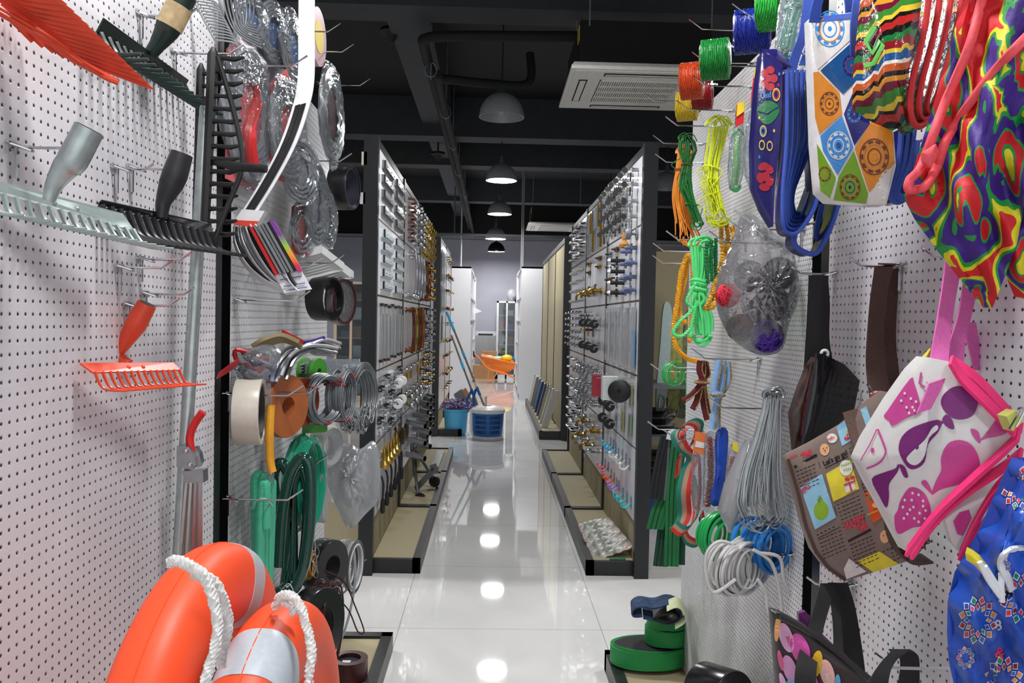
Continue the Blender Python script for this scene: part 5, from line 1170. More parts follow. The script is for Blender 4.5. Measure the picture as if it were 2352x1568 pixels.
for i in range(4):
    P = cr([at(*q) for q in [(2120+26*i, -30, 1.22+.02*i), (2106+24*i, 80, 1.22+.02*i), (2078+22*i, 200, 1.22+.02*i), (2074+18*i, 270-6*i, 1.22+.02*i), (2090+16*i, 300-14*i, 1.23+.02*i), (2112+14*i, 290-16*i, 1.24+.02*i)]], 6)
    part('folded_panel', G().ribbon(P, V((.004, .05, 0)), .002), ETH, t); part('binding', G().tube([q-V((.002, .026, 0)) for q in P], .0048, 7), REDB, t)
# --- swirl bag
def swirl():
    k = NT('swirl print'); b = k.b
    mp = k.n('Mapping'); k.l(k.obj(), mp.inputs[0]); mp.inputs['Scale'].default_value = (1, 1, .55); mp.inputs['Rotation'].default_value = (0, .35, 0)
    nz = k.n('TexNoise'); nz.inputs['Scale'].default_value = 7; k.l(mp.outputs[0], nz.inputs['Vector'])
    ad = k.n('VectorMath', operation='MULTIPLY_ADD'); k.l(nz.outputs['Color'], ad.inputs[0]); ad.inputs[1].default_value = (.09, .09, .09); k.l(mp.outputs[0], ad.inputs[2])
    vo = k.n('TexVoronoi', feature='SMOOTH_F1'); vo.inputs['Scale'].default_value = 18; vo.inputs['Smoothness'].default_value = .12; k.l(ad.outputs[0], vo.inputs['Vector'])
    cs = [(0, (214, 208, 30)), (.1, (214, 208, 30)), (.16, (26, 140, 60)), (.2, (204, 26, 36)), (.33, (204, 26, 36)), (.36, (30, 150, 70)), (.4, (58, 26, 130)), (.52, (58, 26, 130)), (.55, (28, 146, 64)), (.6, (214, 208, 30)), (.66, (204, 26, 36))]
    k.l(k.ramp(vo.outputs[0], [(p, srgb(*c)) for p, c in cs], 'CONSTANT'), b.inputs['Base Color']); b.inputs['Roughness'].default_value = .62
    k.bump(k.noise(26, 4), .5, .006); return k.m
SWIRL = swirl(); CORAL = M('coral cord', (238, 84, 96), .6, 0, .1, 150)
t = T('drawstring_bag', 'cloth bag with red, purple, green and yellow swirls and coral piping', 'bag', at(2280, 705, 1.02), 'printed shopping bags')
wv = lambda u, v: .016*sin((u+v*.25)*.045)+.008*sin((u-v*.4)*.08)
sb = Slab([(2236, -30), (2420, -30), (2420, 330), (2352, 470), (2336, 560), (2306, 640), (2280, 706), (2240, 660), (2170, 570), (2118, 500), (2092, 448), (2110, 400), (2160, 240)], lin(2100, 0, 1.12, 2400, 0, 1.02), .035, .02, dens=8, wave=wv)
part('bag_body', sb.g, SWIRL, t, ang=75)
sb2 = Slab([(2400, 250), (2440, 250), (2440, 700), (2352, 680), (2336, 640), (2322, 560), (2352, 440)], lambda u, v: 1.06, .02, .02, wave=wv); part('bag_body', sb2.g, SWIRL, t, ang=75)
for p in ([(2252, -30), (2215, 110), (2160, 240), (2112, 370), (2092, 410), (2086, 430), (2098, 438), (2120, 425), (2145, 380)], [(2146, 378), (2160, 330), (2210, 250), (2280, 160), (2352, 84), (2400, 40)]):
    P = [sb.S(min(max(u, 2094), 2400), v)-V((0, .012, 0)) if u > 2094 else at(u, v, 1.09) for u, v in smooth2(p, 6, False)]
    part('piping', G().tube(cr(P[::3]+[P[-1]], 4), .0062, 9), CORAL, t)
g = Slab([(2120, 350), (2150, 330), (2158, 352), (2140, 384), (2122, 372)], lambda u, v: 1.065, .004, .006); part('piping_tab', g.g, CORAL, t)
# --- black bag with strap
t = T('shopping_bag', 'black shopping bag folded edge-on, hanging by a black strap', 'bag', at(1900, 1040, 1.6), 'printed shopping bags')
strap(t, [(1874, 632, 1.68), (1870, 700, 1.68), (1866, 790, 1.68), (1862, 870, 1.68), (1852, 930, 1.67)], 1.62, .032, M('black strap', (24, 24, 27), .6)); strap(t, [(1886, 632, 1.70), (1892, 700, 1.70), (1890, 780, 1.70), (1900, 850, 1.70)], 1.7, .03, M('black strap', (24, 24, 27), .6))
LEO = M('dark picture print', (60, 40, 34), .2, 0, .9, 22); BLG = M('glossy black laminate', (22, 22, 25), .14, 0, .1, 30, .2)
s0 = Slab([(1858, 840), (1872, 820), (1880, 840), (1868, 900), (1856, 980), (1842, 1040), (1826, 1036), (1818, 950), (1838, 890)], lambda u, v: 1.62, .008, .02); s0.shape(1, [(1866, 850), (1872, 870), (1858, 960), (1846, 1010), (1838, 1000), (1850, 920)], .003)
part('bag_panel', s0.g, [LEO, M('pink picture print', (170, 70, 100), .25, 0, .5, 30)], t)
for i in range(7):
    f = i/6; o = [(1876+6*i, 812+3*i), (1892+8*i, 812+4*i), (1912+10.5*i, 850+4*i), (1896+11*i, 930+2*i), (1868+10*i, 1010-6*i), (1840+9*i, 1040-4*i), (1850+8*i, 960)]
    part('folded_panel', Slab(o, lambda u, v, i=i: 1.58+.008*i, .006, .006).g, BLG if i < 6 else LEO, t)
part('grommet', G().torus if False else G().tube([at(1894, 812, 1.60)+V((.007*cos(q), 0, .007*sin(q))) for q in [2*pi*j/16 for j in range(16)]], .003, 7, closed=True), PAPER, t)
# --- brown newspaper bag
BRS = M('brown webbing', (92, 68, 62), .75, 0, .2, 260, .4); BRB = lam('brown grey laminate', (126, 112, 104), .3, .04); DBR = M('dark brown binding', (76, 54, 48), .6)
t = T('shopping_bag', 'brown newspaper print shopping bag with HAPPY TIME lettering and brown straps', 'bag', at(1960, 1330, 1.4), 'printed shopping bags')
nb = Slab([(1808, 1052), (1868, 1022), (1942, 980), (2010, 922), (2040, 900), (2080, 960), (2120, 1120), (2136, 1240), (2100, 1284), (2060, 1296), (2000, 1316), (1940, 1334), (1900, 1306), (1872, 1268), (1850, 1210), (1828, 1120)], lin(1810, 0, 1.52, 2130, 0, 1.26), .02, .03)
R0 = -22
nb.stroke(1, [(1810, 1054), (1830, 1122), (1852, 1212), (1874, 1268), (1904, 1306), (1942, 1332)], 7, .002)
BLUEP, YEL, ORG, DRK, RDL, PKL, LGRN, WHTP, TAN = 2, 3, 4, 5, 6, 7, 8, 9, 10
nb.shape(BLUEP, [(1838, 1118), (1888, 1088), (1920, 1188), (1872, 1216)]); nb.shape(YEL, [(1897, 1088), (1952, 1056), (1974, 1122), (1914, 1152)]); nb.shape(ORG, [(1986, 1130), (2014, 1120), (2040, 1180), (2004, 1202)])
nb.shape(YEL, [(1970, 1288), (2020, 1266), (2064, 1294), (2006, 1314)]); nb.shape(BLUEP, [(1921, 980), (1948, 960), (1964, 1006), (1934, 1024)]); nb.shape(BLUEP, [(1976, 940), (1990, 932), (2006, 980), (1992, 986)])
nb.shape(WHTP, [(1944, 1330), (1990, 1312), (1950, 1282), (1938, 1306)])
nb.disc(LGRN, 1886, 1172, 17, 22); nb.disc(LGRN, 1884, 1150, 7, 9); nb.shape(11, [(1876, 1148), (1880, 1136), (1888, 1142), (1882, 1152)]); nb.stroke(11, [(1880, 1154), (1884, 1138)], 2, .003)   # a plain green fruit
nb.shape(WHTP, [(1938, 1110), (1962, 1100), (1966, 1122), (1944, 1132)], .0022); nb.stroke(RDL, [(1938, 1114), (1964, 1104)], 4, .003); nb.stroke(RDL, [(1950, 1106), (1956, 1128)], 4, .003); nb.disc(RDL, 1946, 1100, 6, 4, .0028); nb.disc(RDL, 1958, 1096, 6, 4, .0028)
nb.disc(WHTP, 1943, 1074, 15, 18, .0026); nb.text(LGRN, 'THANK', 1932, 1074, 9, R0, off=.0032); nb.text(LGRN, 'YOU', 1938, 1084, 9, R0, off=.0032)
nb.disc(TAN, 1894, 1032, 11, 14); nb.disc(DRK, 1891, 1030, 1.3, off=.003); nb.disc(DRK, 1899, 1028, 1.3, off=.003); nb.disc(RDL, 1895, 1034, 2, off=.003); nb.disc(TAN, 2032, 1232, 11, 15); nb.disc(DRK, 2029, 1230, 1.3, off=.003); nb.disc(DRK, 2036, 1227, 1.3, off=.003)
nb.disc(WHTP, 1911, 1006, 12, 11); nb.text(RDL, 'hello', 1901, 1012, 9, R0, off=.003)
nb.disc(RDL, 1946, 1004, 8, 5, .0026, rot=-.5); nb.disc(WHTP, 1944, 1003, 1.6, off=.0032); nb.disc(WHTP, 1949, 1001, 1.6, off=.0032); nb.disc(YEL, 1948, 992, 5, 4, .0026)
nb.stroke(ORG+8, [(1992, 1182), (2030, 1166)], 3, .0026); nb.disc(TAN, 2012, 1160, 9, 6, .0026)
nb.text(DRK, "Let's go go!", 1893, 1070, 17, R0-4, bold=.03, sx=.78); nb.stroke(DRK, [(1895, 1076), (1948, 1048)], 2)
nb.text(RDL, 'TIME', 1842, 1052, 17, R0, sx=.72, bold=.04); nb.text(RDL, 'HAPPY', 1816, 1053, 10, R0, sx=.6); nb.text(RDL, 'HAPPY', 1942, 1217, 25, R0, sx=.68, bold=.04); nb.text(RDL, 'TIME', 1970, 1222, 20, R0, sx=.62, bold=.04)
nb.text(RDL, 'APPLE', 1846, 1136, 17, -48, sx=.56, bold=.03); nb.text(11, 'eat', 1996, 1148, 14, R0, sx=.85, bold=.03); nb.text(DRK, 'H', 1966, 1074, 26, R0, bold=.05); nb.text(DRK, 'OG', 2118, 1262, 18, R0-20, bold=.03)
nb.stroke(DRK, [(1824, 1073), (1876, 1044)], 6); nb.stroke(DRK, [(1948, 1243), (2000, 1216)], 6)
for u0, v0, n, w in ((1828, 1084, 6, 46), (1950, 1030, 6, 22), (1976, 1096, 6, 16), (1922, 1160, 7, 58), (1880, 1240, 6, 56), (1952, 1252, 7, 56), (2044, 1262, 4, 40), (2014, 940, 4, 22)):
    for i in range(n):
        for j in range(int(w/9)):                                    # lines of newsprint, word by word
            a, b = j*9/w, (j*9+rnd(4.5, 8))/w
            nb.stroke(DRK, [(u0+4*i*.6+w*a, v0+8.5*i-w*a*.42), (u0+4*i*.6+w*b, v0+8.5*i-w*b*.42)], 1.8, .0014)
for u0, v0, n in ((1878, 1228, 5), (2030, 1266, 3)):
    for i in range(n): nb.disc(DRK, u0+9*i, v0-4.4*i, 2.2, n=5)
nb.stroke(DRK, [(1878, 1236), (1930, 1210)], 1.6)
for a, b in (((1880, 1060), (1900, 1130)), ((1916, 1162), (1956, 1290)), ((1954, 1040), (1986, 1130))): nb.stroke(DRK, [a, b], 1.2, .0014)
part('bag_panel', nb.g, [BRB, DBR, lam('light blue print', (150, 204, 232), .3), lam('lemon print', (226, 212, 60), .3), lam('orange red print', (214, 84, 40), .3), lam('ink print', (28, 24, 24), .3), lam('coral letters', (206, 54, 76), .3), lam('pink print', (210, 100, 120), .3), lam('apple green print', (140, 184, 50), .3), lam('white print', (228, 226, 222), .3), lam('biscuit print', (226, 176, 130), .3), lam('leaf green print', (40, 150, 110), .3), lam('gold print', (220, 160, 40), .3)], t, ang=60)
strap(t, [(2030, 612, 1.47), (2016, 700, 1.47), (2010, 800, 1.46), (2014, 860, 1.46), (2024, 930, 1.45)], 1.4, .036, BRS); strap(t, [(2046, 612, 1.49), (2052, 700, 1.5), (2040, 790, 1.5), (2044, 860, 1.49), (2052, 930, 1.48)], 1.4, .036, BRS)
strap(t, [(2034, 606, 1.46), (2048, 608, 1.5)], 1.4, .03, BRS)
P = [nb.S(u, v)-V((0, .004, 0)) for u, v in ((1950, 942), (1962, 980), (1974, 1020), (1982, 1044))]; part('strap_end', G().ribbon(cr(P, 5), V((.026, 0, .008)), .003), BRS, t)
P = cr([at(2026, 1100, 1.33), at(2032, 1180, 1.32), at(2050, 1250, 1.31), at(2082, 1284, 1.32), at(2130, 1282, 1.34)], 6); part('folded_panel', G().ribbon(P, V((.006, .05, 0)), .003), DBR, t)
PNK = M('pink steel clip', (214, 130, 140), .35)
g = G(); g.prism([at(2004, 905, 1.43), at(2018, 898, 1.43), at(2024, 918, 1.43), at(2012, 928, 1.43)], (0, .012, 0)); part('binder_clip', g, PNK, t, smooth=False)
part('clip_wire', G().tube(cr([at(1990, 882, 1.42), at(2004, 900, 1.42), at(2014, 922, 1.42), at(2008, 908, 1.42), at(1996, 884, 1.42)], 4), .0012, 5), CHROME, t)
# --- pear bag
PKS = M('pink webbing', (226, 108, 186), .7, 0, .1, 260, .4); HOT = M('hot pink binding', (240, 50, 122), .6, 0, .06, 120); PEARW = lam('off white laminate', (212, 212, 212), .28, .05)
t = T('shopping_bag', 'white shopping bag with magenta and purple pears and hot pink binding', 'bag', at(2090, 1270, 1.15), 'printed shopping bags')
s = Slab([(2100, 850), (2130, 820), (2190, 832), (2240, 880), (2290, 930), (2336, 990), (2334, 1010), (2270, 1076), (2180, 1160), (2104, 1262), (2086, 1268), (2060, 1220), (2034, 1170), (2000, 1110), (1974, 1056), (1994, 1010), (2050, 920)], lin(1980, 0, 1.20, 2340, 0, 1.06), .02, .03)
MAG, PURP = 1, 2
s.shape(MAG, [(2042, 966), (2030, 956), (2040, 940), (2090, 870), (2100, 880), (2114, 930), (2110, 948), (2080, 960), (2050, 978)], smooth=3)
s.shape(PURP, [(2168, 905), (2162, 930), (2182, 956), (2208, 963), (2236, 952), (2248, 918), (2246, 902), (2200, 886)], smooth=4)
s.shape(PURP, [(2160, 966), (2150, 964), (2120, 972), (2090, 985), (2070, 1005), (2064, 1030), (2070, 1050), (2086, 1074), (2104, 1076), (2124, 1060), (2132, 1020), (2154, 994), (2164, 974), (2170, 970)], smooth=3)
s.shape(0, [(2152, 976), (2154, 986), (2134, 1006), (2124, 1046), (2108, 1066), (2092, 1066), (2082, 1052), (2100, 1032), (2124, 1010), (2140, 984)], .0026, smooth=3); s.disc(PURP, 2107, 1028, 3, 5, .0036, rot=.6)
s.shape(PURP, [(2164, 966), (2172, 952), (2186, 962), (2192, 984), (2178, 982)], smooth=3)
s.shape(MAG, [(2140, 1136), (2150, 1104), (2162, 1080), (2162, 1050), (2176, 1020), (2202, 1010), (2230, 1020), (2248, 1050), (2250, 1080), (2236, 1102), (2196, 1114), (2160, 1124)], smooth=3); s.shape(MAG, [(2140, 1134), (2118, 1112), (2118, 1104), (2128, 1104), (2138, 1122)], smooth=3)
s.shape(MAG, [(2054, 1188), (2062, 1172), (2068, 1150), (2086, 1122), (2104, 1120), (2124, 1134), (2136, 1160), (2138, 1190), (2124, 1206), (2094, 1212), (2062, 1226)], smooth=3)
for u, v in ((2078, 1148), (2096, 1132), (2094, 1148), (2110, 1136), (2120, 1150), (2074, 1164), (2098, 1164), (2112, 1178), (2126, 1172), (2084, 1180), (2110, 1198), (2124, 1190), (2076, 1190), (2100, 1190), (2120, 1162), (2090, 1170)): s.disc(0, u, v, 3.2, 3.6, .0026, n=10)
for u, v in ((2070, 920), (2082, 935), (2092, 915), (2096, 935), (2078, 903), (2100, 942), (2088, 948), (2104, 922)): s.disc(0, u, v, 3, 3.4, .0026, n=10)
s.shape(PURP, [(2002, 1100), (2030, 1085), (2056, 1076), (2062, 1066), (2066, 1070), (2060, 1086), (2042, 1112), (2042, 1140), (2036, 1166), (2020, 1140)], smooth=3); s.shape(PURP, [(2066, 1066), (2078, 1072), (2086, 1094), (2078, 1096), (2070, 1082)], smooth=3)
s.shape(MAG, [(2250, 1012), (2264, 996), (2290, 960), (2296, 950), (2312, 962), (2322, 984), (2300, 1000), (2268, 1006)], smooth=3); s.shape(MAG, [(2250, 1018), (2234, 1000), (2230, 984), (2246, 990), (2252, 1008)], smooth=3)
s.stroke(MAG, [(2016, 985), (2030, 1020), (2034, 1040), (2020, 1062), (1990, 1076)], 4, .002, 5); s.stroke(MAG, [(2014, 985), (1998, 1020), (1976, 1058)], 2.5, .002); s.disc(MAG, 2004, 1034, 4, 6)
s.stroke(MAG, [(2116, 855), (2112, 880), (2124, 890)], 5, .002); s.shape(MAG, [(2236, 880), (2262, 920), (2250, 930), (2232, 900)])
part('bag_panel', s.g, [PEARW, lam('magenta print', (196, 66, 146), .3), lam('purple print', (112, 30, 110), .3)], t, ang=60)
for i, p in enumerate(([(2340, 1000), (2300, 1040), (2220, 1112), (2150, 1180), (2084, 1266)], [(2346, 1040), (2300, 1076), (2220, 1130), (2150, 1196), (2096, 1272)], [(2338, 1080), (2290, 1120), (2240, 1200), (2206, 1274)], [(2320, 1110), (2284, 1170), (2240, 1230), (2208, 1276)], [(2184, 826), (2210, 868), (2262, 920), (2332, 992)], [(2190, 832), (2240, 868), (2300, 930), (2346, 985)])):
    y0, y1 = (1.10, 1.13); P = cr([at(u, v, 1.045+.02*(i % 2)+(.12*(2340-u)/360)) for u, v in p], 6); part('binding', G().ribbon(P, V((.010, .012, .012)), .005), HOT, t)
s2 = Slab([(2344, 1040), (2330, 1090), (2280, 1150), (2210, 1272), (2186, 1244), (2170, 1190), (2230, 1130)], lambda u, v: 1.13, .006, .01); s2.shape(1, [(2190, 1196), (2204, 1176), (2226, 1170), (2232, 1190), (2212, 1230), (2200, 1226)], .002); part('folded_panel', s2.g, [PEARW, lam('magenta print', (196, 66, 146), .3)], t)
strap(t, [(2192, 596, 1.20), (2176, 690, 1.18), (2160, 800, 1.16), (2152, 880, 1.13)], 1.1, .028, PKS); strap(t, [(2232, 640, 1.22), (2216, 720, 1.21), (2200, 780, 1.2), (2192, 830, 1.2)], 1.1, .026, PKS); strap(t, [(2226, 740, 1.24), (2238, 800, 1.24), (2250, 850, 1.24)], 1.1, .022, PKS)
P = [s.S(u, v)-V((0, .005, 0)) for u, v in ((2152, 872), (2142, 900), (2124, 940))]; part('strap_end', G().ribbon(P, V((.028, 0, .010)), .003), PKS, t)
YC = M('pale yellow steel clip', (208, 214, 110), .35)
g = G(); g.prism([at(2312, 956, 1.02), at(2334, 942, 1.02), at(2350, 968, 1.02), at(2326, 990, 1.02)], (0, .02, 0)); part('binder_clip', g, YC, t, smooth=False); part('clip_wire', G().tube(cr([at(2318, 985, 1.015), at(2336, 955, 1.015), at(2344, 936, 1.015), at(2352, 945, 1.015), at(2334, 980, 1.015)], 4), .0012, 5), CHROME, t)
s3 = Slab([(2104, 850), (2120, 820), (2138, 800), (2140, 824), (2116, 846)], lambda u, v: 1.2, .004, .004); part('paper_tag', s3.g, M('yellow paper tag', (222, 206, 70), .5), t)
# --- blue bag at the right
BLB = M('blue woven poly', (36, 84, 190), .3, 0, .16, 14, .4); ZIP = M('white zip', (222, 226, 232), .5)
t = T('shopping_bag', 'crumpled royal blue bag with patterned stars, a white zip and yellow pull, bottom right', 'bag', at(2300, 1700, .98), 'printed shopping bags')
wb = lambda u, v: .014*sin((u*.8+v*.5)*.035)+.008*sin((u-v*.7)*.07)
b2 = Slab([(2360, 1060), (2420, 1060), (2420, 1640), (2230, 1640), (2208, 1540), (2204, 1470), (2206, 1400), (2222, 1330), (2240, 1300), (2262, 1270), (2300, 1190), (2330, 1120)], lin(2200, 0, 1.06, 2400, 0, .96), .03, .03, dens=7, wave=wb)
cc = [1, 2, 3, 4, 5]
def star(u, v, r, n=12):
    for ring_, (k0, k1) in enumerate(((.38, .72), (.62, 1.0))):
        for j in range(n):
            q = 2*pi*(j+.5*ring_)/n; dq = pi/n*.86
            pts = [(u+r*k0*cos(q), v+r*k0*sin(q)*1.25), (u+r*(k0+k1)/2*cos(q-dq), v+r*(k0+k1)/2*sin(q-dq)*1.25), (u+r*k1*cos(q), v+r*k1*sin(q)*1.25), (u+r*(k0+k1)/2*cos(q+dq), v+r*(k0+k1)/2*sin(q+dq)*1.25)]
            b2.shape(1, pts, .002); m_ = [(sum(p[0] for p in pts)/4, sum(p[1] for p in pts)/4)]*4
            b2.shape([2, 3, 4, 5, 6][(j*3+ring_*2) % 5], [(a[0]*.72+b_[0]*.28, a[1]*.72+b_[1]*.28) for a, b_ in zip(pts, m_)], .0032)
star(2246, 1424, 46); star(2345, 1372, 50); star(2218, 1510, 22, 9); star(2306, 1562, 46); star(2340, 1120, 42); star(2306, 1300, 16, 8)
b2.text(1, 'p', 2302, 1376, 44, 12, bold=.03); b2.text(7, 'P', 2304, 1380, 34, 12, bold=.06, off=.003); b2.text(1, 'S', 2278, 1540, 40, 20, bold=.01); b2.text(6, '&', 2284, 1508, 34, 10); b2.text(1, '8', 2286, 1448, 34, -8)
part('bag_body', b2.g, [BLB, PAPER, lam('orange star', (224, 140, 70), .3), lam('green star', (20, 130, 100), .3), lam('maroon star', (150, 30, 60), .3), lam('cobalt star', (40, 80, 170), .3), lam('pink star', (220, 50, 80), .3), BLKR], t, ang=75)
P = [b2.S(u, v)-V((0, .006, 0)) for u, v in smooth2([(2360, 1250), (2330, 1256), (2304, 1262), (2294, 1290), (2306, 1320), (2318, 1350)], 6, False)]; part('zip_tape', G().ribbon(P, V((.009, 0, .006)), .004), ZIP, t)
s4 = Slab([(2234, 1262), (2250, 1274), (2270, 1300), (2282, 1324), (2270, 1326), (2252, 1306), (2232, 1292), (2230, 1276)], lambda u, v: .985, .008, .012); part('zip_pull', s4.g, M('yellow vinyl', (230, 216, 60), .3), t, label='yellow pull tab')
for p in ([(2250, 1290), (2270, 1330), (2298, 1370)], [(2262, 1300), (2286, 1338), (2304, 1366)], [(2300, 1316), (2300, 1350), (2302, 1382)]): part('drawcord', G().tube(cr([at(*q, .975) for q in p], 5), .0036, 7), ZIP, t)
# --- polka dot bag
BLW = M('black webbing handle', (20, 20, 23), .7, 0, .25, 260, .5); DKL = lam('charcoal laminate', (48, 44, 46), .3)
t = T('shopping_bag', 'black shopping bag with big coloured ovals lettered LOVE and broad black handles', 'bag', at(1880, 1600, 1.35), 'printed shopping bags')
d = Slab([(1782, 1412), (1800, 1416), (1860, 1448), (1930, 1500), (1996, 1556), (2010, 1640), (1800, 1640), (1790, 1500)], lin(1785, 0, 1.42, 2000, 0, 1.28), .016, .04)
DOTS = [(1786, 1440, 6, 30, 1, .1), (1806, 1464, 13, 32, 2, -.3), (1838, 1490, 18, 34, 3, -.35), (1793, 1516, 5, 22, 4, -.2), (1814, 1536, 13, 30, 5, -.3), (1842, 1552, 11, 34, 6, -.2), (1876, 1524, 11, 28, 7, .15), (1900, 1546, 14, 30, 8, -.25), (1818, 1580, 12, 22, 9, 0), (1924, 1572, 6, 22, 9, 0), (1800, 1572, 6, 26, 2, -.3), (1872, 1576, 8, 30, 4, -.2)]
for u, v, r, r2, mi, q in DOTS: d.disc(mi, u, v, r*1.15, r2*1.1, .0016, 26, q)
d.text(10, 'LOVE', 1818, 1482, 11, -104, sx=.85, bold=.03, off=.003); d.text(11, 'LOVE', 1908, 1566, 11, -104, sx=.85, bold=.03, off=.003)
part('bag_panel', d.g, [DKL, lam('peach oval', (214, 164, 110), .3), lam('pale lilac oval', (212, 168, 206), .3), lam('orchid oval', (204, 84, 168), .3), lam('rose oval', (206, 96, 140), .3), lam('lilac oval', (202, 150, 196), .3), lam('lime oval', (140, 178, 50), .3), lam('mustard oval', (208, 170, 40), .3), lam('blush oval', (222, 176, 168), .3), lam('sky oval', (90, 168, 206), .3), lam('rose letters', (206, 70, 120), .3), lam('pale letters', (236, 226, 226), .3)], t, ang=60)
edge(t, [(1782, 1413, 1.405), (1800, 1420, 1.40), (1860, 1452, 1.36), (1930, 1504, 1.32), (1998, 1560, 1.275)], 1.4, .0055, BLKR)
e2_ = Slab([(1834, 1408), (1850, 1404), (1866, 1420), (1890, 1456), (1960, 1524), (1980, 1545), (1940, 1500), (1860, 1448), (1836, 1432)], lambda u, v: 1.46, .004, .01); part('bag_panel', e2_.g, lam('violet lining', (104, 46, 110), .3), t)
strap(t, [(1904, 1340, 1.47), (1886, 1400, 1.44), (1868, 1460, 1.40), (1852, 1530, 1.34), (1848, 1600, 1.33)], 1.4, .034, BLW, 'left half of the near black handle'); strap(t, [(1924, 1338, 1.49), (1944, 1400, 1.48), (1956, 1480, 1.47), (1966, 1580, 1.46)], 1.4, .040, BLW)
strap(t, [(1912, 1338, 1.48), (1922, 1420, 1.44), (1926, 1500, 1.40), (1930, 1600, 1.33)], 1.4, .018, BLW)
part('grommet', G().tube([d.S(1857, 1560)-V((0, .008, 0))+V((.006*cos(q), 0, .008*sin(q))) for q in [2*pi*j/16 for j in range(16)]], .0025, 7, closed=True), CHROME, t)
t = T('shopping_bag', 'black bag strap folded over the lowest hook, its bag below the frame', 'bag', at(2060, 1640, 1.28), 'printed shopping bags')
strap(t, [(2070, 1492, 1.22), (2040, 1520, 1.20), (2020, 1560, 1.18), (2010, 1640, 1.17)], 1.2, .030, BLW); strap(t, [(2066, 1492, 1.24), (2088, 1510, 1.25), (2088, 1560, 1.25), (2080, 1640, 1.25)], 1.2, .036, BLW)
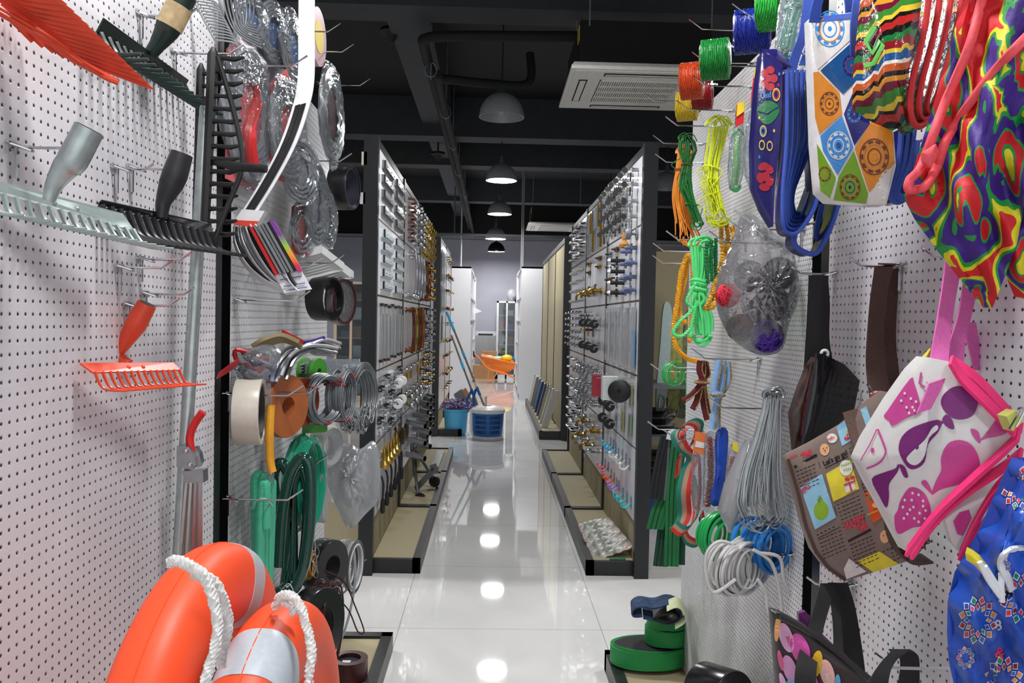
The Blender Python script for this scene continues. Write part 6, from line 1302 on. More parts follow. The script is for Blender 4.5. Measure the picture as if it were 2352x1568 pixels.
# ------------------------------------------------------------------ hardware samples screwed to the gondola boards
BAY = ('near', 'middle', 'far'); LEV = ('top', 'second', 'third', 'fourth', 'lowest'); NUM = 'one two three four five six seven eight'.split()
BRN = M('brown wood handle', (110, 66, 48), .35); IRON = M('dark iron', (58, 58, 62), .35, .8); LPL = M('pale slide plastic', (196, 206, 214), .3, .2); BGY = M('blue grey plastic', (96, 106, 138), .4); GOLDB = M('gold plate', (200, 164, 60), .2, 1)
def hw(kind, s, x, y, z, L, mat, label, group, mat2=None):
    """one sample; s is the way the board faces, L its length"""
    X = lambda d, dy=0, dz=0: V((x+s*d, y+dy, z+dz)); j = rnd(-.1, .1)
    nm = {'slide': 'drawer_slide', 'bow': 'bar_pull_sample', 'pull': 'door_pull_sample', 'knob': 'knob_sample', 'lock': 'padlock', 'lever': 'lever_latch', 'bolt': 'window_bolt', 'stay': 'window_stay', 'tap': 'tap', 'tube': 'sample_tube', 'hook': 'coat_hook', 'hinge': 'hinge_sample', 'plug': 'plug_lead', 'cam': 'cam_lock', 'finial': 'finial_sample', 'spigot': 'spigot', 'castor': 'castor_sample', 'pack': 'hanging_packet'}[kind]
    t = T(nm, label, nm.replace('_', ' '), X(0, 0, -L*.3), group)
    if kind == 'slide':
        part('outer_rail', G().box(X(.006), (.012, L, .045)), mat, t, smooth=False); part('inner_rail', G().box(X(.014, .02), (.012, L*.94, .026)), mat2 or ZINC, t, smooth=False)
        part('end_stop', G().box(X(.016, -L*.47), (.012, .016, .044)), BLACKP, t, smooth=False)
        for k in (-.3, .1, .4): part('screw', G().ball(X(.021, L*k), .005, 5), CHROME, t)
    elif kind == 'bow':
        part('grip', G().tube(cr([X(0, -L/2), X(.035, -L*.36), X(.042), X(.035, L*.36), X(0, L/2)], 5), .0095, 8), mat, t)
        for k in (-1, 1): part('foot', G().cyl(X(0, k*L/2), X(.006, k*L/2), .012, 10), mat2 or mat, t)
    elif kind == 'pull':
        part('grip', G().tube(cr([X(.05, 0, -L/2), X(.06, 0, -L*.25), X(.062), X(.06, 0, L*.25), X(.05, 0, L/2)], 5), .012, 9), mat, t)
        for k in (-1, 1): part('mount', G().cyl(X(0, 0, k*L*.44), X(.055, 0, k*L*.44), .010, 10), mat2 or mat, t); part('rosette', G().cyl(X(0, 0, k*L*.44), X(.008, 0, k*L*.44), .02, 14), mat2 or mat, t)
    elif kind == 'knob':
        part('rose', G().cyl(X(0), X(.008), L*.5, 14), mat, t); part('knob', G().lathe([(.008, .008), (.008, .03), (L*.46, .042), (L*.5, .055), (L*.4, .068), (.002, .072)], X(0), (s, 0, 0), 16), mat2 or mat, t)
    elif kind == 'lock':
        part('lock_body', G().box(X(.018, 0, -L*.2), (.022, L*.8, L*.7)), mat, t, smooth=False); part('shackle', G().tube([X(.018, L*.27*cos(q), L*.15+L*.42*sin(q)) for q in [pi*i/10 for i in range(11)]], L*.07, 7), CHROME, t)
        part('peg', G().cyl(X(0, 0, L*.5), X(.05, 0, L*.5), .004, 6), ZINC, t)
    elif kind == 'lever':
        part('back_plate', G().box(X(.004), (.008, .05, L*.9)), mat, t, smooth=False); part('lever', G().tube(cr([X(.006, 0, .02), X(.055, 0, .02), X(.062, .03, .02), X(.058, .11, .014)], 5), .009, 8), mat2 or mat, t)
    elif kind == 'bolt':
        part('back_plate', G().box(X(.003), (.006, L, .03)), mat, t, smooth=False); part('bolt_rod', G().cyl(X(.013, -L*.6), X(.013, L*.5), .006, 8), mat2 or mat, t); part('bolt_knob', G().cyl(X(.013, 0), X(.045, 0), .006, 8), mat2 or mat, t)
        for k in (-.35, .3): part('keeper', G().box(X(.012, L*k), (.02, .014, .03)), mat, t, smooth=False)
    elif kind == 'stay':
        a = j*.9; d = V((0, sin(a), cos(a))); c = X(.01); part('arm', G().box(c, (.006, .014, L), Matrix.Rotation(-a, 3, 'X')), mat, t, smooth=False)
        c2 = X(.016); part('arm', G().box(c2+V((0, .02, -.02)), (.005, .012, L*.8), Matrix.Rotation(a, 3, 'X')), mat, t, smooth=False)
        for k in (-.5, .5): part('bracket', G().box(c+d*(L*k), (.02, .05, .016)), mat2 or mat, t, smooth=False)
    elif kind == 'tap':
        part('body', G().lathe([(.010, 0), (.022, .004), (.022, .012), (.014, .016), (.016, .06), (.020, .064), (.012, .075)], X(0), (s, 0, 0), 14), mat, t)
        part('spout', G().tube(cr([X(.045), X(.08, 0, .012), X(.105, 0, -.01), X(.108, 0, -.045)], 5), .010, 8), mat, t); part('tap_handle', G().tube([X(.05, -.035, .042), X(.05, .035, .042)], .007, 7), mat2 or mat, t); part('stem', G().cyl(X(.05), X(.05, 0, .042), .007, 8), mat, t)
    elif kind == 'tube':
        e = V((s*.8, -.5, -.12)).normalized(); c = X(.0); part('tube', G().lathe([(.02, 0), (.024, 0), (.024, L), (.02, L)], c, e, 18, closed=True), mat, t); part('bore', G().cyl(c+e*(L*.5), c+e*(L*.52), .0205, 14), M('dark slot', (20, 21, 22), .7), t)
    elif kind == 'hook':
        part('back_plate', G().box(X(.003), (.006, .028, L)), mat2 or mat, t, smooth=False); part('hook_arm', G().tube(cr([X(.004, 0, -L*.1), X(.03, 0, -L*.42), X(.055, 0, -L*.3), X(.058, 0, 0)], 5), .0065, 8), mat, t); part('tip', G().ball(X(.058, 0, .004), .010, 7), mat, t)
    elif kind == 'hinge':
        part('leaf', G().box(X(.003), (.005, .045, L)), mat, t, smooth=False); part('pin_barrel', G().cyl(X(.008, .02, -L/2), X(.008, .02, L/2), .007, 8), mat2 or mat, t)
    elif kind == 'plug':
        part('lead', G().tube(cr([X(.02, 0, L*.5), X(.03, .01, L*.2), X(.03, 0, -L*.3)], 5), .006, 7), BLACKP, t); part('plug', G().lathe([(.008, 0), (.013, .02), (.014, .07), (.010, .085)], X(.03, 0, -L*.3), (0, 0, -1), 12), mat, t); part('peg', G().cyl(X(0, 0, L*.5), X(.03, 0, L*.5), .003, 6), ZINC, t)
    elif kind == 'cam':
        part('barrel', G().cyl(X(0), X(.035), .011, 12), mat, t); part('flange', G().cyl(X(.034), X(.04), .016, 14), mat, t); part('key_blade', G().box(X(.055), (.03, .008, .003)), ZINC, t, smooth=False)
        part('key_head', G().lathe([(.001, -.004), (.017, -.004), (.017, .004), (.001, .004)], X(.08, 0, -.002), (.3, 1, 0), 14), mat2 or BLACKP, t); part('spare_key', G().box(X(.045, .006, -.04), (.006, .016, .05), Matrix.Rotation(j*3, 3, 'X')), BLACKP if j > 0 else ZINC, t, smooth=False)
    elif kind == 'finial':
        part('finial_body', G().lathe([(.004, -L*.5), (L*.22, -L*.45), (L*.26, -L*.3), (L*.1, -L*.1), (L*.16, .1*L), (L*.08, L*.3), (.004, L*.5)], X(.04), (0, 0, 1), 14), mat, t); part('peg', G().cyl(X(0), X(.03), .004, 6), ZINC, t)
    elif kind == 'spigot':
        part('stem', G().cyl(X(0), X(L), .012, 10), mat, t); part('cross', G().box(X(L*.55), (.012, .05, .014)), mat, t, smooth=False); part('cross', G().box(X(L*.55), (.012, .014, .05)), mat, t, smooth=False); part('tip', G().cyl(X(L), X(L*1.2), .014, 10, .006), mat2 or mat, t)
    elif kind == 'castor':
        part('plate', G().box(X(.003), (.006, .06, .06)), ZINC, t, smooth=False); part('wheel', G().lathe([(.008, -.014), (.03, -.014), (.034, -.008), (.034, .008), (.03, .014), (.008, .014)], X(.05, 0, -.02), (0, 1, 0), 20, closed=True), mat, t); part('fork', G().box(X(.028, 0, -.008), (.045, .036, .008)), ZINC, t, smooth=False)
    elif kind == 'pack':
        part('film', G().box(X(.012), (.014, L*.42, L)), CLEAR if mat2 else HAZY, t, smooth=False); part('content', G().box(X(.011), (.008, L*.34, L*.86)), mat, t, smooth=False)
    return t
def fill(side, bay, row, kind, nc, nr, mat, L, word, mat2=None, y0=None, y1=None, z0=None, z1=None, which=''):
    s, x, nmu = (1, GLX, 'left') if side == 'L' else (-1, GRX, 'right')
    ya, yb = GY[bay], GY[bay+1]; a = ya+(yb-ya)*(y0 if y0 is not None else .04); b = ya+(yb-ya)*(y1 if y1 is not None else .94)
    zt, zb = ROWS[row], ROWS[row+1]; c = zb+(zt-zb)*(z0 if z0 is not None else .06); d = zb+(zt-zb)*(z1 if z1 is not None else .94)
    for i in range(nc):
        for k in range(nr):
            y = a+(b-a)*(i+.5)/nc; z = d-(d-c)*(k+.5)/nr
            pos = ''
            if nc > 1: pos += ', column %s' % NUM[i]
            if nr > 1: pos += ', %s down' % ORD[k]
            hw(kind, s, x, y+rnd(-.012, .012), z+rnd(-.006, .006), L, mat[(i+k) % len(mat)] if isinstance(mat, list) else mat, '%s%s, %s board, %s bay, %s gondola' % (word, pos, LEV[row], BAY[bay], nmu), '%s on the %s gondola' % (word, nmu), mat2)
fill('L', 0, 0, 'slide', 2, 4, M('dark zinc', (104, 108, 112), .35, .7), .46, 'black drawer slide'); fill('L', 0, 1, 'slide', 2, 5, LPL, .44, 'pale drawer slide', LPL)
fill('L', 0, 2, 'stay', 7, 1, ZINC, .32, 'zinc window stay', IRON); fill('L', 0, 3, 'bolt', 5, 6, [ZINC, IRON, WHITEP], .15, 'window bolt', ZINC)
fill('L', 0, 3, 'castor', 2, 2, WHITEP, .05, 'white wheeled castor', y0=.42, y1=.75, z0=.3, z1=.9); fill('L', 0, 4, 'finial', 5, 1, BRASS, .13, 'brass finial', z0=.62, z1=.95, y1=.6)
fill('L', 0, 4, 'plug', 6, 1, BLACKP, .16, 'black plug lead', z0=.1, z1=.55); fill('L', 0, 4, 'knob', 2, 1, M('aged bronze', (84, 70, 48), .35, .9), .12, 'round bronze rosette knob', y0=.62, y1=.98, z0=.62, z1=.95)
fill('L', 1, 0, 'bow', 1, 6, BRN, .28, 'brown cabinet handle', y0=.1, y1=.5); fill('L', 1, 0, 'knob', 2, 6, CHROME, .05, 'chrome cabinet knob', y0=.5, y1=.95)
fill('L', 1, 1, 'pull', 4, 1, CHROME, .34, 'long chrome pull handle', y0=.2, y1=.95); fill('L', 1, 1, 'knob', 3, 1, CHROME, .045, 'small chrome knob', z0=0, z1=.2, y0=.1, y1=.5)
fill('L', 1, 2, 'pull', 4, 1, [COPPER, BRASS, COPPER, M('amber lacquer', (150, 90, 36), .25, .5)], .34, 'copper door handle', COPPER); fill('L', 1, 3, 'knob', 3, 2, CHROME, .06, 'chrome door knob', z1=.4); fill('L', 1, 3, 'lock', 4, 2, [BRASS, BRASS, ZINC], .09, 'brass padlock')
fill('L', 1, 4, 'tube', 2, 3, CHROME, .18, 'chrome tube sample', y0=.1, y1=.9)
fill('L', 2, 0, 'hook', 5, 4, GOLDB, .10, 'gold coat hook'); fill('L', 2, 1, 'knob', 3, 4, BRASS, .055, 'brass knob'); fill('L', 2, 1, 'pull', 2, 1, COPPER, .36, 'amber pull handle', y0=0, y1=.4)
fill('L', 2, 2, 'lever', 4, 6, [IRON, ZINC], .075, 'dark lever handle'); fill('L', 2, 3, 'lever', 4, 6, [CHROME, BRASS, IRON], .085, 'chrome lever handle'); fill('L', 2, 4, 'tube', 3, 5, ZINC, .09, 'flanged tube end')
fill('R', 0, 0, 'cam', 7, 4, ZINC, .05, 'cam lock with black keys'); fill('R', 0, 0, 'lock', 4, 3, [BRASS, IRON, BLACKP], .055, 'small hanging padlock', y0=.3, y1=1)
fill('R', 0, 1, 'spigot', 2, 4, BGY, .06, 'blue grey plastic spigot', y0=.02, y1=.3, z1=.8); fill('R', 0, 1, 'spigot', 1, 4, BLACKP, .09, 'black and white striped stopper', WHITEP, y0=.32, y1=.5, z1=.7); fill('R', 0, 1, 'bolt', 2, 4, [BRN, ZINC, WHITEP], .10, 'brown door latch', BLACKP, y0=.5, y1=.95)
fill('R', 0, 1, 'finial', 1, 1, M('golden brush', (170, 120, 50), .8), .12, 'golden brush', y0=.2, y1=.3, z0=.8, z1=1); fill('R', 0, 1, 'knob', 1, 1, GREYP, .07, 'grey ball stopper', y0=.03, y1=.16, z0=.8, z1=1)
fill('R', 0, 2, 'pack', 5, 1, [PAPER, M('grey strip', (150, 154, 150), .5), PAPER, M('printed sheet', (150, 148, 144), .6, 0, .3, 40)], .36, 'tall hazy packet', y0=.02, y1=.95)
fill('R', 0, 3, 'pack', 2, 2, [M('yellow duck toys', (226, 200, 40), .5), M('lime packet', (140, 206, 60), .5)], .14, 'bright blister packet', CLEAR, y0=.02, y1=.4); fill('R', 0, 3, 'castor', 2, 3, BLACKP, .06, 'black castor', y0=.4, y1=.9, z1=.85)
for n_, (c_, w_) in enumerate((((90, 190, 235), 'sky blue'), ((222, 224, 226), 'white'), ((232, 130, 150), 'pink'), ((226, 140, 60), 'orange'), ((180, 130, 210), 'lilac'), ((60, 196, 206), 'turquoise'))):
    y0, y1, z0, z1, k_ = ((.5, .75, .55, .95, 3), (.1, .5, .5, .95, 4), (.72, .95, .1, .5, 2), (.52, .72, .06, .46, 2), (.4, .52, .02, .44, 2), (.04, .36, 0, .4, 3))[n_]
    fill('R', 0, 4, 'hook', k_, 1, M(w_+' plastic', c_, .35), .07, w_+' plastic hook', CLEAR, y0=y0, y1=y1, z0=z0, z1=z1)
fill('R', 1, 0, 'hinge', 7, 2, [ZINC, CHROME, BRASS], .17, 'long strap hinge'); fill('R', 1, 1, 'bolt', 2, 2, [BRN, BRASS], .12, 'brown box latch', BLACKP, z0=.6); fill('R', 1, 1, 'tap', 3, 1, BRASS, .1, 'brass trumpet handle', COPPER, z0=.1, z1=.4); fill('R', 1, 1, 'hinge', 4, 1, WHITEP, .18, 'white strip hinge', z0=.4, z1=.8, y0=.4)
fill('R', 1, 2, 'castor', 3, 2, BLACKP, .06, 'black wheeled castor'); fill('R', 1, 2, 'lever', 2, 3, [CHROME, M('purple enamel', (84, 60, 96), .4), BRASS], .08, 'lever latch', y0=.4)
fill('R', 1, 3, 'tap', 5, 3, CHROME, .1, 'chrome tap'); fill('R', 1, 4, 'tap', 4, 2, [BRASS, CHROME], .1, 'brass tap', z0=.2)
fill('R', 2, 0, 'bow', 3, 4, CHROME, .30, 'chrome bar handle'); fill('R', 2, 1, 'bow', 2, 4, [IVORY, WHITEP], .32, 'cream bar handle', CHROME); fill('R', 2, 2, 'lever', 4, 6, CHROME, .075, 'chrome door lever')
fill('R', 2, 3, 'bow', 3, 4, [CHROME, ZINC], .22, 'broad chrome buckle handle'); fill('R', 2, 4, 'bow', 3, 4, [IRON, CHROME], .22, 'slanted chrome buckle handle')
# packs of tape sticking out of the right gondola, near bay
def block(name, label, cat, A, d, m, group=None): return solo(name, G().box(A, d), m, label, cat, group, smooth=False)
p = at(1400, 892, 4.62)
t = T('hanging_packet', 'pale grey flat roll sticking out from the right gondola, beside the red one', 'packet', p-V((0, 0, .07)))
part('roll_side', G().bx((GRX-.17, 4.62, p.z-.068), (GRX-.08, 4.70, p.z+.068)), M('pale grey roll', (206, 214, 214), .5), t, smooth=False); part('red_side', G().bx((GRX-.21, 4.76, p.z-.06), (GRX-.14, 4.82, p.z+.066)), M('dark red roll', (150, 34, 48), .5), t, smooth=False); part('peg', G().cyl((GRX, 4.68, p.z+.055), (GRX-.2, 4.68, p.z+.055), .004, 6), CHROME, t)
p = at(1423, 898, 4.58)
g = G(); g.lathe([(.012, -.02), (.055, -.02), (.066, -.012), (.066, .012), (.055, .02), (.012, .02)], p, (-.3, -1, 0), 28, closed=True); g.lathe([(.001, -.006), (.03, -.022), (.03, .006)], p, (-.3, -1, 0), 20); g.cyl((GRX, p.y, p.z), (p.x, p.y, p.z), .006, 8)
solo('wheel_sample', g, BLACKP, 'round black rubber wheel sample facing the aisle on the right gondola', 'wheel')
p = at(1428, 760, 4.5)
block('card_packet', 'blue backed measuring card hanging nearest on the third board, right gondola', 'packet', (GRX-.014, 4.56, 1.27), (.006, .09, .2), M('bright blue card', (80, 160, 220), .5))
# ------------------------------------------------------------------ things on the gondola bases
zb = .07; st = M('steel grey paint', (92, 94, 98), .4, .3)
t = T('folding_trolley', 'folded grey steel stand with black castors standing on the left gondola base', 'trolley', (-.5, 6.3, zb), None)
y = 6.2
part('leg', G().tube([at(945, 1025, y+.1), at(962, 1145, y-.1)], .012, 8), st, t); part('leg', G().tube([at(950, 1025, y+.1), at(996, 1100, y+.2)], .012, 8), st, t)
g = G(); g.prism([at(951, 1118, y), at(994, 1072, y), at(1000, 1084, y), at(957, 1130, y)], (0, .04, 0)); part('cross_beam', g, st, t, smooth=False)
g = G(); g.prism([at(986, 1070, y), at(1001, 1064, y), at(1008, 1084, y), at(993, 1090, y)], (0, .02, 0)); part('foot_plate', g, st, t, smooth=False)
g = G(); g.prism([at(942, 1018, y+.1), at(952, 1018, y+.1), at(950, 1046, y+.1), at(943, 1046, y+.1)], (0, .04, 0)); part('head_plate', g, st, t, smooth=False)
for q, yy in (((965, 1145), y-.1), ((998, 1105), y+.2)):
    c = at(*q, yy); part('castor_wheel', G().lathe([(.005, -.02), (.04, -.02), (.045, -.01), (.045, .01), (.04, .02), (.005, .02)], c, (.4, 1, 0), 20, closed=True), BLACKP, t)
g = G(); A, B = V((-.50, 7.2, zb+.01)), V((-.46, 8.1, zb+.01)); g.box((A+B)/2, (.07, .9, .02)); solo('perforated_rail', g, ZINC, 'perforated grey rail lying on the far left gondola base', 'rail', smooth=False)
def foil():
    k = NT('printed foil packs'); nz = k.noise(9, 6, .8); k.l(k.ramp(nz, [(.3, srgb(70, 72, 66)), (.45, srgb(150, 152, 146)), (.55, srgb(190, 190, 186)), (.66, srgb(186, 130, 126)), (.75, srgb(96, 100, 88))]), k.b.inputs['Base Color']); k.b.inputs['Roughness'].default_value = .34; return k.m
FOIL = foil()
for i in range(4):
    f0, f1 = i/4, (i+1)/4-.015; L0, L1, R0_, R1_ = (1328, 1203, 5.0), (1364, 1288, 4.56), (1396, 1186, 4.96), (1456, 1254, 4.56)
    mix = lambda p, q, f: [p[k]+(q[k]-p[k])*f for k in range(3)]
    A, B, C, D = at(*mix(L0, L1, f0)), at(*mix(L0, L1, f1)), at(*mix(R0_, R1_, f0)), at(*mix(R0_, R1_, f1)); up = (C-A).cross(B-A).normalized(); up = -up if up.z < 0 else up
    g = G(); g.sheet(lambda a, b: A.lerp(C, a).lerp(B.lerp(D, a), b)+up*(.022*(sin(pi*a)*sin(pi*b))**.5+.003*sin(a*31+b*13+i)-.01), 22, 10, .012)
    solo('foil_pack', g, FOIL, 'long crinkled printed pack on the right gondola base, %s from the back' % ORD[i], 'packet', 'printed packs on the base')
block('seed_packet', 'small green and red packet under the printed packs on the base', 'packet', (.74, 4.5, zb+.008), (.09, .03, .012), M('green packet', (40, 110, 70), .4, 0, .5, 60))
# ------------------------------------------------------------------ behind the gondolas: buckets, mops, boards, cabinets
SKY = M('sky blue plastic', (58, 150, 214), .35, 0, .03); BLU = M('royal blue plastic', (34, 104, 178), .3, 0, .05)
c = at(1050, 992, 10.0); c.z = 0; c = V((-.41, 9.9, 0))
t = T('plastic_bucket', 'sky blue plastic bucket with a purple mop head in it', 'bucket', c)
c0 = c+V((0, 0, .0)); part('bucket_body', G().lathe([(.001, .004), (.115, 0), (.12, .01), (.138, .18), (.140, .185), (.152, .29), (.168, .293), (.168, .315), (.150, .315), (.132, .02), (.001, .02)], c0, n=40), SKY, t)
for k in (-.03, .05): part('foot_notch', G().box(c0+V((k, -.117, .03)), (.014, .012, .05)), M('dark slot', (20, 21, 22), .7), t, smooth=False)
MOPP = M('purple mop yarn', (112, 78, 150), .8, 0, .25, 60); MOPW = M('lilac white mop yarn', (206, 198, 214), .8)
t = T('yarn_mop', 'purple and white yarn mop head heaped in the sky blue bucket', 'mop', c+V((0, 0, .3))); gs = [G(), G()]
for i in range(620):
    q = rnd(0, 2*pi); r = sqrt(rnd(0, 1))*.2; b = c+V((r*cos(q)*1.05+.02, r*sin(q)*.8, .30+.11*sqrt(max(0, 1-(r/.21)**2))*rnd(.6, 1.1)+.02*sin(q*3)))
    d = V((rnd(-1, 1), rnd(-1, 1), rnd(-.3, .8))).normalized()*.022; gs[i % 2].tube([b-d, b+V((0, 0, .006)), b+d], .0045, 4, caps=False)
part('purple_yarn', gs[0], MOPP, t, stuff=True, fix=False); part('white_yarn', gs[1], MOPW, t, stuff=True, fix=False); part('yarn_core', G().ball(c+V((.01, 0, .30)), (.16, .13, .07), 8), MOPP, t)
c = V((-.015, 9.62, 0))
t = T('mop_bucket', 'royal blue slotted mop bucket with a white rim, lid and base', 'bucket', c)
part('bucket_body', G().lathe([(.001, .02), (.172, .02), (.176, .06), (.188, .28), (.192, .32), (.18, .32), (.16, .05), (.001, .04)], c, n=44), BLU, t)
part('base_ring', G().lathe([(.15, 0), (.178, 0), (.184, .012), (.182, .034), (.15, .034)], c, n=44, closed=True), WHITEP, t, label='white base ring')
part('rim_lid', G().lathe([(.196, .305), (.203, .31), (.204, .345), (.19, .36), (.09, .385), (.05, .386), (.05, .372), (.19, .33)], c, n=44, closed=True), WHITEP, t, label='white rim and lid')
part('side_spine', G().tube(cr([c+V((-.20, -.02, .34)), c+V((-.197, -.02, .2)), c+V((-.19, -.02, .08)), c+V((-.16, -.02, .02))], 5), .018, 8), WHITEP, t)
DB = M('dark blue slots', (24, 66, 126), .5)
for rr in range(4):
    for k in range(9):
        for sd in (-1, 1):
            a = -pi/2+sd*(.13+.09*k); z = .085+.058*rr; r = .178+.055*z; part('slot', G().box(c+V((r*cos(a), r*sin(a), z)), (.009, .004, .036), Matrix.Rotation(a+pi/2, 3, 'Z')), DB, t, smooth=False)
part('lid_spindle', G().cyl(c+V((-.03, 0, .38)), c+V((-.03, 0, .50)), .014, 12), WHITEP, t)
# mop poles
POLE = M('grey mop pole', (140, 138, 128), .35, .4)
for lab, A, B, yb, yt, col in (('mop with a grey and blue pole leaning left out of the white lidded bucket', (1113, 934), (1026, 716), 9.62, 10.05, 1), ('second mop pole with blue joints standing beside it', (1096, 930), (1037, 770), 9.7, 10.12, 0)):
    a, b = at(*A, yb), at(*B, yt); t = T('mop', lab, 'mop', a, 'mops in the buckets'); d = b-a
    part('pole', G().cyl(a, b, .0125, 12), POLE, t)
    for f0, f1, m in (((.8, 1.0, SKY), (.5, .57, SKY), (.2, .25, IVORY), (.12, .2, BLU)) if col else ((.5, .62, SKY), (.0, .2, POLE), (.14, .22, BLU))): part('pole_joint', G().cyl(a+d*f0, a+d*f1, .0175, 12), m, t)
    part('foot_pedal', G().tube([a+d*.18+V((-.02, 0, 0)), a+d*.10+V((-.09, 0, -.02)), a+d*.04+V((-.1, 0, -.04))], .016, 8), BLU, t)
# sample boards
for i, (m, w_) in enumerate(((M('grey green slab', (128, 134, 128), .3), 'grey'), (M('coral slab', (222, 150, 116), .4), 'coral'))):
    A, B, C, D = [at(u+10*i, v-3*i, 9.95+.1*i) for u, v in ((1042, 905), (1060, 893), (1084, 940), (1056, 946))]
    solo('sample_board', G().prism([A, B, C, D], (0, .03, 0)), m, '%s sample board leaning behind the mop bucket' % w_, 'board', 'leaning sample boards', smooth=False)
FC = [(206, 208, 210), (120, 116, 108), (96, 128, 160), (30, 44, 96), (60, 70, 110), (186, 178, 140), (196, 200, 200), (206, 208, 208)]
for i, c_ in enumerate(FC):
    y = 13.0-i*.42; f = i/7; m = M('frame panel %d' % i, c_, .35); p = lambda u, v: at(u, v, y)
    A, B = (1213+27*f, 930+62*f), (1227+43*f, 861+34*f); w = 9+5*f
    t = T('framed_board', '%s framed sample board, %s from the back of the leaning row' % (('white', 'brown', 'steel blue', 'navy', 'slate', 'cream', 'pale grey', 'white rimmed')[i], ORD[i]), 'board', p(*A), 'framed boards leaning on the right gondola')
    q = [p(A[0], A[1]), p(A[0]+w, A[1]+1), p(B[0]+w, B[1]+4), p(B[0], B[1])]
    part('board_face', G().prism(q, (0, .03, 0)), m, t, smooth=False)
    for k in range(4): part('board_frame', G().cyl(q[k], q[(k+1) % 4], .006, 6), WHITEP if i in (0, 6, 7) else CHROME, t)
    for k in (2, 3): part('corner_clip', G().ball(q[k], .016, 6), CHROME, t)
# second left gondola: clear packets and knobs
s, x = 1, -.62
for i in range(3):
    hw('pack', 1, x, 9.85+.3*i, 2.05, .4, M('clear grey sheets', (190, 200, 200), .3), 'tall clear packet on the top board of the second left gondola, %s along' % ORD[i], 'clear packets on the second left gondola', CLEAR)
    hw('pack', 1, x, 9.85+.3*i, 1.66, .36, M('clear grey sheets', (190, 200, 200), .3), 'clear packet on its second board, second left gondola, %s along' % ORD[i], 'clear packets on the second left gondola', CLEAR)
hw('pack', 1, x, 10.1, 1.3, .34, BLACKP, 'black packet in film behind the mop pole, second left gondola', 'clear packets on the second left gondola', CLEAR)
for r_ in range(9):
    for k in range(4): hw('knob' if r_ % 2 else 'lever', 1, x, 10.6+.42*k, 2.2-.215*r_, .05, [CHROME, BRASS, IRON, COPPER][(r_+k) % 4], 'hardware sample in column %s, row %s of the second left gondola' % (NUM[k], (NUM+['nine'])[r_]), 'hardware on the second left gondola')
# white cabinets at the back
CABW = M('white cabinet laminate', (206, 207, 212), .4, 0, .02, 3)
def cabinet(label, x0, x1, y0, y1, h, face, shelves=5):
    t = T('white_cabinet', label, 'cabinet', ((x0+x1)/2, (y0+y1)/2, 0), 'white cabinets at the back')
    xs = x0 if face < 0 else x1                              # the open side
    part('end_panel', G().bx((x0, y0, 0), (x1, y0+.03, h)), CABW, t, smooth=False); part('end_panel', G().bx((x0, y1-.03, 0), (x1, y1, h)), CABW, t, smooth=False)
    b = x1 if face < 0 else x0; part('back_panel', G().bx((b-.01, y0, 0), (b+.01, y1, h)), CABW, t, smooth=False); part('top_panel', G().bx((x0, y0, h-.03), (x1, y1, h)), CABW, t, smooth=False)
    for i in range(shelves): part('shelf', G().bx((x0+.01, y0+.03, .08+h*.92*i/shelves), (x1-.01, y1-.03, .105+h*.92*i/shelves)), CABW, t, smooth=False)
    for k in (.33, .66): part('divider', G().bx((x0+.01, y0+(y1-y0)*k-.01, .08), (x1-.01, y0+(y1-y0)*k+.01, h-.03)), CABW, t, smooth=False)
    part('door', G().bx((xs-.012, y0+.03, .1), (xs+.012, y0+(y1-y0)*.33, h*.55)), CABW, t, smooth=False)
cabinet('tall white cabinet at the back right, beside the beige panels', .52, 1.02, 14.25, 16.9, 2.36, -1); cabinet('tall white cabinet at the back left, behind the mop poles', -.85, -.372, 14.6, 19.1, 2.36, 1)
# glass fronted cabinet, wheelbarrow, cartons
GLASS = clear('cabinet glass', (226, 234, 236), .05, .03, 2, 0)
def glasscab(label, x0, x1, y, h, frame, nsh, inside, z0=0):
    t = T('glass_cabinet', label, 'cabinet', ((x0+x1)/2, y, z0), 'glass fronted cabinets'); d = .4
    g = G()
    for a, b in ((x0, x0+.05), ((x0+x1)/2-.02, (x0+x1)/2+.02), (x1-.05, x1)): g.bx((a, y, z0), (b, y+d, h))
    g.bx((x0, y, h-.04), (x1, y+d, h)); g.bx((x0, y, z0), (x1, y+d, z0+.1)); part('cabinet_frame', g, frame, t, smooth=False)
    part('back_panel', G().bx((x0, y+d-.01, z0), (x1, y+d, h)), M('cabinet back', (120, 112, 108), .7), t, smooth=False)
    for i in range(1, nsh): part('shelf', G().bx((x0+.03, y+.01, z0+.1+(h-z0-.1)*i/nsh), (x1-.03, y+d, z0+.12+(h-z0-.1)*i/nsh)), frame, t, smooth=False)
    part('glass_door', G().bx((x0+.035, y+.004, z0+.1), (x1-.035, y+.009, h-.04)), GLASS, t, smooth=False); part('door_handle', G().cyl((x0+.06, y-.02, z0+h*.4), (x0+.06, y-.02, z0+h*.46), .008, 8), CHROME, t)
    for i in range(nsh):
        for k in range(2):
            xx = x0+.1+(x1-x0-.2)*(k+.5)/2; zz = z0+.12+(h-z0-.1)*i/nsh; hh = rnd(.1, .2); m, w_ = inside[(i*2+k) % len(inside)]
            solo('carton_box', G().bx((xx-.09, y+.1, zz), (xx+.09, y+.3, zz+hh)), m, '%s box, %s shelf from below, %s side, %s' % (w_, ORD[i], ('left', 'right')[k], label.split(' behind')[0]), 'box', 'boxes in the glass cabinets', smooth=False)
INS = [(REDC, 'red'), (M('blue box', (60, 100, 170), .5), 'blue'), (M('dark box', (50, 48, 52), .6), 'dark'), (PAPER, 'white'), (GRYC, 'grey'), (CARD, 'brown')]
glasscab('white glass cabinet behind the wheelbarrow, at the back wall', .13, .62, 19.3, 1.86, CABW, 5, INS)
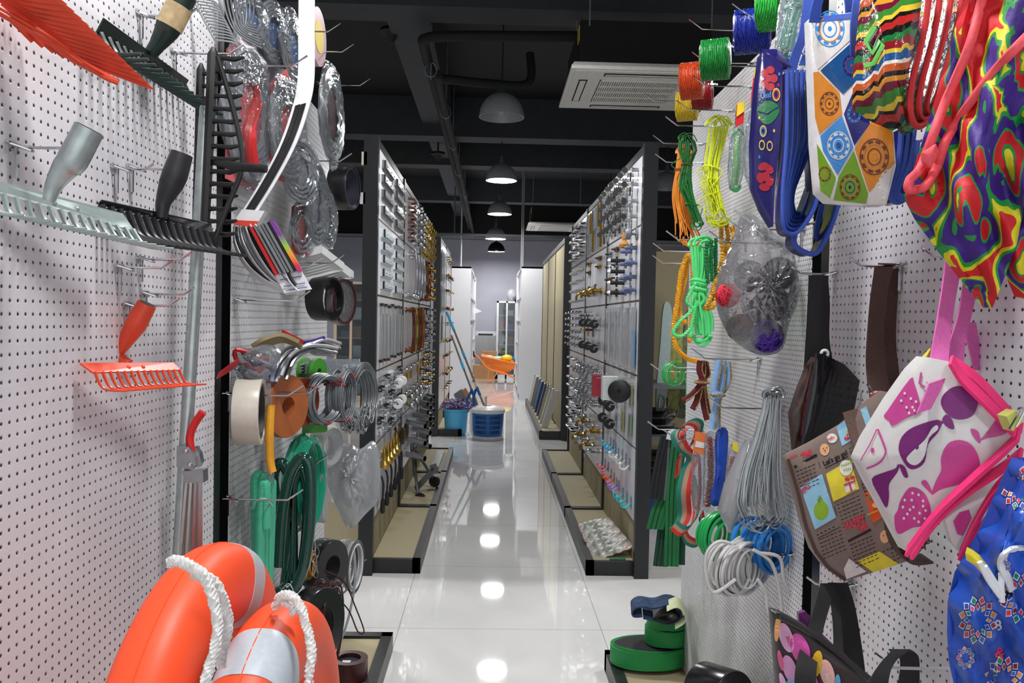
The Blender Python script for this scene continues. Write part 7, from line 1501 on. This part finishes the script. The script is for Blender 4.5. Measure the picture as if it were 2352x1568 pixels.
glasscab('wood framed glass cabinet far left', -2.62, -2.05, 13.5, 2.0, M('pale wood', (214, 190, 168), .6), 6, INS[2:])
glasscab('metal glass cabinet far left', -2.05, -1.3, 13.8, 2.0, M('light grey metal', (200, 206, 208), .4), 6, INS[2:])
for i, (u, v, y, r, col, lab) in enumerate(((1176, 668, 19.45, .17, HAZY, 'hazy plastic bag on top of the glass cabinet, leaning left'), (1184, 680, 19.5, .10, M('dark red bundle', (110, 40, 44), .7), 'dark red bundle on top of the glass cabinet'))):
    p = at(u, v, y); p.z = 1.86+r*(.9 if i == 0 else .6); g = G(); g.ball(p, (r*.8, r*.6, r*(.9 if i == 0 else .6)), 9); solo('bundle', g, col, lab, 'bundle')
WBO = M('wheelbarrow orange', (244, 128, 40), .4, 0, .04)
t = T('wheelbarrow', 'orange wheelbarrow heaped with goods before the glass cabinet', 'wheelbarrow', (.2, 17.9, 0))
y = 17.75; Q = lambda u, v, dy=0: at(u, v, y+dy)
g = G(); rim = [Q(1106, 818), Q(1200, 838), Q(1200, 832, .55), Q(1106, 812, .55)]; bot = [Q(1118, 836, .1), Q(1150, 860, .15), Q(1166, 858, .4), Q(1122, 834, .4)]
g.hexa(bot+rim); part('tray', g, WBO, t, smooth=False)
for dy in (.02, .5):
    part('handle_bar', G().tube(cr([Q(1088, 812, dy), Q(1100, 822, dy), Q(1122, 846, dy), Q(1160, 858, dy), Q(1200, 876, dy)], 5), .018, 8), WBO, t); part('grip', G().cyl(Q(1086, 806, dy), Q(1090, 820, dy), .024, 10), BLACKP, t)
    part('leg', G().tube([Q(1124, 838, dy), Q(1120, 870, dy), Q(1128, 875, dy), Q(1142, 856, dy)], .014, 8), WBO, t)
c = Q(1212, 866, .26); part('wheel', G().lathe([(.05, -.035), (.15, -.04), (.18, -.025), (.18, .025), (.15, .04), (.05, .035)], V((c.x, c.y, .181)), (0, 1, 0), 24, closed=True), BLACKP, t)
for i, (u, v, r, c_, lab) in enumerate(((1164, 822, (.13, .1, .075), (222, 206, 50), 'yellow hard hat'), (1184, 824, (.06, .08, .07), (60, 140, 200), 'blue cloth'), (1146, 822, (.17, .12, .045), (150, 206, 190), 'mint green package'), (1122, 820, (.12, .1, .045), (222, 220, 214), 'white package'), (1135, 822, (.03, .05, .05), (200, 50, 50), 'red package'), (1166, 832, (.14, .1, .03), (220, 220, 222), 'white folded bag'))):
    p = Q(u, v, .25+.06*i); g = G(); g.ball(p, r, 8); solo('wrapped_goods' if i else 'hard_hat', g, M('goods %d' % i, c_, .4, 0, .15, 20), lab+' heaped in the orange wheelbarrow', 'hat' if i == 0 else 'goods', 'goods in the wheelbarrow')
a, b = at(1096, 868, 19.0), at(1136, 838, 19.0)
t = T('carton', 'brown cardboard carton on the floor behind the wheelbarrow', 'box', ((a.x+b.x)/2, 19.2, 0)); part('box_body', G().bx((a.x-.1, 19.0, 0), (b.x, 19.5, .33)), CARD, t, smooth=False); part('tape', G().bx((a.x-.101, 19.2, .3), (b.x+.001, 19.25, .331)), IVORY, t, smooth=False)
t = T('carton', 'small brown carton standing on the large one, behind the wheelbarrow', 'box', (-.02, 19.15, .331)); part('box_body', G().bx((-.2, 19.05, .331), (.15, 19.4, .66)), CARD, t, smooth=False)
t = T('wrapped_board', 'white panel in clear film leaning upright behind the wheelbarrow', 'panel', (-.1, 19.6, 0)); a, b = at(1093, 760, 19.6), at(1140, 850, 19.6)
part('panel_frame', G().bx((a.x, 19.6, 0), (b.x, 19.66, a.z)), CABW, t, smooth=False); part('panel_inset', G().bx((a.x+.06, 19.592, a.z-.12), (b.x-.1, 19.6, a.z-.06)), BLACKP, t, smooth=False); part('film', G().bx((a.x-.02, 19.56, .3), (b.x+.02, 19.585, a.z-.1)), HAZY, t, smooth=False)
g = G(); g.prism([at(1087, 704, 17.3), at(1107, 715, 17.3), at(1087, 721, 17.3)], (0, .004, 0)); solo('price_flag', g, PAPER, 'small white flag sticking out from the left white cabinet', 'flag', smooth=False)
g = G()
for x in (.535, .565): g.cyl((x, 14.9, 2.36), (x, 14.9, BZ), .012, 8)
solo('cabinet_conduit', g, M('light conduit', (170, 172, 176), .5), 'two thin pale conduits rising from the right white cabinet to the ceiling', 'conduit')
g = G(); g.cyl((-.62, 16.0, 2.2), (-.62, 16.0, BZ), .016, 8); solo('cabinet_conduit', g, M('light conduit', (170, 172, 176), .5), 'pale conduit rising beside the left white cabinet', 'conduit')
# ------------------------------------------------------------------ seen through the gap right of the gondola post
t = T('wall_shelf', 'grey metal shelf with pans, seen beyond the right gondola post', 'shelf', (1.75, 6.6, 0)); SHG = M('grey shelf steel', (104, 108, 112), .45, .3)
for z in (.10, .52, .93): part('shelf_board', G().bx((1.15, 6.3, z-.03), (2.5, 6.9, z)), SHG, t, smooth=False)
for x in (1.17, 2.46): part('upright', G().bx((x-.02, 6.86, 0), (x+.02, 6.9, 1.0)), BLACK, t, smooth=False)
part('base_panel', G().bx((1.15, 6.32, .1), (2.5, 6.88, .112)), MDF, t, smooth=False)
for i, (r, z) in enumerate(((.13, .113), (.125, .18), (.12, .24), (.10, .30), (.16, .53), (.155, .59), (.15, .65))):
    c = V((1.37, 6.55, z)); g = G(); g.lathe([(.001, 0), (r*.6, 0), (r, .06), (r*1.06, .062), (r*.97, .058), (r*.58, .006), (.001, .006)], c, n=28, closed=False); solo('steel_bowl', g, CHROME, 'steel bowl, %s of the stacks on the grey shelf from below' % ORD[i], 'bowl', 'steel bowls on the grey shelf')
t = T('plastic_basin', 'dark blue plastic basin on the floor beyond the right post', 'basin', (1.05, 5.6, 0)); part('basin_body', G().lathe([(.001, .004), (.13, 0), (.17, .22), (.185, .225), (.18, .235), (.16, .225), (.125, .01), (.001, .01)], (1.06, 5.6, 0), n=32), M('navy plastic', (30, 60, 140), .4), t)
for lab, o, y, m, hole in (('pale grey ironing board standing on the shelf beyond the post', [(1528, 694), (1540, 700), (1544, 740), (1536, 860), (1526, 940), (1510, 944), (1508, 900), (1518, 780), (1522, 724)], 6.5, M('pale grey cover', (166, 186, 188), .7), None),
                           ('yellow green patterned ironing board behind the pale one', [(1556, 700), (1568, 712), (1566, 840), (1556, 938), (1534, 938), (1534, 860), (1546, 740)], 6.62, M('green patterned cover', (158, 160, 90), .7, 0, .45, 25), None), ('grey green ironing board nearest the pegboard, with a hole in its end', [(1584, 706), (1600, 720), (1596, 850), (1580, 950), (1556, 955), (1556, 900), (1572, 760)], 6.72, M('sage patterned cover', (120, 126, 92), .7, 0, .35, 25), 1)):
    t = T('ironing_board', lab, 'ironing board', at(*o[5], y), 'ironing boards on the shelf'); P = cr([at(u, v, y) for u, v in o], 4, True); g = G(); g.prism(P, (0, .05, 0)); part('board_cover', g, m, t)
    part('metal_foot', G().tube(cr([at(o[4][0]-8, o[4][1]-30, y-.02), at(o[4][0]+2, o[4][1]-22, y-.02), at(o[4][0]-2, o[4][1], y-.02), at(o[4][0]-12, o[4][1]-4, y-.02), at(o[4][0]-8, o[4][1]-30, y-.02)], 4), .008, 7), ZINC, t)
t = T('cupboard', 'beige door panel with a black frame beyond the right post', 'cupboard', (1.9, 7.6, 0)); part('door_panel', G().bx((1.5, 7.6, 0), (2.9, 7.66, 2.1)), MDF, t, smooth=False); g = G(); g.bx((1.46, 7.58, 0), (1.5, 7.68, 2.14)); g.bx((1.46, 7.58, 2.1), (2.9, 7.68, 2.14)); part('door_frame', g, BLACK, t, smooth=False)
part('white_side', G().bx((1.38, 7.62, 0), (1.46, 7.66, 2.0)), CABW, t, smooth=False)
# left gap: low shelf and price tags on the post
t = T('low_shelf', 'low beige shelf board beyond the left gondola post', 'shelf', (-1.2, 5.1, 0)); part('base_panel', G().bx((-1.7, 4.6, .02), (-.78, 5.8, .08)), MDF, t, smooth=False); part('base_frame', G().bx((-1.72, 4.55, 0), (-.76, 4.6, .09)), BLACK, t, smooth=False)
for (u, v, w, h, lab) in ((838, 365, 12, 30, 'cream junction plate on the left gondola post, upper'), (834, 456, 12, 26, 'white junction plate on the left gondola post, lower')):
    a, b = at(u-w/2, v-h/2, 4.42), at(u+w/2, v+h/2, 4.42); g = G(); g.bx((a.x, 4.40, b.z), (b.x, 4.425, a.z)); solo('junction_plate', g, IVORY if h > 26 else WHITEP, lab, 'plate', 'plates on the gondola post', smooth=False)
